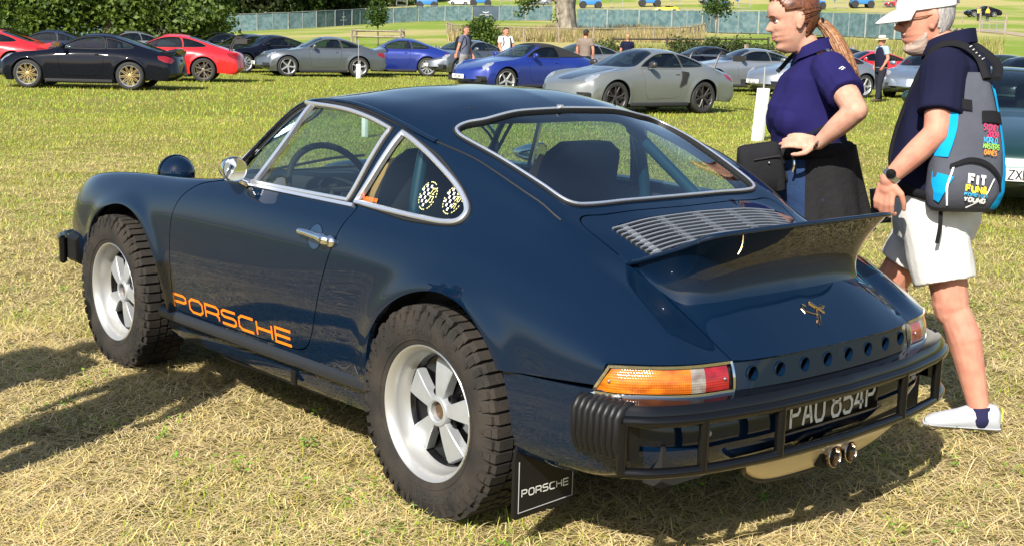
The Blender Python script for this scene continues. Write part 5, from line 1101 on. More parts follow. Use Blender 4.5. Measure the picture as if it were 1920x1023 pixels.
# white marker posts: square sleeve with a thin rod on top
def marker(px, py, h, w_, rod, label, lean=.0):
    b = ground_at(px, py); root = thing('marker_post', label, 'post', tuple(b), 'white marker posts')
    V, F = box(0, 0, h/2, w_, w_*.7, h, bev=.006); V = V+np.stack([HRIGHT[0]*lean*V[:, 2], HRIGHT[1]*lean*V[:, 2], 0*V[:, 2]], 1); mesh_obj('sleeve', V+b, F, white_paint, root)
    t = b+np.array([HRIGHT[0]*lean*h, HRIGHT[1]*lean*h, h]); mesh_obj('rod', *tube([t-np.array([0, 0, .1]), t+np.array([0, 0, rod])], .012, 8), steel, root)
marker(1420, 266, .80, .16, .32, 'white marker post with thin rod beside the woman', .06); marker(672, 148, .46, .13, .75, 'small white marker post in front of the grey coupe'); marker(684, 258, .45, .085, .05, 'white marker stump seen through the side window')

# ---------------------------------------------------------------- machinery and cars far up the slope
lift_blue = mat('boom lift blue', (.03, .17, .50), .4); grey_m = mat('machine grey', (.25, .26, .27), .5); tyr_far = mat('far tyre', (.02, .02, .02), .8)
def boom_lift(px, D, label, flip=1, s=1.):
    b = at(px, D); root = thing('boom_lift', label, 'boom lift', tuple(b), 'blue boom lifts'); R3 = lambda l, z, d=0.: b+np.array([HRIGHT[0]*l*s*flip+HDIR[0]*d, HRIGHT[1]*l*s*flip+HDIR[1]*d, z*s])
    rz = math.atan2(HRIGHT[1], HRIGHT[0])
    mesh_obj('chassis', *box(*R3(0, .75), 2.6*s, 1.9, .55*s, rz=rz, bev=.08), lift_blue, root); mesh_obj('turret', *box(*R3(-.3, 1.4), 2.2*s, 1.5, .75*s, rz=rz, bev=.12), grey_m, root)
    for l in (-.95, .95):
        for d in (-.9, .9): V, F = lathe([(0, -.15), (.42*s, -.15), (.45*s, -.08), (.45*s, .08), (.42*s, .15), (0, .15)], 16, 'y'); mesh_obj('wheel', *xf((V, F), tuple(R3(l, .45, d)), (0, 0, rz)), tyr_far, root)
    mesh_obj('lower_boom', *tube([R3(-1., 1.9), R3(1.6, 2.5)], .18*s, 4, up=(0, 0, 1)), lift_blue, root); mesh_obj('upper_boom', *tube([R3(1.6, 2.5), R3(2.6, 1.1)], .15*s, 4, up=(0, 0, 1)), lift_blue, root)
    k = MB(); c0 = R3(3.1, .3)
    for z in (0, .55, 1.1): k.add(*tube([c0+R3(dx, z, dy)-b for dx, dy in ((-.5, -.4), (.9, -.4), (.9, .4), (-.5, .4), (-.5, -.4))], .03, 4))
    for dx, dy in ((-.5, -.4), (.9, -.4), (.9, .4), (-.5, .4)): k.add(*tube([c0+R3(dx, 0, dy)-b, c0+R3(dx, 1.1, dy)-b], .03, 4))
    k.obj('basket', grey_m, root)
for px, D, lb, fl in ((1520, 176, 'blue boom lift above the banner beside the woman', 1), (1610, 178, 'blue boom lift behind the white cap peak', 1), (1105, 186, 'blue boom lift right of the old trunk', 1), (1215, 190, 'blue boom lift beside the yellow car', 1), (1340, 178, 'blue boom lift behind the sapling', 1), (800, 196, 'blue boom lift above the slope fence', -1), (900, 198, 'blue boom lift above the round bush', 1)): boom_lift(px, D+36, lb, fl, 1.35)
# ================================================================ the parked sports cars
MROWS = [
 [(3.30,0,.36),(3.29,0,.50),(3.20,0,.60),(3.0,0,.68),(2.7,0,.765),(2.35,0,.835),(2.05,0,.885),(1.88,0,.92),(1.70,0,1.01),(1.5,0,1.12),(1.3,0,1.22),(1.15,0,1.268),(.95,0,1.298),(.75,0,1.30),(.55,0,1.285),(.35,0,1.245),(.1,0,1.165),(-.15,0,1.072),(-.4,0,.985),(-.6,0,.925),(-.8,0,.86),(-.95,0,.81),(-1.05,0,.74),(-1.10,0,.55),(-1.11,0,.40)],
 [(3.27,.25,.36),(3.26,.25,.50),(3.17,.25,.60),(3.0,.25,.675),(2.7,.25,.76),(2.35,.25,.83),(2.05,.25,.88),(1.87,.25,.918),(1.70,.26,1.003),(1.5,.26,1.11),(1.3,.25,1.208),(1.15,.25,1.257),(.95,.25,1.286),(.75,.25,1.288),(.55,.25,1.273),(.35,.25,1.232),(.1,.25,1.153),(-.15,.25,1.062),(-.4,.26,.977),(-.6,.26,.918),(-.8,.26,.855),(-.95,.26,.805),(-1.05,.26,.735),(-1.09,.26,.55),(-1.10,.26,.40)],
 [(3.20,.45,.36),(3.19,.45,.50),(3.10,.44,.62),(2.9,.43,.70),(2.7,.42,.752),(2.35,.42,.82),(2.05,.43,.873),(1.86,.47,.912),(1.70,.50,.975),(1.5,.50,1.07),(1.3,.46,1.165),(1.15,.43,1.222),(.95,.42,1.256),(.75,.42,1.26),(.55,.42,1.245),(.35,.43,1.203),(.1,.43,1.123),(-.15,.44,1.035),(-.4,.45,.955),(-.6,.46,.90),(-.8,.46,.84),(-.95,.46,.79),(-1.04,.46,.72),(-1.07,.46,.55),(-1.08,.46,.40)],
 [(3.10,.60,.36),(3.08,.60,.52),(2.98,.58,.66),(2.8,.56,.735),(2.6,.545,.775),(2.35,.54,.825),(2.05,.55,.875),(1.9,.60,.905),(1.76,.685,.93),(1.66,.70,.965),(1.5,.665,1.04),(1.35,.625,1.115),(1.2,.59,1.175),(1.05,.57,1.21),(.9,.562,1.226),(.7,.56,1.225),(.5,.56,1.205),(.3,.565,1.165),(.1,.57,1.113),(-.15,.575,1.035),(-.4,.575,.96),(-.6,.57,.90),(-.8,.565,.835),(-.95,.56,.78),(-1.02,.56,.71),(-1.04,.56,.55),(-1.05,.56,.40)],
 [(3.02,.68,.36),(3.0,.68,.54),(2.90,.67,.70),(2.75,.655,.775),(2.55,.645,.82),(2.35,.64,.848),(2.05,.65,.878),(1.88,.68,.905),(1.72,.725,.925),(1.62,.72,.945),(1.45,.705,.985),(1.25,.685,1.035),(1.0,.672,1.06),(.7,.668,1.065),(.4,.668,1.05),(.15,.668,1.02),(-.1,.665,.985),(-.3,.66,.945),(-.5,.655,.895),(-.7,.65,.845),(-.9,.645,.785),(-.99,.64,.70),(-1.0,.64,.55),(-1.01,.64,.40)],
 [(2.98,.72,.36),(2.95,.73,.56),(2.86,.735,.70),(2.70,.735,.79),(2.5,.735,.835),(2.35,.735,.85),(2.05,.738,.868),(1.7,.752,.895),(1.3,.765,.905),(.9,.768,.908),(.5,.765,.912),(.25,.76,.925),(0,.755,.925),(-.25,.745,.90),(-.5,.73,.855),(-.7,.72,.81),(-.85,.715,.765),(-.95,.71,.69),(-.96,.71,.55),(-.97,.71,.40)],
 [(2.95,.76,.36),(2.90,.785,.55),(2.78,.805,.66),(2.6,.82,.75),(2.35,.83,.785),(2.05,.825,.80),(1.7,.82,.82),(1.3,.822,.835),(.9,.823,.84),(.5,.825,.845),(.25,.835,.85),(0,.84,.85),(-.25,.83,.82),(-.5,.81,.78),(-.7,.795,.745),(-.85,.785,.70),(-.92,.775,.63),(-.93,.77,.55),(-.94,.77,.40)],
 [(2.92,.79,.34),(2.86,.82,.48),(2.7,.855,.58),(2.35,.875,.69),(2.0,.865,.70),(1.6,.855,.71),(1.0,.855,.72),(.5,.865,.735),(.2,.885,.75),(0,.892,.75),(-.25,.885,.73),(-.5,.86,.69),(-.7,.835,.66),(-.85,.815,.62),(-.91,.80,.55),(-.92,.80,.40)],
 [(2.90,.79,.30),(2.8,.83,.38),(2.6,.86,.47),(2.35,.878,.55),(2.0,.868,.56),(1.6,.860,.56),(1.0,.862,.57),(.5,.87,.59),(.2,.89,.61),(0,.898,.62),(-.25,.89,.61),(-.5,.865,.57),(-.7,.84,.53),(-.85,.82,.48),(-.90,.80,.42),(-.91,.80,.36)],
 [(2.88,.77,.25),(2.75,.81,.29),(2.5,.845,.36),(2.2,.855,.40),(1.6,.85,.40),(1.0,.85,.40),(.5,.855,.42),(.2,.875,.46),(0,.885,.48),(-.3,.875,.46),(-.6,.845,.38),(-.8,.82,.32),(-.88,.79,.29)],
 [(2.86,.74,.18),(2.7,.78,.18),(2.4,.81,.20),(2.0,.815,.21),(1.0,.815,.21),(.4,.82,.22),(0,.84,.26),(-.4,.84,.26),(-.7,.81,.23),(-.85,.76,.22)],
]
def circ_poly(cx, cz, r, n=36): return np.array([(cx+r*math.cos(a), cz+r*math.sin(a)) for a in np.linspace(0, 2*math.pi, n, endpoint=False)])
M_AF, M_AR = circ_poly(2.35, .335, .365), circ_poly(0, .335, .375)
def m_flare(G):
    for c, amp in ((M_AF, .012), (M_AR, .016)):
        Q = G.reshape(-1, 3); d = np.abs(sdist(Q[:, [0, 2]], c)); Q[:, 1] += amp*np.exp(-(d/.06)**2)*np.clip((Q[:, 1]-.6)/.15, 0, 1)
    return G
MSF = loft(MROWS, 3.30, -1.11, 2.4, -.3, 170, 76, 3, m_flare)
MW_F = curve([(1.63,.945),(1.52,1.015),(1.38,1.085),(1.22,1.15),(1.05,1.19),(.85,1.205),(.66,1.20),(.60,1.12),(.575,1.03),(.57,.935),(.9,.93),(1.3,.935)], 5, True, {0,6,9})
MW_Q = curve([(.53,.94),(.54,1.05),(.58,1.185),(.40,1.155),(.22,1.105),(.05,1.045),(-.06,.99),(-.03,.962),(.2,.945)], 5, True, {0,2,6})
M_WIND = curve([(1.86,0),(1.855,.3),(1.82,.5),(1.75,.63),(1.66,.64),(1.5,.60),(1.3,.545),(1.17,.49),(1.13,.38),(1.115,.2),(1.11,0)], 5)
M_REARW = curve([(.42,0),(.42,.25),(.40,.42),(.33,.495),(.1,.505),(-.15,.50),(-.33,.47),(-.39,.36),(-.41,.2),(-.41,0)], 5)
M_HL = np.array([(2.70,.755),(2.78,.77),(2.90,.735),(2.98,.68),(2.97,.60),(2.86,.55),(2.76,.62),(2.70,.70)])    # headlamp from above (u, v)
M_TL = fillet([(-.62,.80),(-.66,.72),(-.80,.66),(-.98,.62),(-.98,.74),(-.80,.80)], .03)                          # tail lamp in the side view (u, w)
def m_cut_top(S, poly, off=0., wmin=.8):
    P = both(poly); f = sdist(S.V[:, [0, 1]], P)-off; return S.clip(np.where(S.V[:, 2] > wmin, f, np.maximum(f, .01)))
def mirrored(S): return S.join(S.mirror())
def m_pane(poly, top):
    if top: g = MSF.clip(-(sdist(MSF.V[:, [0, 1]], both(poly))-.002)); g = g.clip(g.V[:, 2]-.8)
    else: g = MSF.inside(poly, -.002); g = g.clip(g.V[:, 1]-.5)
    return g.offset(-.008)
MDOOR = fillet([(1.66,.90),(1.60,.45),(1.52,.30),(.72,.32),(.62,.45),(.58,.90)], [0,.1,.05,.1,.1,0], 5)
msh = MSF.outside(M_AF).outside(M_AR)
msh = msh.outside(MDOOR, .003)
def ms_cut(S, poly):
    f = sdist(S.V[:, [0, 2]], poly); return S.clip(np.where(S.V[:, 1] > .5, f, np.maximum(f, .01)))
MESH = {}
shell_c = m_cut_top(m_cut_top(ms_cut(ms_cut(msh, MW_F), MW_Q), M_WIND), M_REARW)
MESH['body'] = mirrored(shell_c.rimmed(.02))
_g = MSF.V.reshape(76, 170, 3)
def end_cap(col, sgn):
    L = _g[:, col]; P = np.concatenate([L, (L*np.array([1, -1, 1]))[::-1]]); c0 = P.mean(0); c0[0] = L[:, 0].max() if sgn > 0 else L[:, 0].min()
    V = np.concatenate([P, (P+c0)/2+np.array([sgn*.0, 0, 0]), [c0]]); n = len(P); F = [(i, (i+1) % n, n+(i+1) % n, n+i) for i in range(n)]+[(n+i, n+(i+1) % n, 2*n) for i in range(n)]; return V, F
dd = MSF.inside(MDOOR, .003); dd = dd.clip(dd.V[:, 1]-.5).rimmed(.02); MESH['door'] = dd
MESH['side'] = m_pane(MW_F, False); MESH['quarter'] = m_pane(MW_Q, False); MESH['windscreen'] = mirrored(m_pane(M_WIND, True)); MESH['rear'] = mirrored(m_pane(M_REARW, True))
hlS = MSF.clip(-(sdist(MSF.V[:, [0, 1]], M_HL))); MESH['headlamp'] = hlS.clip(hlS.V[:, 2]-.5).offset(.006).rimmed(.008, False)
tlS = MSF.inside(M_TL); MESH['tail'] = tlS.clip(tlS.V[:, 1]-.45).offset(.005).rimmed(.008, False)
# soft-top roadster: flat rear deck with a cloth roof
car_glass = glass('car glass', (.30, .38, .37)); seat_dark = mat('seat dark', (.015, .015, .016), .8); lamp_clear = mat('headlamp glass', (.30, .32, .35), .08, .3, coat=1.); lamp_red = mat('tail lens', (.20, .008, .01), .15, coat=1.)
plate_y = mat('white plate', (.72, .72, .70), .5); plate_k = mat('plate ink', (.01, .01, .01), .6); rim_m = {'silver': mat('silver rim', (.48, .49, .5), .35, .6), 'gold': mat('gold rim', (.45, .34, .15), .35, .6), 'dark': mat('dark rim', (.06, .055, .055), .4, .5), 'bronze': mat('grey bronze rim', (.22, .18, .14), .4, .6)}
_mesh_cache = {}
def cached(key, make):
    if key not in _mesh_cache:
        o = make(); _mesh_cache[key] = o.data; o.data.name = key; COL.objects.unlink(o); bpy.data.objects.remove(o)
    return _mesh_cache[key]
def put(name, key, make, material, parent, mirror=False):
    me = cached(key, make); o = bpy.data.objects.new(name, me); COL.objects.link(o); o.parent = parent
    if o.material_slots: o.material_slots[0].link = 'OBJECT'; o.material_slots[0].material = material
    if mirror: o.scale = (1, -1, 1)
    return o
def S_make(k): return lambda: mesh_obj('tmp', MESH[k].V, MESH[k].F, seat_dark, None, normals=MESH[k].N)
def SM_make(k): return lambda: (lambda s: mesh_obj('tmp', s.V, s.F, seat_dark, None, normals=s.N))(MESH[k].mirror())
def g_make(fn): return lambda: fn()
def wheel_parts(parent, style, rim):
    """one wheel: tyre, rim barrel, spokes; styles differ in spoke count and fork"""
    def mk(b, ang=40): return lambda: b().obj('tmp', seat_dark, None, angle=ang)
    def tyre_b(): return MB().add(*lathe([(.235, -.02), (.243, .0), (.27, .008), (.305, .004), (.325, -.015), (.33, -.05), (.33, -.22), (.32, -.25), (.26, -.26)], 40, 'y'))
    def rim_b(): return MB().add(*lathe([(.243, .0), (.239, .004), (.232, .0), (.225, -.03), (.215, -.10), (.20, -.16)], 40, 'y'))
    def disc_b(): return MB().add(*lathe([(.17, -.09), (.05, -.09)], 28, 'y'))
    def spoke_b(n, fork, w0, w1):
        b = MB()
        for k in range(n):
            a = 2*math.pi*k/n
            for da in ((-fork, fork) if fork else (0,)):
                p0 = np.array([.04*math.cos(a), -.035, .04*math.sin(a)]); p1 = np.array([.10*math.cos(a+da*.45), -.028, .10*math.sin(a+da*.45)]); p2 = np.array([.231*math.cos(a+da), -.012, .231*math.sin(a+da)]); b.add(*tube([p0, p1, p2], [w0, (w0+w1)/2, w1], 6))
        b.add(*lathe([(.055, -.06), (.05, -.025), (.03, -.018), (0, -.018)], 20, 'y')); return b
    n, fork, w0, w1 = {'five': (5, 0, .030, .024), 'split': (5, .22, .018, .015), 'mesh': (10, .26, .010, .009), 'multi': (10, .10, .012, .010), 'twin': (10, .0, .016, .014)}[style]
    put('tyre', 'm_tyre', mk(tyre_b), tyr_far, parent); put('rim', 'm_rim', mk(rim_b, 60), rim_m['silver'] if rim == 'gold' else rim_m[rim], parent); put('spokes', 'm_sp_'+style, mk(lambda: spoke_b(n, fork, w0, w1)), rim_m[rim], parent); put('brake_disc', 'm_disc', mk(disc_b), rim_m['dark'], parent)
def text_flat(txt, w, h, gap, th):
    def f():
        st, tot = text_strips(txt, w, h, gap, th); b = MB()
        for V2, F in st: b.add(np.column_stack([0*V2[:, 0], V2[:, 0]-tot/2, V2[:, 1]-h/2]), F)
        return b.obj('tmp', seat_dark, None, angle=180)
    return f
def sports_car(label, loc, heading, paint_m, style='five', rim='silver', wing=None, roof=None, vents=False, group=None, plate=None, detail=True, glassm=None, bonnet=None, name='parked_car', scale=1.):
    """loc: ground point midway between the axles; heading: direction of the nose"""
    root = thing(name, label, 'car', loc, group, local=True, rotz=heading)
    root.scale = (scale,)*3
    C = bpy.data.objects.new('car_frame', None) if False else root
    dx = -1.175
    def P(o): o.location.x += dx; return o
    gm = glassm or car_glass
    if roof is None: P(put('body', 'm_body', S_make('body'), paint_m, root))
    else: P(put('body', 'm_body_open', lambda: (lambda s: mesh_obj('tmp', s.V, s.F, seat_dark, None, normals=s.N))(mirrored(open_shell.rimmed(.02))), paint_m, root)); P(put('soft_top', 'm_softtop', lambda: (lambda s: mesh_obj('tmp', s.V, s.F, seat_dark, None, normals=s.N))(mirrored(soft_shell)), roof, root))
    for mi in (0, 1):
        P(put('door', 'm_door%d' % mi, (SM_make if mi else S_make)('door'), paint_m, root)); P(put('side_window', 'm_side%d' % mi, (SM_make if mi else S_make)('side'), gm, root))
        if roof is None: P(put('quarter_window', 'm_qw%d' % mi, (SM_make if mi else S_make)('quarter'), gm, root))
        P(put('headlamp', 'm_hl%d' % mi, (SM_make if mi else S_make)('headlamp'), lamp_clear, root)); P(put('tail_lamp', 'm_tl%d' % mi, (SM_make if mi else S_make)('tail'), lamp_red, root))
        def mir_b(mi=mi):
            V, F = ellipsoid((1.50, .93, .985), (.06, .10, .065), 14, 10, .8); b = MB(); VF = (V, F) if not mi else mirror_y((V, F)); b.add(*VF); t = tube([(1.52, .80, .93), (1.51, .88, .955)], .018, 6); b.add(*(t if not mi else mirror_y(t))); return b.obj('tmp', seat_dark, None)
        P(put('door_mirror', 'm_mir%d' % mi, mir_b, rim_m['dark'] if wing == 'gt' else paint_m, root))
        def vent_b(mi=mi):
            poly = [(.62,.86),(.46,.84),(.52,.62),(.70,.55),(.64,.70)]; V, F = prism(poly, .80, .885, 1); return mesh_obj('tmp', *((V, F) if not mi else mirror_y((V, F))), seat_dark)
        if vents: P(put('side_vent', 'm_vent%d' % mi, vent_b, seat_dark, root))
    P(put('rear_bumper', 'm_rcap', lambda: mesh_obj('tmp', *end_cap(-1, -1), seat_dark), paint_m, root)); P(put('front_bumper', 'm_fcap', lambda: mesh_obj('tmp', *end_cap(0, 1), seat_dark), paint_m, root))
    P(put('windscreen', 'm_ws', S_make('windscreen'), gm, root))
    if roof is None: P(put('rear_window', 'm_rw', S_make('rear'), gm, root))
    for u, s in ((0, 1), (2.35, 1), (0, -1), (2.35, -1)):
        w_ = bpy.data.objects.new('wheel', None); COL.objects.link(w_); w_.parent = root; w_.location = (u+dx, s*(.865 if u == 0 else .845), .33); w_.rotation_euler = (0, random.uniform(0, 1.2), 0 if s > 0 else math.pi); wheel_parts(w_, style, rim)
    def int_b():
        b = MB(); b.add(*box(1.0, 0, .55, 1.8, 1.5, .3)); b.add(*box(1.75, 0, .86, .3, 1.35, .10, bev=.04)); b.add(*box(-.1, 0, .82, .7, 1.1, .25, bev=.05)); b.add(*box(1.17, 0, .2, 1.6, 1.55, .12)); b.add(*box(-.5, 0, .38, .7, 1.3, .2)); b.add(*box(2.7, 0, .3, .4, 1.3, .2))
        return b.obj('tmp', seat_dark, None)
    P(put('cabin', 'm_int', int_b, seat_dark, root))['kind'] = 'stuff'
    def seat_b(s):
        def f(): b = MB(); b.add(*box(.72, s*.36, .86, .16, .46, .55, bev=.06, ry=-.25)); b.add(*box(.62, s*.36, 1.13, .12, .26, .16, bev=.05)); return b.obj('tmp', seat_dark, None)
        return f
    for s in (1, -1): P(put('seat', 'm_seat%d' % s, seat_b(s), seat_dark, root))
    for mi in (0, 1):
        def trim_b(poly, mi=mi):
            def f():
                P_, N_ = ML(poly, .003); VF = sweep(P_, N_, [(-.009, -.006), (-.009, .003), (.009, .003), (.009, -.006)], True); return mesh_obj('tmp', *(VF if not mi else mirror_y(VF)), seat_dark)
            return f
        P(put('window_seal', 'm_trF%d' % mi, trim_b(MW_F), seat_dark, root))
        if roof is None: P(put('window_seal', 'm_trQ%d' % mi, trim_b(MW_Q), seat_dark, root))
        def hnd_b(mi=mi): P_, N_ = ML([(.80, .80), (.70, .80)], .012); VF = tube(P_, .012, 6); return mesh_obj('tmp', *(VF if not mi else mirror_y(VF)), seat_dark)
        P(put('door_handle', 'm_hnd%d' % mi, hnd_b, paint_m, root))
        def sill_b(mi=mi): V_, F_ = box(1.18, .80, .20, 1.55, .10, .07, bev=.02); VF = (V_, F_); return mesh_obj('tmp', *(VF if not mi else mirror_y(VF)), seat_dark)
        P(put('side_skirt', 'm_skirt%d' % mi, sill_b, seat_dark, root))
        def proj_b(mi=mi): V_, F_ = xf(lathe([(.062, -.02), (.062, .012), (.03, .022), (0, .024)], 18, 'x'), (2.835, .655, .715), (0, -.6, .25)); VF = (V_, F_); return mesh_obj('tmp', *(VF if not mi else mirror_y(VF)), seat_dark)
        P(put('lamp_projector', 'm_proj%d' % mi, proj_b, rim_m['silver'], root))
    def grille_b(): V, F = prism(fillet([(.78,.30),(.78,.44),(-.78,.44),(-.78,.30)], .05), 0, 1, 0); b = MB(); V = V.copy(); V[:, 0] = np.where(V[:, 0] > .5, 3.02-.0, 2.7); V[:, 0] += np.where(V[:, 0] > 2.9, .03+.26*(1-(V[:, 1]/.9)**2), 0); b.add(V, F); return b.obj('tmp', seat_dark, None)
    P(put('air_intake', 'm_grille', grille_b, seat_dark, root))
    for s, u, txt in ((1, 3.315, plate), ):
        if plate:
            o = P(put('number_plate', 'm_plate', lambda: mesh_obj('tmp', *box(0, 0, 0, .02, .52, .11, bev=.005), seat_dark), plate_y, root)); o.location = (u+dx, 0, .42)
            t = put('plate_lettering', 'm_txt_'+plate, text_flat(plate, .047, .078, .014, .013), plate_k, o); t.location = (.0115, 0, 0)
    if wing:
        def wing_b():
            b = MB()
            if wing == 'gt':
                vv = np.linspace(-.80, .80, 17); sec = []
                for v in vv: sec.append([(-1.02+x, v, 1.16+z-.03*(abs(v)/.8)**2) for x, z in ((.14, .0), (.05, .018), (-.1, .03), (-.16, .035), (-.10, .018), (.05, .002))])
                sec = np.array(sec); k, m_ = sec.shape[:2]; b.add(sec.reshape(-1, 3), [(i*m_+j, i*m_+(j+1) % m_, (i+1)*m_+(j+1) % m_, (i+1)*m_+j) for i in range(k-1) for j in range(m_)]+[tuple(range(m_))[::-1], tuple((k-1)*m_+j for j in range(m_))])
                for s in (1, -1): b.add(*box(-1.02, s*.80, 1.13, .34, .014, .12)); b.add(*tube(curve([(-.66, s*.42, .84), (-.80, s*.42, 1.16), (-.90, s*.42, 1.25), (-1.0, s*.42, 1.20)], 5), .022, 6))
            else:
                vv = np.linspace(-.62, .62, 15); sec = []
                for v in vv: h = .12*(1-(abs(v)/.68)**4); sec.append([(-.62, v, .885), (-.80, v, .875+h*.55), (-.98, v, .84+h+.02), (-1.0, v, .835+h), (-.90, v, .80), (-.7, v, .82)])
                sec = np.array(sec); k, m_ = sec.shape[:2]; b.add(sec.reshape(-1, 3), [(i*m_+j, i*m_+(j+1) % m_, (i+1)*m_+(j+1) % m_, (i+1)*m_+j) for i in range(k-1) for j in range(m_)]+[tuple(range(m_))[::-1], tuple((k-1)*m_+j for j in range(m_))])
            return b.obj('tmp', seat_dark, None)
        P(put('rear_wing' if wing == 'gt' else 'rear_spoiler', 'm_wing_'+wing, wing_b, rim_m['dark'] if wing == 'gt' else paint_m, root))
    if bonnet:
        def bon_b(): g = MSF.clip(-(sdist(MSF.V[:, [0, 1]], both(np.array([(1.98, 0), (1.98, .30), (2.5, .28), (3.0, .2), (3.05, 0)]))))); g = mirrored(g.clip(g.V[:, 2]-.5).offset(.004).rimmed(.004)); return mesh_obj('tmp', g.V, g.F, seat_dark, None, normals=g.N)
        P(put('bonnet_panel', 'm_bonnet', bon_b, bonnet, root))
    return root
# open two-seater body: no roof, flat deck behind the cloth hood
ROADCUT = fillet([(1.70,.925),(1.60,1.3),(-.40,1.5),(-.42,.955),(.2,.935)], 0)
f = sdist(MSF.V[:, [0, 2]], np.array([(1.16,1.40),(1.16,1.18),(1.30,.945),(.2,.945),(-.62,.93),(-1.0,1.0),(-1.0,1.40)]))
open_shell = m_cut_top(ms_cut(MSF.outside(M_AF).outside(M_AR).outside(MDOOR, .003), MW_F), M_WIND); g_ = sdist(open_shell.V[:, [0, 2]], np.array([(1.10,1.5),(1.10,1.21),(.60,1.20),(.56,.94),(-.38,.955),(-.46,.975),(-.46,1.5)])); open_shell = open_shell.clip(g_)
sf = MSF.clip(-(sdist(MSF.V[:, [0, 2]], np.array([(1.12,1.5),(1.12,1.20),(.62,1.195),(.56,.95),(-.36,.96),(-.45,.98),(-.45,1.5)])))); sf = ms_cut(sf, MW_F); soft_shell = sf.offset(.012).rimmed(.02)
ML = Lookup(MSF, 1, .2)
def cpaint(name, c, metal=.0, rough=.3): return mat('car paint '+name, c, rough, metal, coat=1., noise=.04, nscale=4)
K = mat('car paint black', (.004, .005, .010), .5, 0, coat=.7, spec=0); RED = cpaint('red', (.55, .012, .016)); DKB = cpaint('navy', (.008, .014, .05)); SIL = cpaint('silver', (.26, .28, .30), .6, .35); GREY = cpaint('grey', (.13, .145, .16), .6, .35); BLUE = cpaint('blue', (.012, .03, .22), .3); GTG = cpaint('stone grey', (.135, .145, .14), .1); GRN = cpaint('dark green', (.008, .035, .03), .3); DGR = cpaint('graphite', (.03, .033, .038), .5); ICE = cpaint('ice blue grey', (.22, .26, .31), .6, .35); YEL = cpaint('yellow', (.75, .5, .01)); CARB = mat('carbon panel', (.015, .016, .018), .3, coat=.8); CLOTH = mat('black hood cloth', (.012, .012, .014), .9)
AZV = math.atan2(HDIR[1], HDIR[0])
def park(px, py, head, *a, **k):
    """py: picture row of the tyres' contact line at column px"""
    g = ground_at(px, py); lab = a[0]; return sports_car(lab, tuple(g), R(head), *a[1:], **k)
def park_d(px, D, head, *a, **k): g = at(px, D); return sports_car(a[0], tuple(g), R(head), *a[1:], **k)
G1 = 'sports cars parked in the meadow rows'
HB = math.degrees(math.atan2(-HRIGHT[1], -HRIGHT[0]))            # heading that points to picture left
park_d(163, 31, HB+3, 'black coupe with gold mesh wheels and tail spoiler', K, 'mesh', 'gold', 'duck', group=G1)
park_d(305, 36.5, HB+8, 'red coupe with tall rear wing and side vents behind the black one', RED, 'split', 'bronze', 'gt', vents=True, group=G1)
park_d(-40, 37.5, HB+4, 'red coupe with upswept tail whose nose leaves the picture', RED, 'five', 'dark', 'duck', group=G1)
park_d(80, 43, HB+6, 'navy coupe parked behind the red ducktail car', DKB, 'five', 'silver', group=G1)
park_d(-20, 47, HB+6, 'black coupe behind the navy and red pair', K, 'five', 'silver', group=G1)
park_d(228, 50, HB+25, 'pale silver coupe roof showing between black and red cars', SIL, 'five', 'silver', group=G1)
park_d(398, 53, HB+30, 'black coupe beside the dark rail fence behind the winged red car', K, 'five', 'silver', group=G1)
park_d(452, 49, HB+38, 'graphite coupe between the winged red and glossy black cars', DGR, 'five', 'silver', group=G1)
park_d(492, 45.5, HB+42, 'glossy black coupe with many spoked silver wheels, headlamps towards us', K, 'multi', 'silver', group=G1)
park_d(596, 43, HB+22, 'mid grey coupe with five spoke wheels and white number plate', GREY, 'five', 'silver', 'duck', group=G1, plate='K1 OGN')
park_d(738, 46, HB+6, 'bright blue coupe with multi spoke wheels', BLUE, 'multi', 'silver', group=G1)
park_d(868, 47, HB+52, 'silver grey coupe with white plate behind the backpacker', GREY, 'five', 'silver', group=G1, plate='N4 OEB')
park_d(985, 35, HB+36, 'royal blue roadster with black cloth roof', BLUE, 'five', 'silver', roof=CLOTH, group=G1, plate='W9 DHP')
park_d(1080, 45, HB+30, 'silver coupe mostly hidden behind the man in grey', SIL, 'five', 'silver', group=G1)
park_d(1192, 26.8, HB+36, 'stone grey winged coupe with dark bonnet panel and side vents', GTG, 'split', 'dark', 'gt', vents=True, bonnet=CARB, group=G1)
park_d(1392, 39.5, HB+14, 'light silver coupe behind the tall wing', SIL, 'five', 'silver', 'gt', group=G1)
park_d(1310, 47, HB+20, 'black coupe roof beyond the light silver car', K, 'five', 'silver', group=G1)
park_d(1528, 37, HB+28, 'silver coupe with black lettered plate beside the white marker', SIL, 'five', 'silver', group=G1, plate='GG 52Z')
park_d(1620, 47, HB+10, 'red coupe glimpsed beyond the straw hat man', RED, 'five', 'silver', group=G1)
park_d(1560, 54, HB+10, 'navy coupe roof beyond the glimpsed red one', DKB, 'five', 'silver', group=G1)
park_d(1742, 38.5, HB+58, 'ice blue coupe with round headlamps beside the straw hat man', ICE, 'five', 'silver', group=G1)
park_d(1880, 41, HB+64, 'graphite coupe beyond the backpack', DGR, 'five', 'silver', group=G1)
park_d(1930, 34, HB+52, 'dark grey coupe between graphite and green cars', DGR, 'five', 'silver', group=G1)
_g0 = at(1950, 11.0)-2.13*np.array([math.cos(R(124)), math.sin(R(124)), 0]); sports_car('dark green coupe with white plate behind the backpack', tuple(_g0), R(124), GRN, 'five', 'silver', group=G1, plate='ZXD 9P')
park_d(1246, 205, HB, 'yellow coupe far up the slope by the boom lifts', YEL, 'five', 'dark', group='cars far up the slope')
park_d(1330, 230, HB, 'dark car parked high on the slope above the yellow one', K, 'five', 'silver', group='cars far up the slope'); park_d(1835, 178, HB, 'black car parked above the two people in yellow vests', K, 'five', 'silver', group='cars far up the slope', scale=1.15)
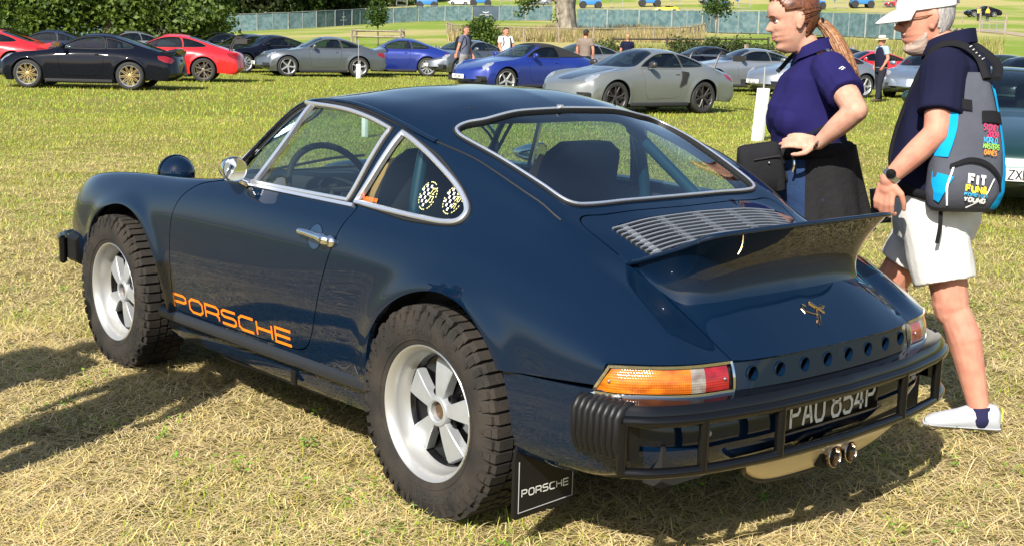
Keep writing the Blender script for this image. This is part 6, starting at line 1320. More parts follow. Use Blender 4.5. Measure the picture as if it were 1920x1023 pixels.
park_d(1675, 215, HB, 'red car parked above the banner fence', RED, 'five', 'silver', group='cars far up the slope'); park_d(1010, 235, HB, 'silver car parked high left of the old trunk', SIL, 'five', 'silver', group='cars far up the slope'); park_d(860, 240, HB, 'white car parked above the slope fence', cpaint('white', (.7, .7, .7)), 'five', 'silver', group='cars far up the slope')
# ================================================================ people
skin_f = mat('fair skin', (.50, .285, .20), .6, noise=.12, nscale=28, bump=.06, bscale=160, spec=.3, sss=.25, col2=(.46, .225, .16)); skin_m = mat('ruddy skin', (.50, .245, .165), .6, noise=.16, nscale=22, bump=.06, bscale=160, spec=.3, sss=.25, col2=(.46, .19, .13))
def cloth(name, c, bump=.35, sc=14): return mat(name, c, .9, noise=.12, nscale=9, bump=bump, bscale=sc, spec=.12)
def capsule(p0, p1, r0, r1, n=14, flat0=False, flat1=False, bulge=0., sq=None):
    """tapered capsule; flat ends make open-looking hems; sq squashes along an axis vector by a factor"""
    p0, p1 = np.array(p0, float), np.array(p1, float); d = p1-p0; L = np.linalg.norm(d)+1e-9; t = d/L; pts = []; rr = []
    if not flat0:
        for a in (-.98, -.8, -.5, -.2): pts.append(p0+t*r0*a); rr.append(r0*math.sqrt(1-a*a))
    for s in np.linspace(0, 1, 7): pts.append(p0+d*s); rr.append(r0+(r1-r0)*s+bulge*math.sin(math.pi*min(1, s*1.15))*(1 if s < .87 else .3))
    if not flat1:
        for a in (.2, .5, .8, .98): pts.append(p1+t*r1*a); rr.append(r1*math.sqrt(1-a*a))
    V, F = tube(pts, rr, n)
    if sq is not None:
        ax = np.array(sq[0], float); ax /= np.linalg.norm(ax); k = sq[1]; c = (p0+p1)/2; rel = V-c; tc = rel@t; cen = c+tc[:, None]*t; off = V-cen; V = cen+off-(off@ax)[:, None]*ax*(1-k)
    return V, F
def slices(levels, n=28, e=.9):
    V = []
    for lv in levels:
        z, cx, cy, rx, ry = lv[:5]
        for k in range(n):
            a = 2*math.pi*k/n; f = lambda q: math.copysign(abs(q)**e, q); V.append((cx+rx*f(math.cos(a)), cy+ry*f(math.sin(a)), z))
    m = len(levels); F = [(i*n+k, i*n+(k+1) % n, (i+1)*n+(k+1) % n, (i+1)*n+k) for i in range(m-1) for k in range(n)]+[tuple(range(n))[::-1], tuple((m-1)*n+k for k in range(n))]
    return np.array(V), F
def fuse(parts, voxel, smooth=2, wr=0., wk=18., seed=0):
    """voxel union of overlapping closed pieces -> one continuous surface"""
    b = MB()
    for p in parts: b.add(*p)
    o = b.obj('fuse_tmp', mat('tmp', (.5, .5, .5)), None, angle=180)
    m = o.modifiers.new('r', 'REMESH'); m.mode = 'VOXEL'; m.voxel_size = voxel; m.use_smooth_shade = True
    if smooth: s = o.modifiers.new('s', 'SMOOTH'); s.factor = .5; s.iterations = smooth
    dg = bpy.context.evaluated_depsgraph_get(); ev = o.evaluated_get(dg); me = bpy.data.meshes.new_from_object(ev)
    bpy.data.objects.remove(o)
    if wr:
        n = len(me.vertices); co = np.empty(n*3, np.float32); me.vertices.foreach_get('co', co); co = co.reshape(-1, 3); no = np.empty(n*3, np.float32); me.vertices.foreach_get('normal', no); no = no.reshape(-1, 3)
        r = np.random.default_rng(seed); d = np.zeros(n)
        for q in range(7):
            k = r.normal(size=3)*wk*(1 if q < 4 else 2.2)*np.array([1, 1, .6]); d += np.sin(co@k+r.uniform(0, 6)+1.5*np.sin(co@(r.normal(size=3)*wk*.5)))*(1 if q < 4 else .45)
        co = co+no*(d*wr/4)[:, None]; me.vertices.foreach_set('co', co.ravel())
    me.update(); return me
def put_mesh(name, me, m, parent):
    me.materials.clear(); me.materials.append(m); me.polygons.foreach_set('use_smooth', np.ones(len(me.polygons), bool)); o = bpy.data.objects.new(name, me); COL.objects.link(o); o.parent = parent; return o
# ---- head: slices with a modelled profile, nose, lips, brow, sockets
def head_grid(male=False, n=56, m=64):
    z = np.linspace(-.125, .117, m)
    if male:
        Fx = pchip([-.125,-.112,-.098,-.08,-.064,-.055,-.046,-.033,-.02,0,.012,.028,.05,.08,.1,.112,.117], [.055,.078,.088,.082,.090,.087,.092,.088,.090,.092,.088,.097,.096,.083,.06,.03,.005], z); Wd = pchip([-.125,-.112,-.09,-.06,-.03,0,.03,.06,.09,.107,.117], [.03,.042,.054,.064,.069,.073,.076,.074,.06,.036,.006], z)
    else:
        Fx = pchip([-.125,-.112,-.098,-.08,-.064,-.055,-.046,-.033,-.02,0,.012,.028,.05,.08,.1,.112,.117], [.048,.070,.082,.077,.089,.085,.092,.086,.089,.090,.086,.093,.095,.083,.06,.03,.005], z); Wd = pchip([-.125,-.112,-.09,-.06,-.03,0,.03,.06,.09,.107,.117], [.026,.034,.046,.058,.065,.070,.074,.072,.058,.036,.006], z)
    Bx = pchip([-.125,-.1,-.07,-.04,0,.04,.08,.1,.112,.117], [.005,-.02,-.05,-.08,-.099,-.104,-.09,-.065,-.035,-.005], z); NS = pchip([-.036,-.03,-.022,-.014,0,.012,.024], [0,.014,.028,.026,.016,.008,0], np.clip(z, -.036, .024))*(1.1 if male else .95)
    P = np.zeros((m, n, 3))
    for i in range(m):
        for k in range(n):
            a = 2*math.pi*k/n; c, s = math.cos(a), math.sin(a); x = (Fx[i]*abs(c)**.82 if c > 0 else Bx[i]*abs(c)**.9); y = Wd[i]*math.copysign(abs(s)**.92, s)
            if c > 0:
                zz = z[i]; x += NS[i]*math.exp(-(y/(.0095+.004*max(0, -zz/.03)))**2)
                x -= .010*(math.exp(-((abs(y)-.030)/.013)**2-((zz-.010)/.010)**2)); x += .004*math.exp(-((abs(y)-.028)/.02)**2-((zz-.03)/.008)**2)
                x += .005*math.exp(-((abs(y)-.042)/.016)**2-((zz+.02)/.016)**2); x -= .004*math.exp(-(y/.02)**2-((zz+.0545)/.003)**2)
            P[i, k] = (x, y, z[i])
    return P
def grid_closed(P): m, n = P.shape[:2]; return P.reshape(-1, 3), [(i*n+k, i*n+(k+1) % n, (i+1)*n+(k+1) % n, (i+1)*n+k) for i in range(m-1) for k in range(n)]+[tuple(range(n))[::-1], tuple((m-1)*n+k for k in range(n))]
def hmat(pos, yaw=0., pitch=0., roll=0., sc=1.): return Matrix.Translation(Vector(pos)) @ Matrix.Rotation(yaw, 4, 'Z') @ Matrix.Rotation(pitch, 4, 'Y') @ Matrix.Rotation(roll, 4, 'X') @ Matrix.Scale(sc, 4)
def app(Mx, VF): V, F = VF; A = np.array(Mx); return V @ A[:3, :3].T+A[:3, 3], F
def head_parts(Mx, male):
    ps = [app(Mx, grid_closed(head_grid(male)))]
    for s in (1, -1):
        ps.append(app(Mx, xf(ellipsoid((0, 0, 0), (.020, .0085, .033), 12, 8), (-.008, s*.078, .004), (0, -.2, s*-.25)))); ps.append(app(Mx, xf(ellipsoid((0, 0, 0), (.013, .008, .013), 10, 8), (-.002, s*.076, -.024))))
    return ps
def hand_parts(w, d, nrm, curl=.5, sc=1., thumb_side=1, spread=.06):
    """palm and five fingers: w wrist, d towards the fingers, nrm out of the back of the hand"""
    d = np.array(d, float); d /= np.linalg.norm(d); nrm = np.array(nrm, float); nrm -= d*(nrm@d); nrm /= np.linalg.norm(nrm); s = np.cross(nrm, d)*thumb_side; ps = []; w = np.array(w, float)
    kn = w+d*.088*sc
    ps.append(capsule(w-d*.01, w+d*.03*sc, .024*sc, .028*sc, sq=(nrm, .72)))
    for i, off in enumerate((.030, .010, -.011, -.031)): ps.append(capsule(w+d*.025*sc+s*off*.7*sc, kn+s*off*sc-d*(.004*abs(i-1))*sc, .0145*sc, .0115*sc, 10, sq=(nrm, .85)))
    for i, (off, L) in enumerate(((.030, .070), (.010, .080), (-.011, .075), (-.031, .058))):
        p = kn+s*off*sc-d*(.004*abs(i-1))*sc; a = curl*.45; dir_ = d+s*off*spread*10*.3
        for j, (fr, r0, r1) in enumerate(((.45, .0100, .0092), (.32, .0092, .0085), (.25, .0085, .0072))):
            v = dir_*math.cos(a)-nrm*math.sin(a); q = p+v/np.linalg.norm(v)*L*fr*sc; ps.append(capsule(p, q, r0*sc, r1*sc, 10)); p = q; a += curl*.75
    t0 = w+d*.022*sc+s*.024*sc; t1 = t0+(d*.55+s*.75-nrm*.25*curl)*.040*sc; t2 = t1+(d*.9+s*.30-nrm*.45*curl)*.032*sc; t3 = t2+(d*.95+s*.05-nrm*.5*curl)*.026*sc
    ps += [capsule(t0, t1, .0165*sc, .0125*sc, 10), capsule(t1, t2, .0120*sc, .0105*sc, 10), capsule(t2, t3, .0105*sc, .0085*sc, 10)]
    return ps
def arm_parts(sh, el, wr, r=(.050, .041, .026)): return [capsule(sh, el, r[0], r[1], bulge=.004), capsule(el, wr, r[1]*.98, r[2], bulge=.006)]
def leg_parts(hip, kn, an, r=(.085, .057, .037)):
    kn, an = np.array(kn, float), np.array(an, float); back = np.array([-.018, 0, 0]); cf = kn+(an-kn)*.32+back
    return [capsule(hip, kn, r[0], r[1]*1.02), capsule(kn+np.array([.008, 0, 0]), kn-np.array([0, 0, .03]), r[1], r[1]*.93), capsule(kn, cf, r[1]*.90, r[1]*.98), capsule(cf, an, r[1]*.96, r[2]), capsule(kn, an, r[1]*.85, r[2])]
def shoe(an, yaw, sc=1., L=.27):
    c, s = math.cos(yaw), math.sin(yaw); secs = []
    for x, w_, h in ((-.075, .024, .085), (-.06, .036, .105), (-.02, .040, .112), (.03, .042, .102), (.08, .046, .080), (.13, .049, .064), (.165, .042, .052), (.188, .024, .036)):
        for k in range(14):
            a = 2*math.pi*k/14; yy = w_*math.cos(a); zz = max(0, .5+.5*math.sin(a))**.8*h; secs.append((x*sc, yy*sc, zz*sc))
    V = np.array(secs); F = [(i*14+k, i*14+(k+1) % 14, (i+1)*14+(k+1) % 14, (i+1)*14+k) for i in range(7) for k in range(14)]+[tuple(range(14))[::-1], tuple(7*14+k for k in range(14))]
    R2 = np.array([[c, -s, 0], [s, c, 0], [0, 0, 1]]); return V @ R2.T+np.array([an[0], an[1], an[2]-.085*sc]), F
def strand_mat(name, c, c2, rough=.42):
    m = mat(name, c, rough, col2=c2, nscale=1, spec=.5); nt = m.node_tree
    n = [x for x in nt.nodes if x.type == 'TEX_NOISE'][0]; tc = [x for x in nt.nodes if x.type == 'TEX_COORD'][0]; mp = nt.nodes.new('ShaderNodeMapping'); mp.inputs['Scale'].default_value = (22, 120, 30); nt.links.new(tc.outputs['Object'], mp.inputs[0]); nt.links.new(mp.outputs[0], n.inputs['Vector']); n.inputs['Scale'].default_value = 1.4
    bp = nt.nodes.new('ShaderNodeBump'); bp.inputs['Strength'].default_value = .5; bp.inputs['Distance'].default_value = .006; nt.links.new(n.outputs['Fac'], bp.inputs['Height']); nt.links.new(bp.outputs[0], nt.nodes['Principled BSDF'].inputs['Normal']); return m
def part_mesh(name, VF, m, parent, angle=50): o = mesh_obj(name, VF[0], VF[1], m, None, angle=angle); o.parent = parent; return o
HEAD_L = HB
# ---------------------------------------------------------------- the woman in the blue polo shirt
Dw = 5.5; wl_ = (1514-960)/FPX*Dw; wx, wy = CAM_POS[:2]+HDIR*Dw+HRIGHT*wl_
wo_ = thing('person', 'woman with auburn ponytail and blue polo shirt, hand on hip beside the coupe', 'person', (wx, wy, 0), local=True, rotz=R(HB+4))
Hm = hmat((.118, .0, 1.575), .04, .20, 0, 1.04)
body = head_parts(Hm, False)+[capsule((-.005, 0, 1.40), (.075, 0, 1.50), .060, .052), slices([(.84, 0, 0, .12, .165), (.95, 0, 0, .125, .17), (1.06, .01, 0, .11, .14), (1.2, .02, 0, .115, .15), (1.32, 0, 0, .10, .16), (1.41, -.005, 0, .07, .13), (1.45, 0, 0, .05, .06)])]
el_l, wr_l = (-.055, .375, 1.225), (.055, .265, 1.085)
body += arm_parts((-.01, .175, 1.375), el_l, wr_l, (.056, .047, .028))+hand_parts(wr_l, (.92, -.42, .08), (.2, .75, .60), .35, .95, 1)
body += arm_parts((-.01, -.175, 1.375), (-.04, -.25, 1.12), (.0, -.24, .88), (.054, .045, .028))+hand_parts((.0, -.24, .88), (.1, 0, -1), (0, -1, .1), .6, .95, -1)
for s in (1, -1): body += leg_parts((0, s*.09, .86), (.0, s*.10, .48), (-.03, s*.10, .09))
put_mesh('body', fuse(body, .005, 4), skin_f, wo_)
polo = cloth('blue polo cotton', (.014, .012, .075)); 
sh = [slices([(1.02, .0, 0, .150, .185), (1.07, .012, 0, .148, .178), (1.12, .022, 0, .146, .172), (1.17, .036, 0, .156, .174), (1.22, .036, 0, .156, .176), (1.28, .02, 0, .138, .184), (1.34, .008, 0, .125, .195), (1.39, -.008, 0, .100, .178), (1.425, -.008, 0, .082, .12), (1.445, .0, 0, .068, .075), (1.455, .01, 0, .062, .062)])]
hemw = tuple(np.array((-.01, .175, 1.375))*.40+np.array(el_l)*.60); sh += [capsule((-.008, .165, 1.372), hemw, .078, .076, flat1=True), capsule((-.005, .08, 1.38), (-.008, .165, 1.372), .07, .078), capsule((-.008, -.165, 1.372), (-.03, -.225, 1.22), .078, .074, flat1=True), capsule((-.005, -.08, 1.38), (-.008, -.165, 1.372), .07, .078)]
for s in (1, -1): sh.append(ellipsoid((.11, s*.07, 1.165), (.078, .085, .085), 16, 10))
put_mesh('polo_shirt', fuse(sh, .0065, 3, .011, 14., 3), polo, wo_)
cg_ = curve([(.085, .0, 1.435), (.075, .055, 1.455), (.02, .072, 1.485), (-.035, .05, 1.497), (-.05, 0, 1.50), (-.035, -.05, 1.497), (.02, -.072, 1.485), (.075, -.055, 1.455), (.085, 0, 1.435)], 5); part_mesh('collar', sweep(cg_, np.tile([0, 0, 1.], (len(cg_), 1)), [(-.012, -.028), (-.003, .016), (.003, .016), (.014, -.030)]), polo, wo_)
# shirt emblem: small pale stitched scribble on the sleeve
em_ = np.array((-.01, .175, 1.375))*.72+np.array(el_l)*.28; b = MB()
for pts in ([(0,0),(.012,.010),(.024,.004)], [(.004,-.008),(.016,.002),(.026,-.008)], [(.010,-.016),(.020,-.012)]): b.add(*tube([em_+np.array([.018-x, .052, .052+y]) for x, y in pts], .0022, 5))
o = b.obj('sleeve_emblem', white_paint, None); o.parent = wo_
jean = cloth('blue denim', (.022, .045, .11), .25, 60)
jl = [slices([(.78, 0, 0, .13, .18), (.86, 0, 0, .15, .19), (.95, 0, 0, .148, .19), (1.04, .005, 0, .14, .175)])]
for s in (1, -1): jl += [capsule((0, s*.095, .84), (.0, s*.105, .48), .108, .078), capsule((.0, s*.105, .48), (-.03, s*.10, .08), .076, .062, flat1=True)]
put_mesh('jeans', fuse(jl, .009, 2, .005, 14., 5), jean, wo_)
for s in (1, -1): part_mesh('shoe', shoe((-.03, s*.10, .085), 0.), mat('dark shoe', (.02, .02, .02), .6), wo_)
# black jacket knotted round the waist, hanging behind
jk = cloth('black fleece', (.018, .017, .019), .5, 40); G = []
for i, t in enumerate(np.linspace(0, 1, 26)):
    z = 1.065-.36*t; row = []
    for k, a in enumerate(np.linspace(R(58), R(302), 60)):
        fl = 1+.05*math.sin(7*a+1.5*t)*t+.035*math.sin(13*a-2*t)*t; rx = .168+.055*t; ry = .195+.03*t; row.append((-.015-.04*t+rx*fl*math.cos(a), ry*fl*math.sin(a), z+.012*math.sin(5*a)*t-.03*math.cos(a/1.)*0))
    G.append(row)
G = np.array(G); inn = G*np.array([.955, .955, 1])+np.array([-.002, 0, 0]); m_, n_ = G.shape[:2]; b = MB(); q = [(i*n_+k, i*n_+k+1, (i+1)*n_+k+1, (i+1)*n_+k) for i in range(m_-1) for k in range(n_-1)]; b.add(G.reshape(-1, 3), q); b.add(inn.reshape(-1, 3), [f[::-1] for f in q])
edge_i = [k for k in range(n_)]; eo = [(m_-1)*n_+k for k in range(n_)]; tot = m_*n_
b.F += [(eo[k], eo[k+1], tot+eo[k+1], tot+eo[k]) for k in range(n_-1)]+[(i*n_, (i+1)*n_, tot+(i+1)*n_, tot+i*n_) for i in range(m_-1)]+[(i*n_+n_-1, tot+i*n_+n_-1, tot+(i+1)*n_+n_-1, (i+1)*n_+n_-1) for i in range(m_-1)]; b.M = [0]*len(b.F)
jo = b.obj('tied_jacket', jk, None, angle=60); jo.parent = wo_
sl = [capsule((.06, .175, 1.045), (.155, .05, 1.02), .034, .030), capsule((.155, .05, 1.02), (.165, -.04, .98), .032, .03), capsule((.155, .03, 1.02), (.15, .10, .90), .03, .035, flat1=True), capsule((.06, -.175, 1.045), (.155, -.03, 1.02), .034, .03)]
sl += [capsule((-.02, .188, 1.05), (.08, .168, 1.045), .03, .034), capsule((-.12, .12, 1.06), (-.02, .19, 1.05), .03, .03)]; put_mesh('jacket_sleeves', fuse(sl, .008, 2, .005, 20., 8), jk, wo_)
put_mesh('wrist_beads', fuse([ellipsoid((np.array(wr_l)+np.array([0, 0, 0])+.031*(math.cos(a)*np.array([.45, .9, .0])+math.sin(a)*np.array([-.5, .2, .85]))), (.007, .007, .007), 8, 6) for a in np.linspace(0, 2*math.pi, 14, endpoint=False)], .003, 0), mat('dark beads', (.03, .015, .012), .3), wo_)
# hair
auburn = strand_mat('auburn hair', (.16, .055, .022), (.055, .018, .009)); hp = head_grid(False, 56, 64)
H2 = hp.copy(); cen = np.array([-.008, 0, .0]); H2 = cen+(H2-cen)*np.array([1.10, 1.13, 1.09])+np.array([-.004, 0, .004])
def keep(p): x, y, z = p; line = .062-1.05*(x-.045) if False else None; return (x < .052+.30*(z-.045) if z > .045 else x < (-.012 if z > -.02 else -.03)) and z > -.095 and (z > -.03 or x < -.02)
m_, n_ = H2.shape[:2]; idx = np.arange(m_*n_).reshape(m_, n_); q = [(idx[i, k], idx[i, (k+1) % n_], idx[i+1, (k+1) % n_], idx[i+1, k]) for i in range(m_-1) for k in range(n_) if all(keep(H2[a, c % n_]) for a, c in ((i, k), (i, k+1), (i+1, k), (i+1, k+1)))]
hv_ = app(Hm, (H2.reshape(-1, 3), q)); used = sorted({i for f_ in q for i in f_}); mp_ = {o_: i for i, o_ in enumerate(used)}; hair = part_mesh('hair', (hv_[0][used], [tuple(mp_[i] for i in f_) for f_ in q]), auburn, wo_, 180)
hair.modifiers.new('t', 'SOLIDIFY').thickness = .012
pt = curve([(.03, 0, 1.575), (-.01, .015, 1.56), (-.055, .045, 1.50), (-.09, .075, 1.42), (-.115, .09, 1.34), (-.13, .095, 1.27), (-.135, .09, 1.235)], 6); rad = np.interp(np.linspace(0, 1, len(pt)), [0, .1, .35, .7, .92, 1], [.022, .020, .034, .040, .032, .012])
b = MB(); b.add(*tube(pt, rad, 14)); rh = np.random.default_rng(4)
for k in range(90):
    a = rh.uniform(0, 2*math.pi); off = np.array([math.cos(a), math.sin(a), 0])*rh.uniform(.75, 1.12); e = int(rh.integers(26, len(pt))); P = np.array([pt[i]+off*rad[i]*np.array([1, 1, 0])+rh.normal(size=3)*.0015 for i in range(2, e, 3)]); P[-1] += rh.normal(size=3)*.012; b.add(*tube(P, [.004]*(len(P)-1)+[.0012], 4))
po = b.obj('ponytail', strand_mat('lighter hair', (.33, .155, .055), (.13, .05, .02)), None, angle=180); po.parent = wo_
part_mesh('hair_tie', tube(curve([(-.002, .034, 1.575), (-.005, .01, 1.585), (-.005, -.02, 1.57), (-.002, 0, 1.545), (-.002, .034, 1.575)], 4), .007, 6), jk, wo_)
b = MB()
for k in range(22):
    s = 1 if k % 2 else -1; P = [Vector((.070-.002*k, s*(.02+.0022*k), .085-.0005*k)), Vector((.04-.003*k, s*(.055+.001*k), .075)), Vector((-.03, s*.082, .045)), Vector((-.09, s*.05, .02))]; b.add(*tube(curve([tuple(Hm @ p) for p in P], 4), .0032, 4))
rh = np.random.default_rng(12); tie = np.array([-.97, 0, .12])
for k in range(420):
    th = rh.uniform(-1.75, 1.75); el = rh.uniform(.15, 1.25) if abs(th) < 1.0 else rh.uniform(-.35, 1.3)
    lo = np.interp(abs(th), [0, .9, 1.3, 1.6, 1.75], [.72, .62, .42, .12, -.15])
    if el < lo: el = lo+rh.uniform(0, .45)
    d0 = np.array([math.cos(th)*math.cos(el), math.sin(th)*math.cos(el), math.sin(el)]); P = []; lift = rh.uniform(.99, 1.045)
    for t in np.linspace(0, 1, 9):
        d = d0*(1-t)+tie*t+np.array([0, 0, .35*math.sin(math.pi*t)*(.3 if el > .3 else 0)]); d /= np.linalg.norm(d); P.append(Hm @ Vector((-.006+d[0]*.113*lift, d[1]*.0845*lift, .004+d[2]*.130*lift)))
    b.add(*tube([tuple(q) for q in P], [.0012]+[.0024]*7+[.0016], 4))
o = b.obj('hair_strands', auburn, None, angle=180); o.parent = wo_
def face_bits(Mx, root, brow, lip, male):
    for s in (1, -1):
        part_mesh('eye', app(Mx, ellipsoid((.0745, s*.030, .009), (.010, .012, .0065), 10, 8)), mat('eye white', (.7, .68, .65), .2), root); part_mesh('iris', app(Mx, ellipsoid((.0825, s*.029, .009), (.003, .0052, .0052), 8, 6)), mat('iris dark', (.04, .025, .015), .2), root)
        part_mesh('eyelid', app(Mx, tube(curve([(.080, s*.018, .010), (.0865, s*.028, .0155), (.079, s*.041, .0115)], 4), .0022, 5)), mat('lash brown', (.05, .025, .018), .6), root)
        part_mesh('eyebrow', app(Mx, tube(curve([(.0955, s*.016, .030), (.094, s*.030, .034), (.083, s*.045, .029)], 4), [.002]+[.003]*7+[.001], 5)), brow, root)
    part_mesh('lips', app(Mx, tube(curve([(.078, -.020, -.054), (.089, -.008, -.049), (.0915, 0, -.0505), (.089, .008, -.049), (.078, .020, -.054)], 4), [.001]+[.0042]*15+[.001], 6)), lip, root); part_mesh('lips', app(Mx, tube(curve([(.078, -.018, -.055), (.0875, -.008, -.061), (.0895, 0, -.062), (.0875, .008, -.061), (.078, .018, -.055)], 4), [.001]+[.0045]*15+[.001], 6)), lip, root)
face_bits(Hm, wo_, auburn, mat('lips', (.42, .15, .13), .4), False)
# crossbody bag, a thing of its own
bx, by = (math.cos(R(HB+4)), math.sin(R(HB+4))); bag_loc = (wx+bx*.235-by*.135, wy+by*.235+bx*.135, .86)
bag = thing('shoulder_bag', 'black crossbody bag hanging at the front of the woman', 'bag', bag_loc, local=True, rotz=R(HB+4))
bagm = cloth('black nylon', (.014, .014, .016), .3, 30); bb = xf(slices([(0, 0, 0, .06, .025), (.01, 0, 0, .095, .045), (.08, .0, 0, .098, .05), (.16, .0, 0, .092, .045), (.205, 0, 0, .085, .032), (.212, 0, 0, .07, .02)], 28, .55), (0, 0, 0), (0, .16, 0)); part_mesh('pouch', bb, bagm, bag, 60)
part_mesh('flap_zip', tube([(-.05, .052, .165), (.06, .052, .145)], .003, 6), mat('zip black', (.05, .05, .05), .3, .5), bag); part_mesh('stud', ellipsoid((-.005, .053, .135), (.006, .004, .006), 8, 6), chrome, bag)
part_mesh('key_charm', tube(curve([(-.105, .04, .17), (-.110, .05, .13), (-.105, .045, .10)], 4), .006, 6), chrome, bag)
# strap runs from the bag over the far shoulder
part_mesh('strap', tube(curve([(-.07, .02, .20), (-.11, -.01, .225), (-.17, .062, .26), (-.28, .065, .34), (-.36, .0, .45), (-.33, -.14, .56), (-.20, -.25, .59), (-.09, -.22, .50)], 6), .011, 6, squash=.35), bagm, bag)

# ---------------------------------------------------------------- the man with the white cap
hd = R(HB-30); ch, sh_ = math.cos(hd), math.sin(hd); fx, fy = -.60, -1.47; la = np.array([-.235, .13]); mx_, my_ = fx-(ch*la[0]-sh_*la[1]), fy-(sh_*la[0]+ch*la[1])
mo = thing('person', 'man in white cap, navy polo and white shorts standing behind the coupe', 'person', (mx_, my_, 0), local=True, rotz=hd)
Hm2 = hmat((.115, .015, 1.585), R(26), .16, 0, 1.06)
lel, lwr = (-.02, .30, 1.165), (.135, .335, .985)
body = head_parts(Hm2, True)+[capsule((-.01, 0, 1.42), (.07, .005, 1.50), .070, .064), slices([(.84, 0, 0, .13, .165), (1.0, .01, 0, .13, .165), (1.2, .01, 0, .12, .17), (1.35, -.01, 0, .10, .18), (1.44, -.01, 0, .07, .12), (1.47, 0, 0, .05, .06)])]
body += arm_parts((-.01, .20, 1.40), lel, lwr, (.058, .048, .031))+hand_parts(lwr, (.10, .02, -1), (.15, .95, .0), .9, 1.06, 1)
body += arm_parts((-.01, -.20, 1.40), (.04, -.29, 1.15), (.20, -.25, 1.0), (.056, .047, .030))+hand_parts((.20, -.25, 1.0), (.5, .3, -.6), (.1, -1, 0), .8, 1.06, -1)
lk, lan = (-.095, .125, .50), (-.235, .13, .10); rk, ran = (.19, -.10, .53), (.21, -.10, .10)
body += leg_parts((0, .10, .86), lk, lan, (.10, .066, .040))+leg_parts((.02, -.10, .86), rk, ran, (.10, .066, .040))
put_mesh('body', fuse(body, .0052, 2), skin_m, mo)
navy = cloth('navy polo cotton', (.008, .009, .028))
sh = [slices([(.86, .012, 0, .165, .20), (.95, .025, 0, .178, .205), (1.05, .035, 0, .178, .205), (1.15, .025, 0, .168, .208), (1.25, .008, 0, .155, .214), (1.35, -.015, 0, .140, .218), (1.42, -.025, 0, .118, .195), (1.465, -.02, 0, .095, .13), (1.49, .0, 0, .078, .085), (1.50, .008, 0, .072, .072)])]
hem = np.array((-.01, .20, 1.40))*.30+np.array(lel)*.70; sh += [capsule((-.008, .195, 1.395), tuple(hem), .086, .084, flat1=True), capsule((-.008, .09, 1.40), (-.008, .195, 1.395), .085, .086), capsule((-.008, -.195, 1.395), (.025, -.265, 1.235), .086, .082, flat1=True), capsule((-.008, -.09, 1.40), (-.008, -.195, 1.395), .085, .086)]
put_mesh('polo_shirt', fuse(sh, .007, 3, .012, 13., 11), navy, mo)
cg_ = curve([(.105, .02, 1.465), (.085, .07, 1.485), (.02, .085, 1.515), (-.045, .06, 1.535), (-.065, 0, 1.54), (-.045, -.06, 1.535), (.02, -.085, 1.515), (.085, -.06, 1.485), (.105, .02, 1.465)], 5); part_mesh('collar', sweep(cg_, np.tile([0, 0, 1.], (len(cg_), 1)), [(-.014, -.030), (-.004, .018), (.004, .018), (.016, -.034)]), navy, mo)
wsh = cloth('white cotton twill', (.60, .59, .55), .35, 20)
st = [slices([(.74, .015, 0, .15, .19), (.80, .01, 0, .165, .205), (.90, .01, 0, .168, .20), (.955, .015, 0, .165, .195)])]
st += [capsule((0, .105, .82), (-.065, .125, .585), .128, .118, flat1=True, n=20), capsule((.03, -.10, .82), (.13, -.105, .60), .128, .118, flat1=True, n=20)]
put_mesh('shorts', fuse(st, .007, 2, .012, 12., 17), wsh, mo)
shoe_m = mat('white canvas shoe', (.40, .42, .46), .7, noise=.08, nscale=20); sock = cloth('navy sock', (.02, .02, .06))
for an, yw in ((lan, R(18)), (ran, 0)):
    s = part_mesh('shoe', shoe(an, yw, 1.06), shoe_m, mo); part_mesh('sock', capsule((an[0]-.008, an[1], an[2]-.03), (an[0]-.003, an[1], an[2]+.012), .047, .043, flat1=True), sock, mo)
    V, F = shoe(an, yw, 1.06); V = V.copy(); c0 = V.mean(0); V[:, :2] = c0[:2]+(V[:, :2]-c0[:2])*1.04; V[:, 2] = np.minimum(V[:, 2], an[2]-.09+.022); part_mesh('shoe_sole', (V, F), mat('white rubber', (.5, .5, .48), .6), mo)
    for k in range(4): q = np.array([an[0]+(.02+.022*k)*math.cos(yw), an[1]+(.02+.022*k)*math.sin(yw), an[2]+.004-.009*k]); s_ = np.array([-math.sin(yw), math.cos(yw), 0])*.022; part_mesh('lace', tube([q-s_, q+np.array([0, 0, .008]), q+s_], .0028, 5), white_paint, mo)
lime = mat('lime tab', (.55, .65, .05), .6); part_mesh('heel_tab', box(lan[0]-.085*math.cos(R(18)), lan[1]-.085*math.sin(R(18)), lan[2]-.015, .006, .03, .045, rz=R(18)), lime, mo)
# cap
capm = cloth('white cap cotton', (.66, .66, .66), .2, 40); hp = head_grid(True); C2 = np.array([-.004, 0, .0])+(hp-np.array([-.004, 0, .0]))*np.array([1.085, 1.10, 1.12])+np.array([0, 0, .002]); keepc = lambda p: p[2] > .045+.10*max(0, p[0]*-.0)-.12*min(0, p[0]+.0)*.25*0
m_, n_ = C2.shape[:2]; idx = np.arange(m_*n_).reshape(m_, n_); q = [(idx[i, k], idx[i, (k+1) % n_], idx[i+1, (k+1) % n_], idx[i+1, k]) for i in range(m_-1) for k in range(n_) if C2[i, 0, 2] > .038]+[tuple(idx[-1, k] for k in range(n_))]
used = sorted({i for f_ in q for i in f_}); mp_ = {o_: i for i, o_ in enumerate(used)}; V, _ = app(Hm2, (C2.reshape(-1, 3), [])); co = part_mesh('cap', (V[used], [tuple(mp_[i] for i in f_) for f_ in q]), capm, mo, 60); co.modifiers.new('t', 'SOLIDIFY').thickness = .006
br = []
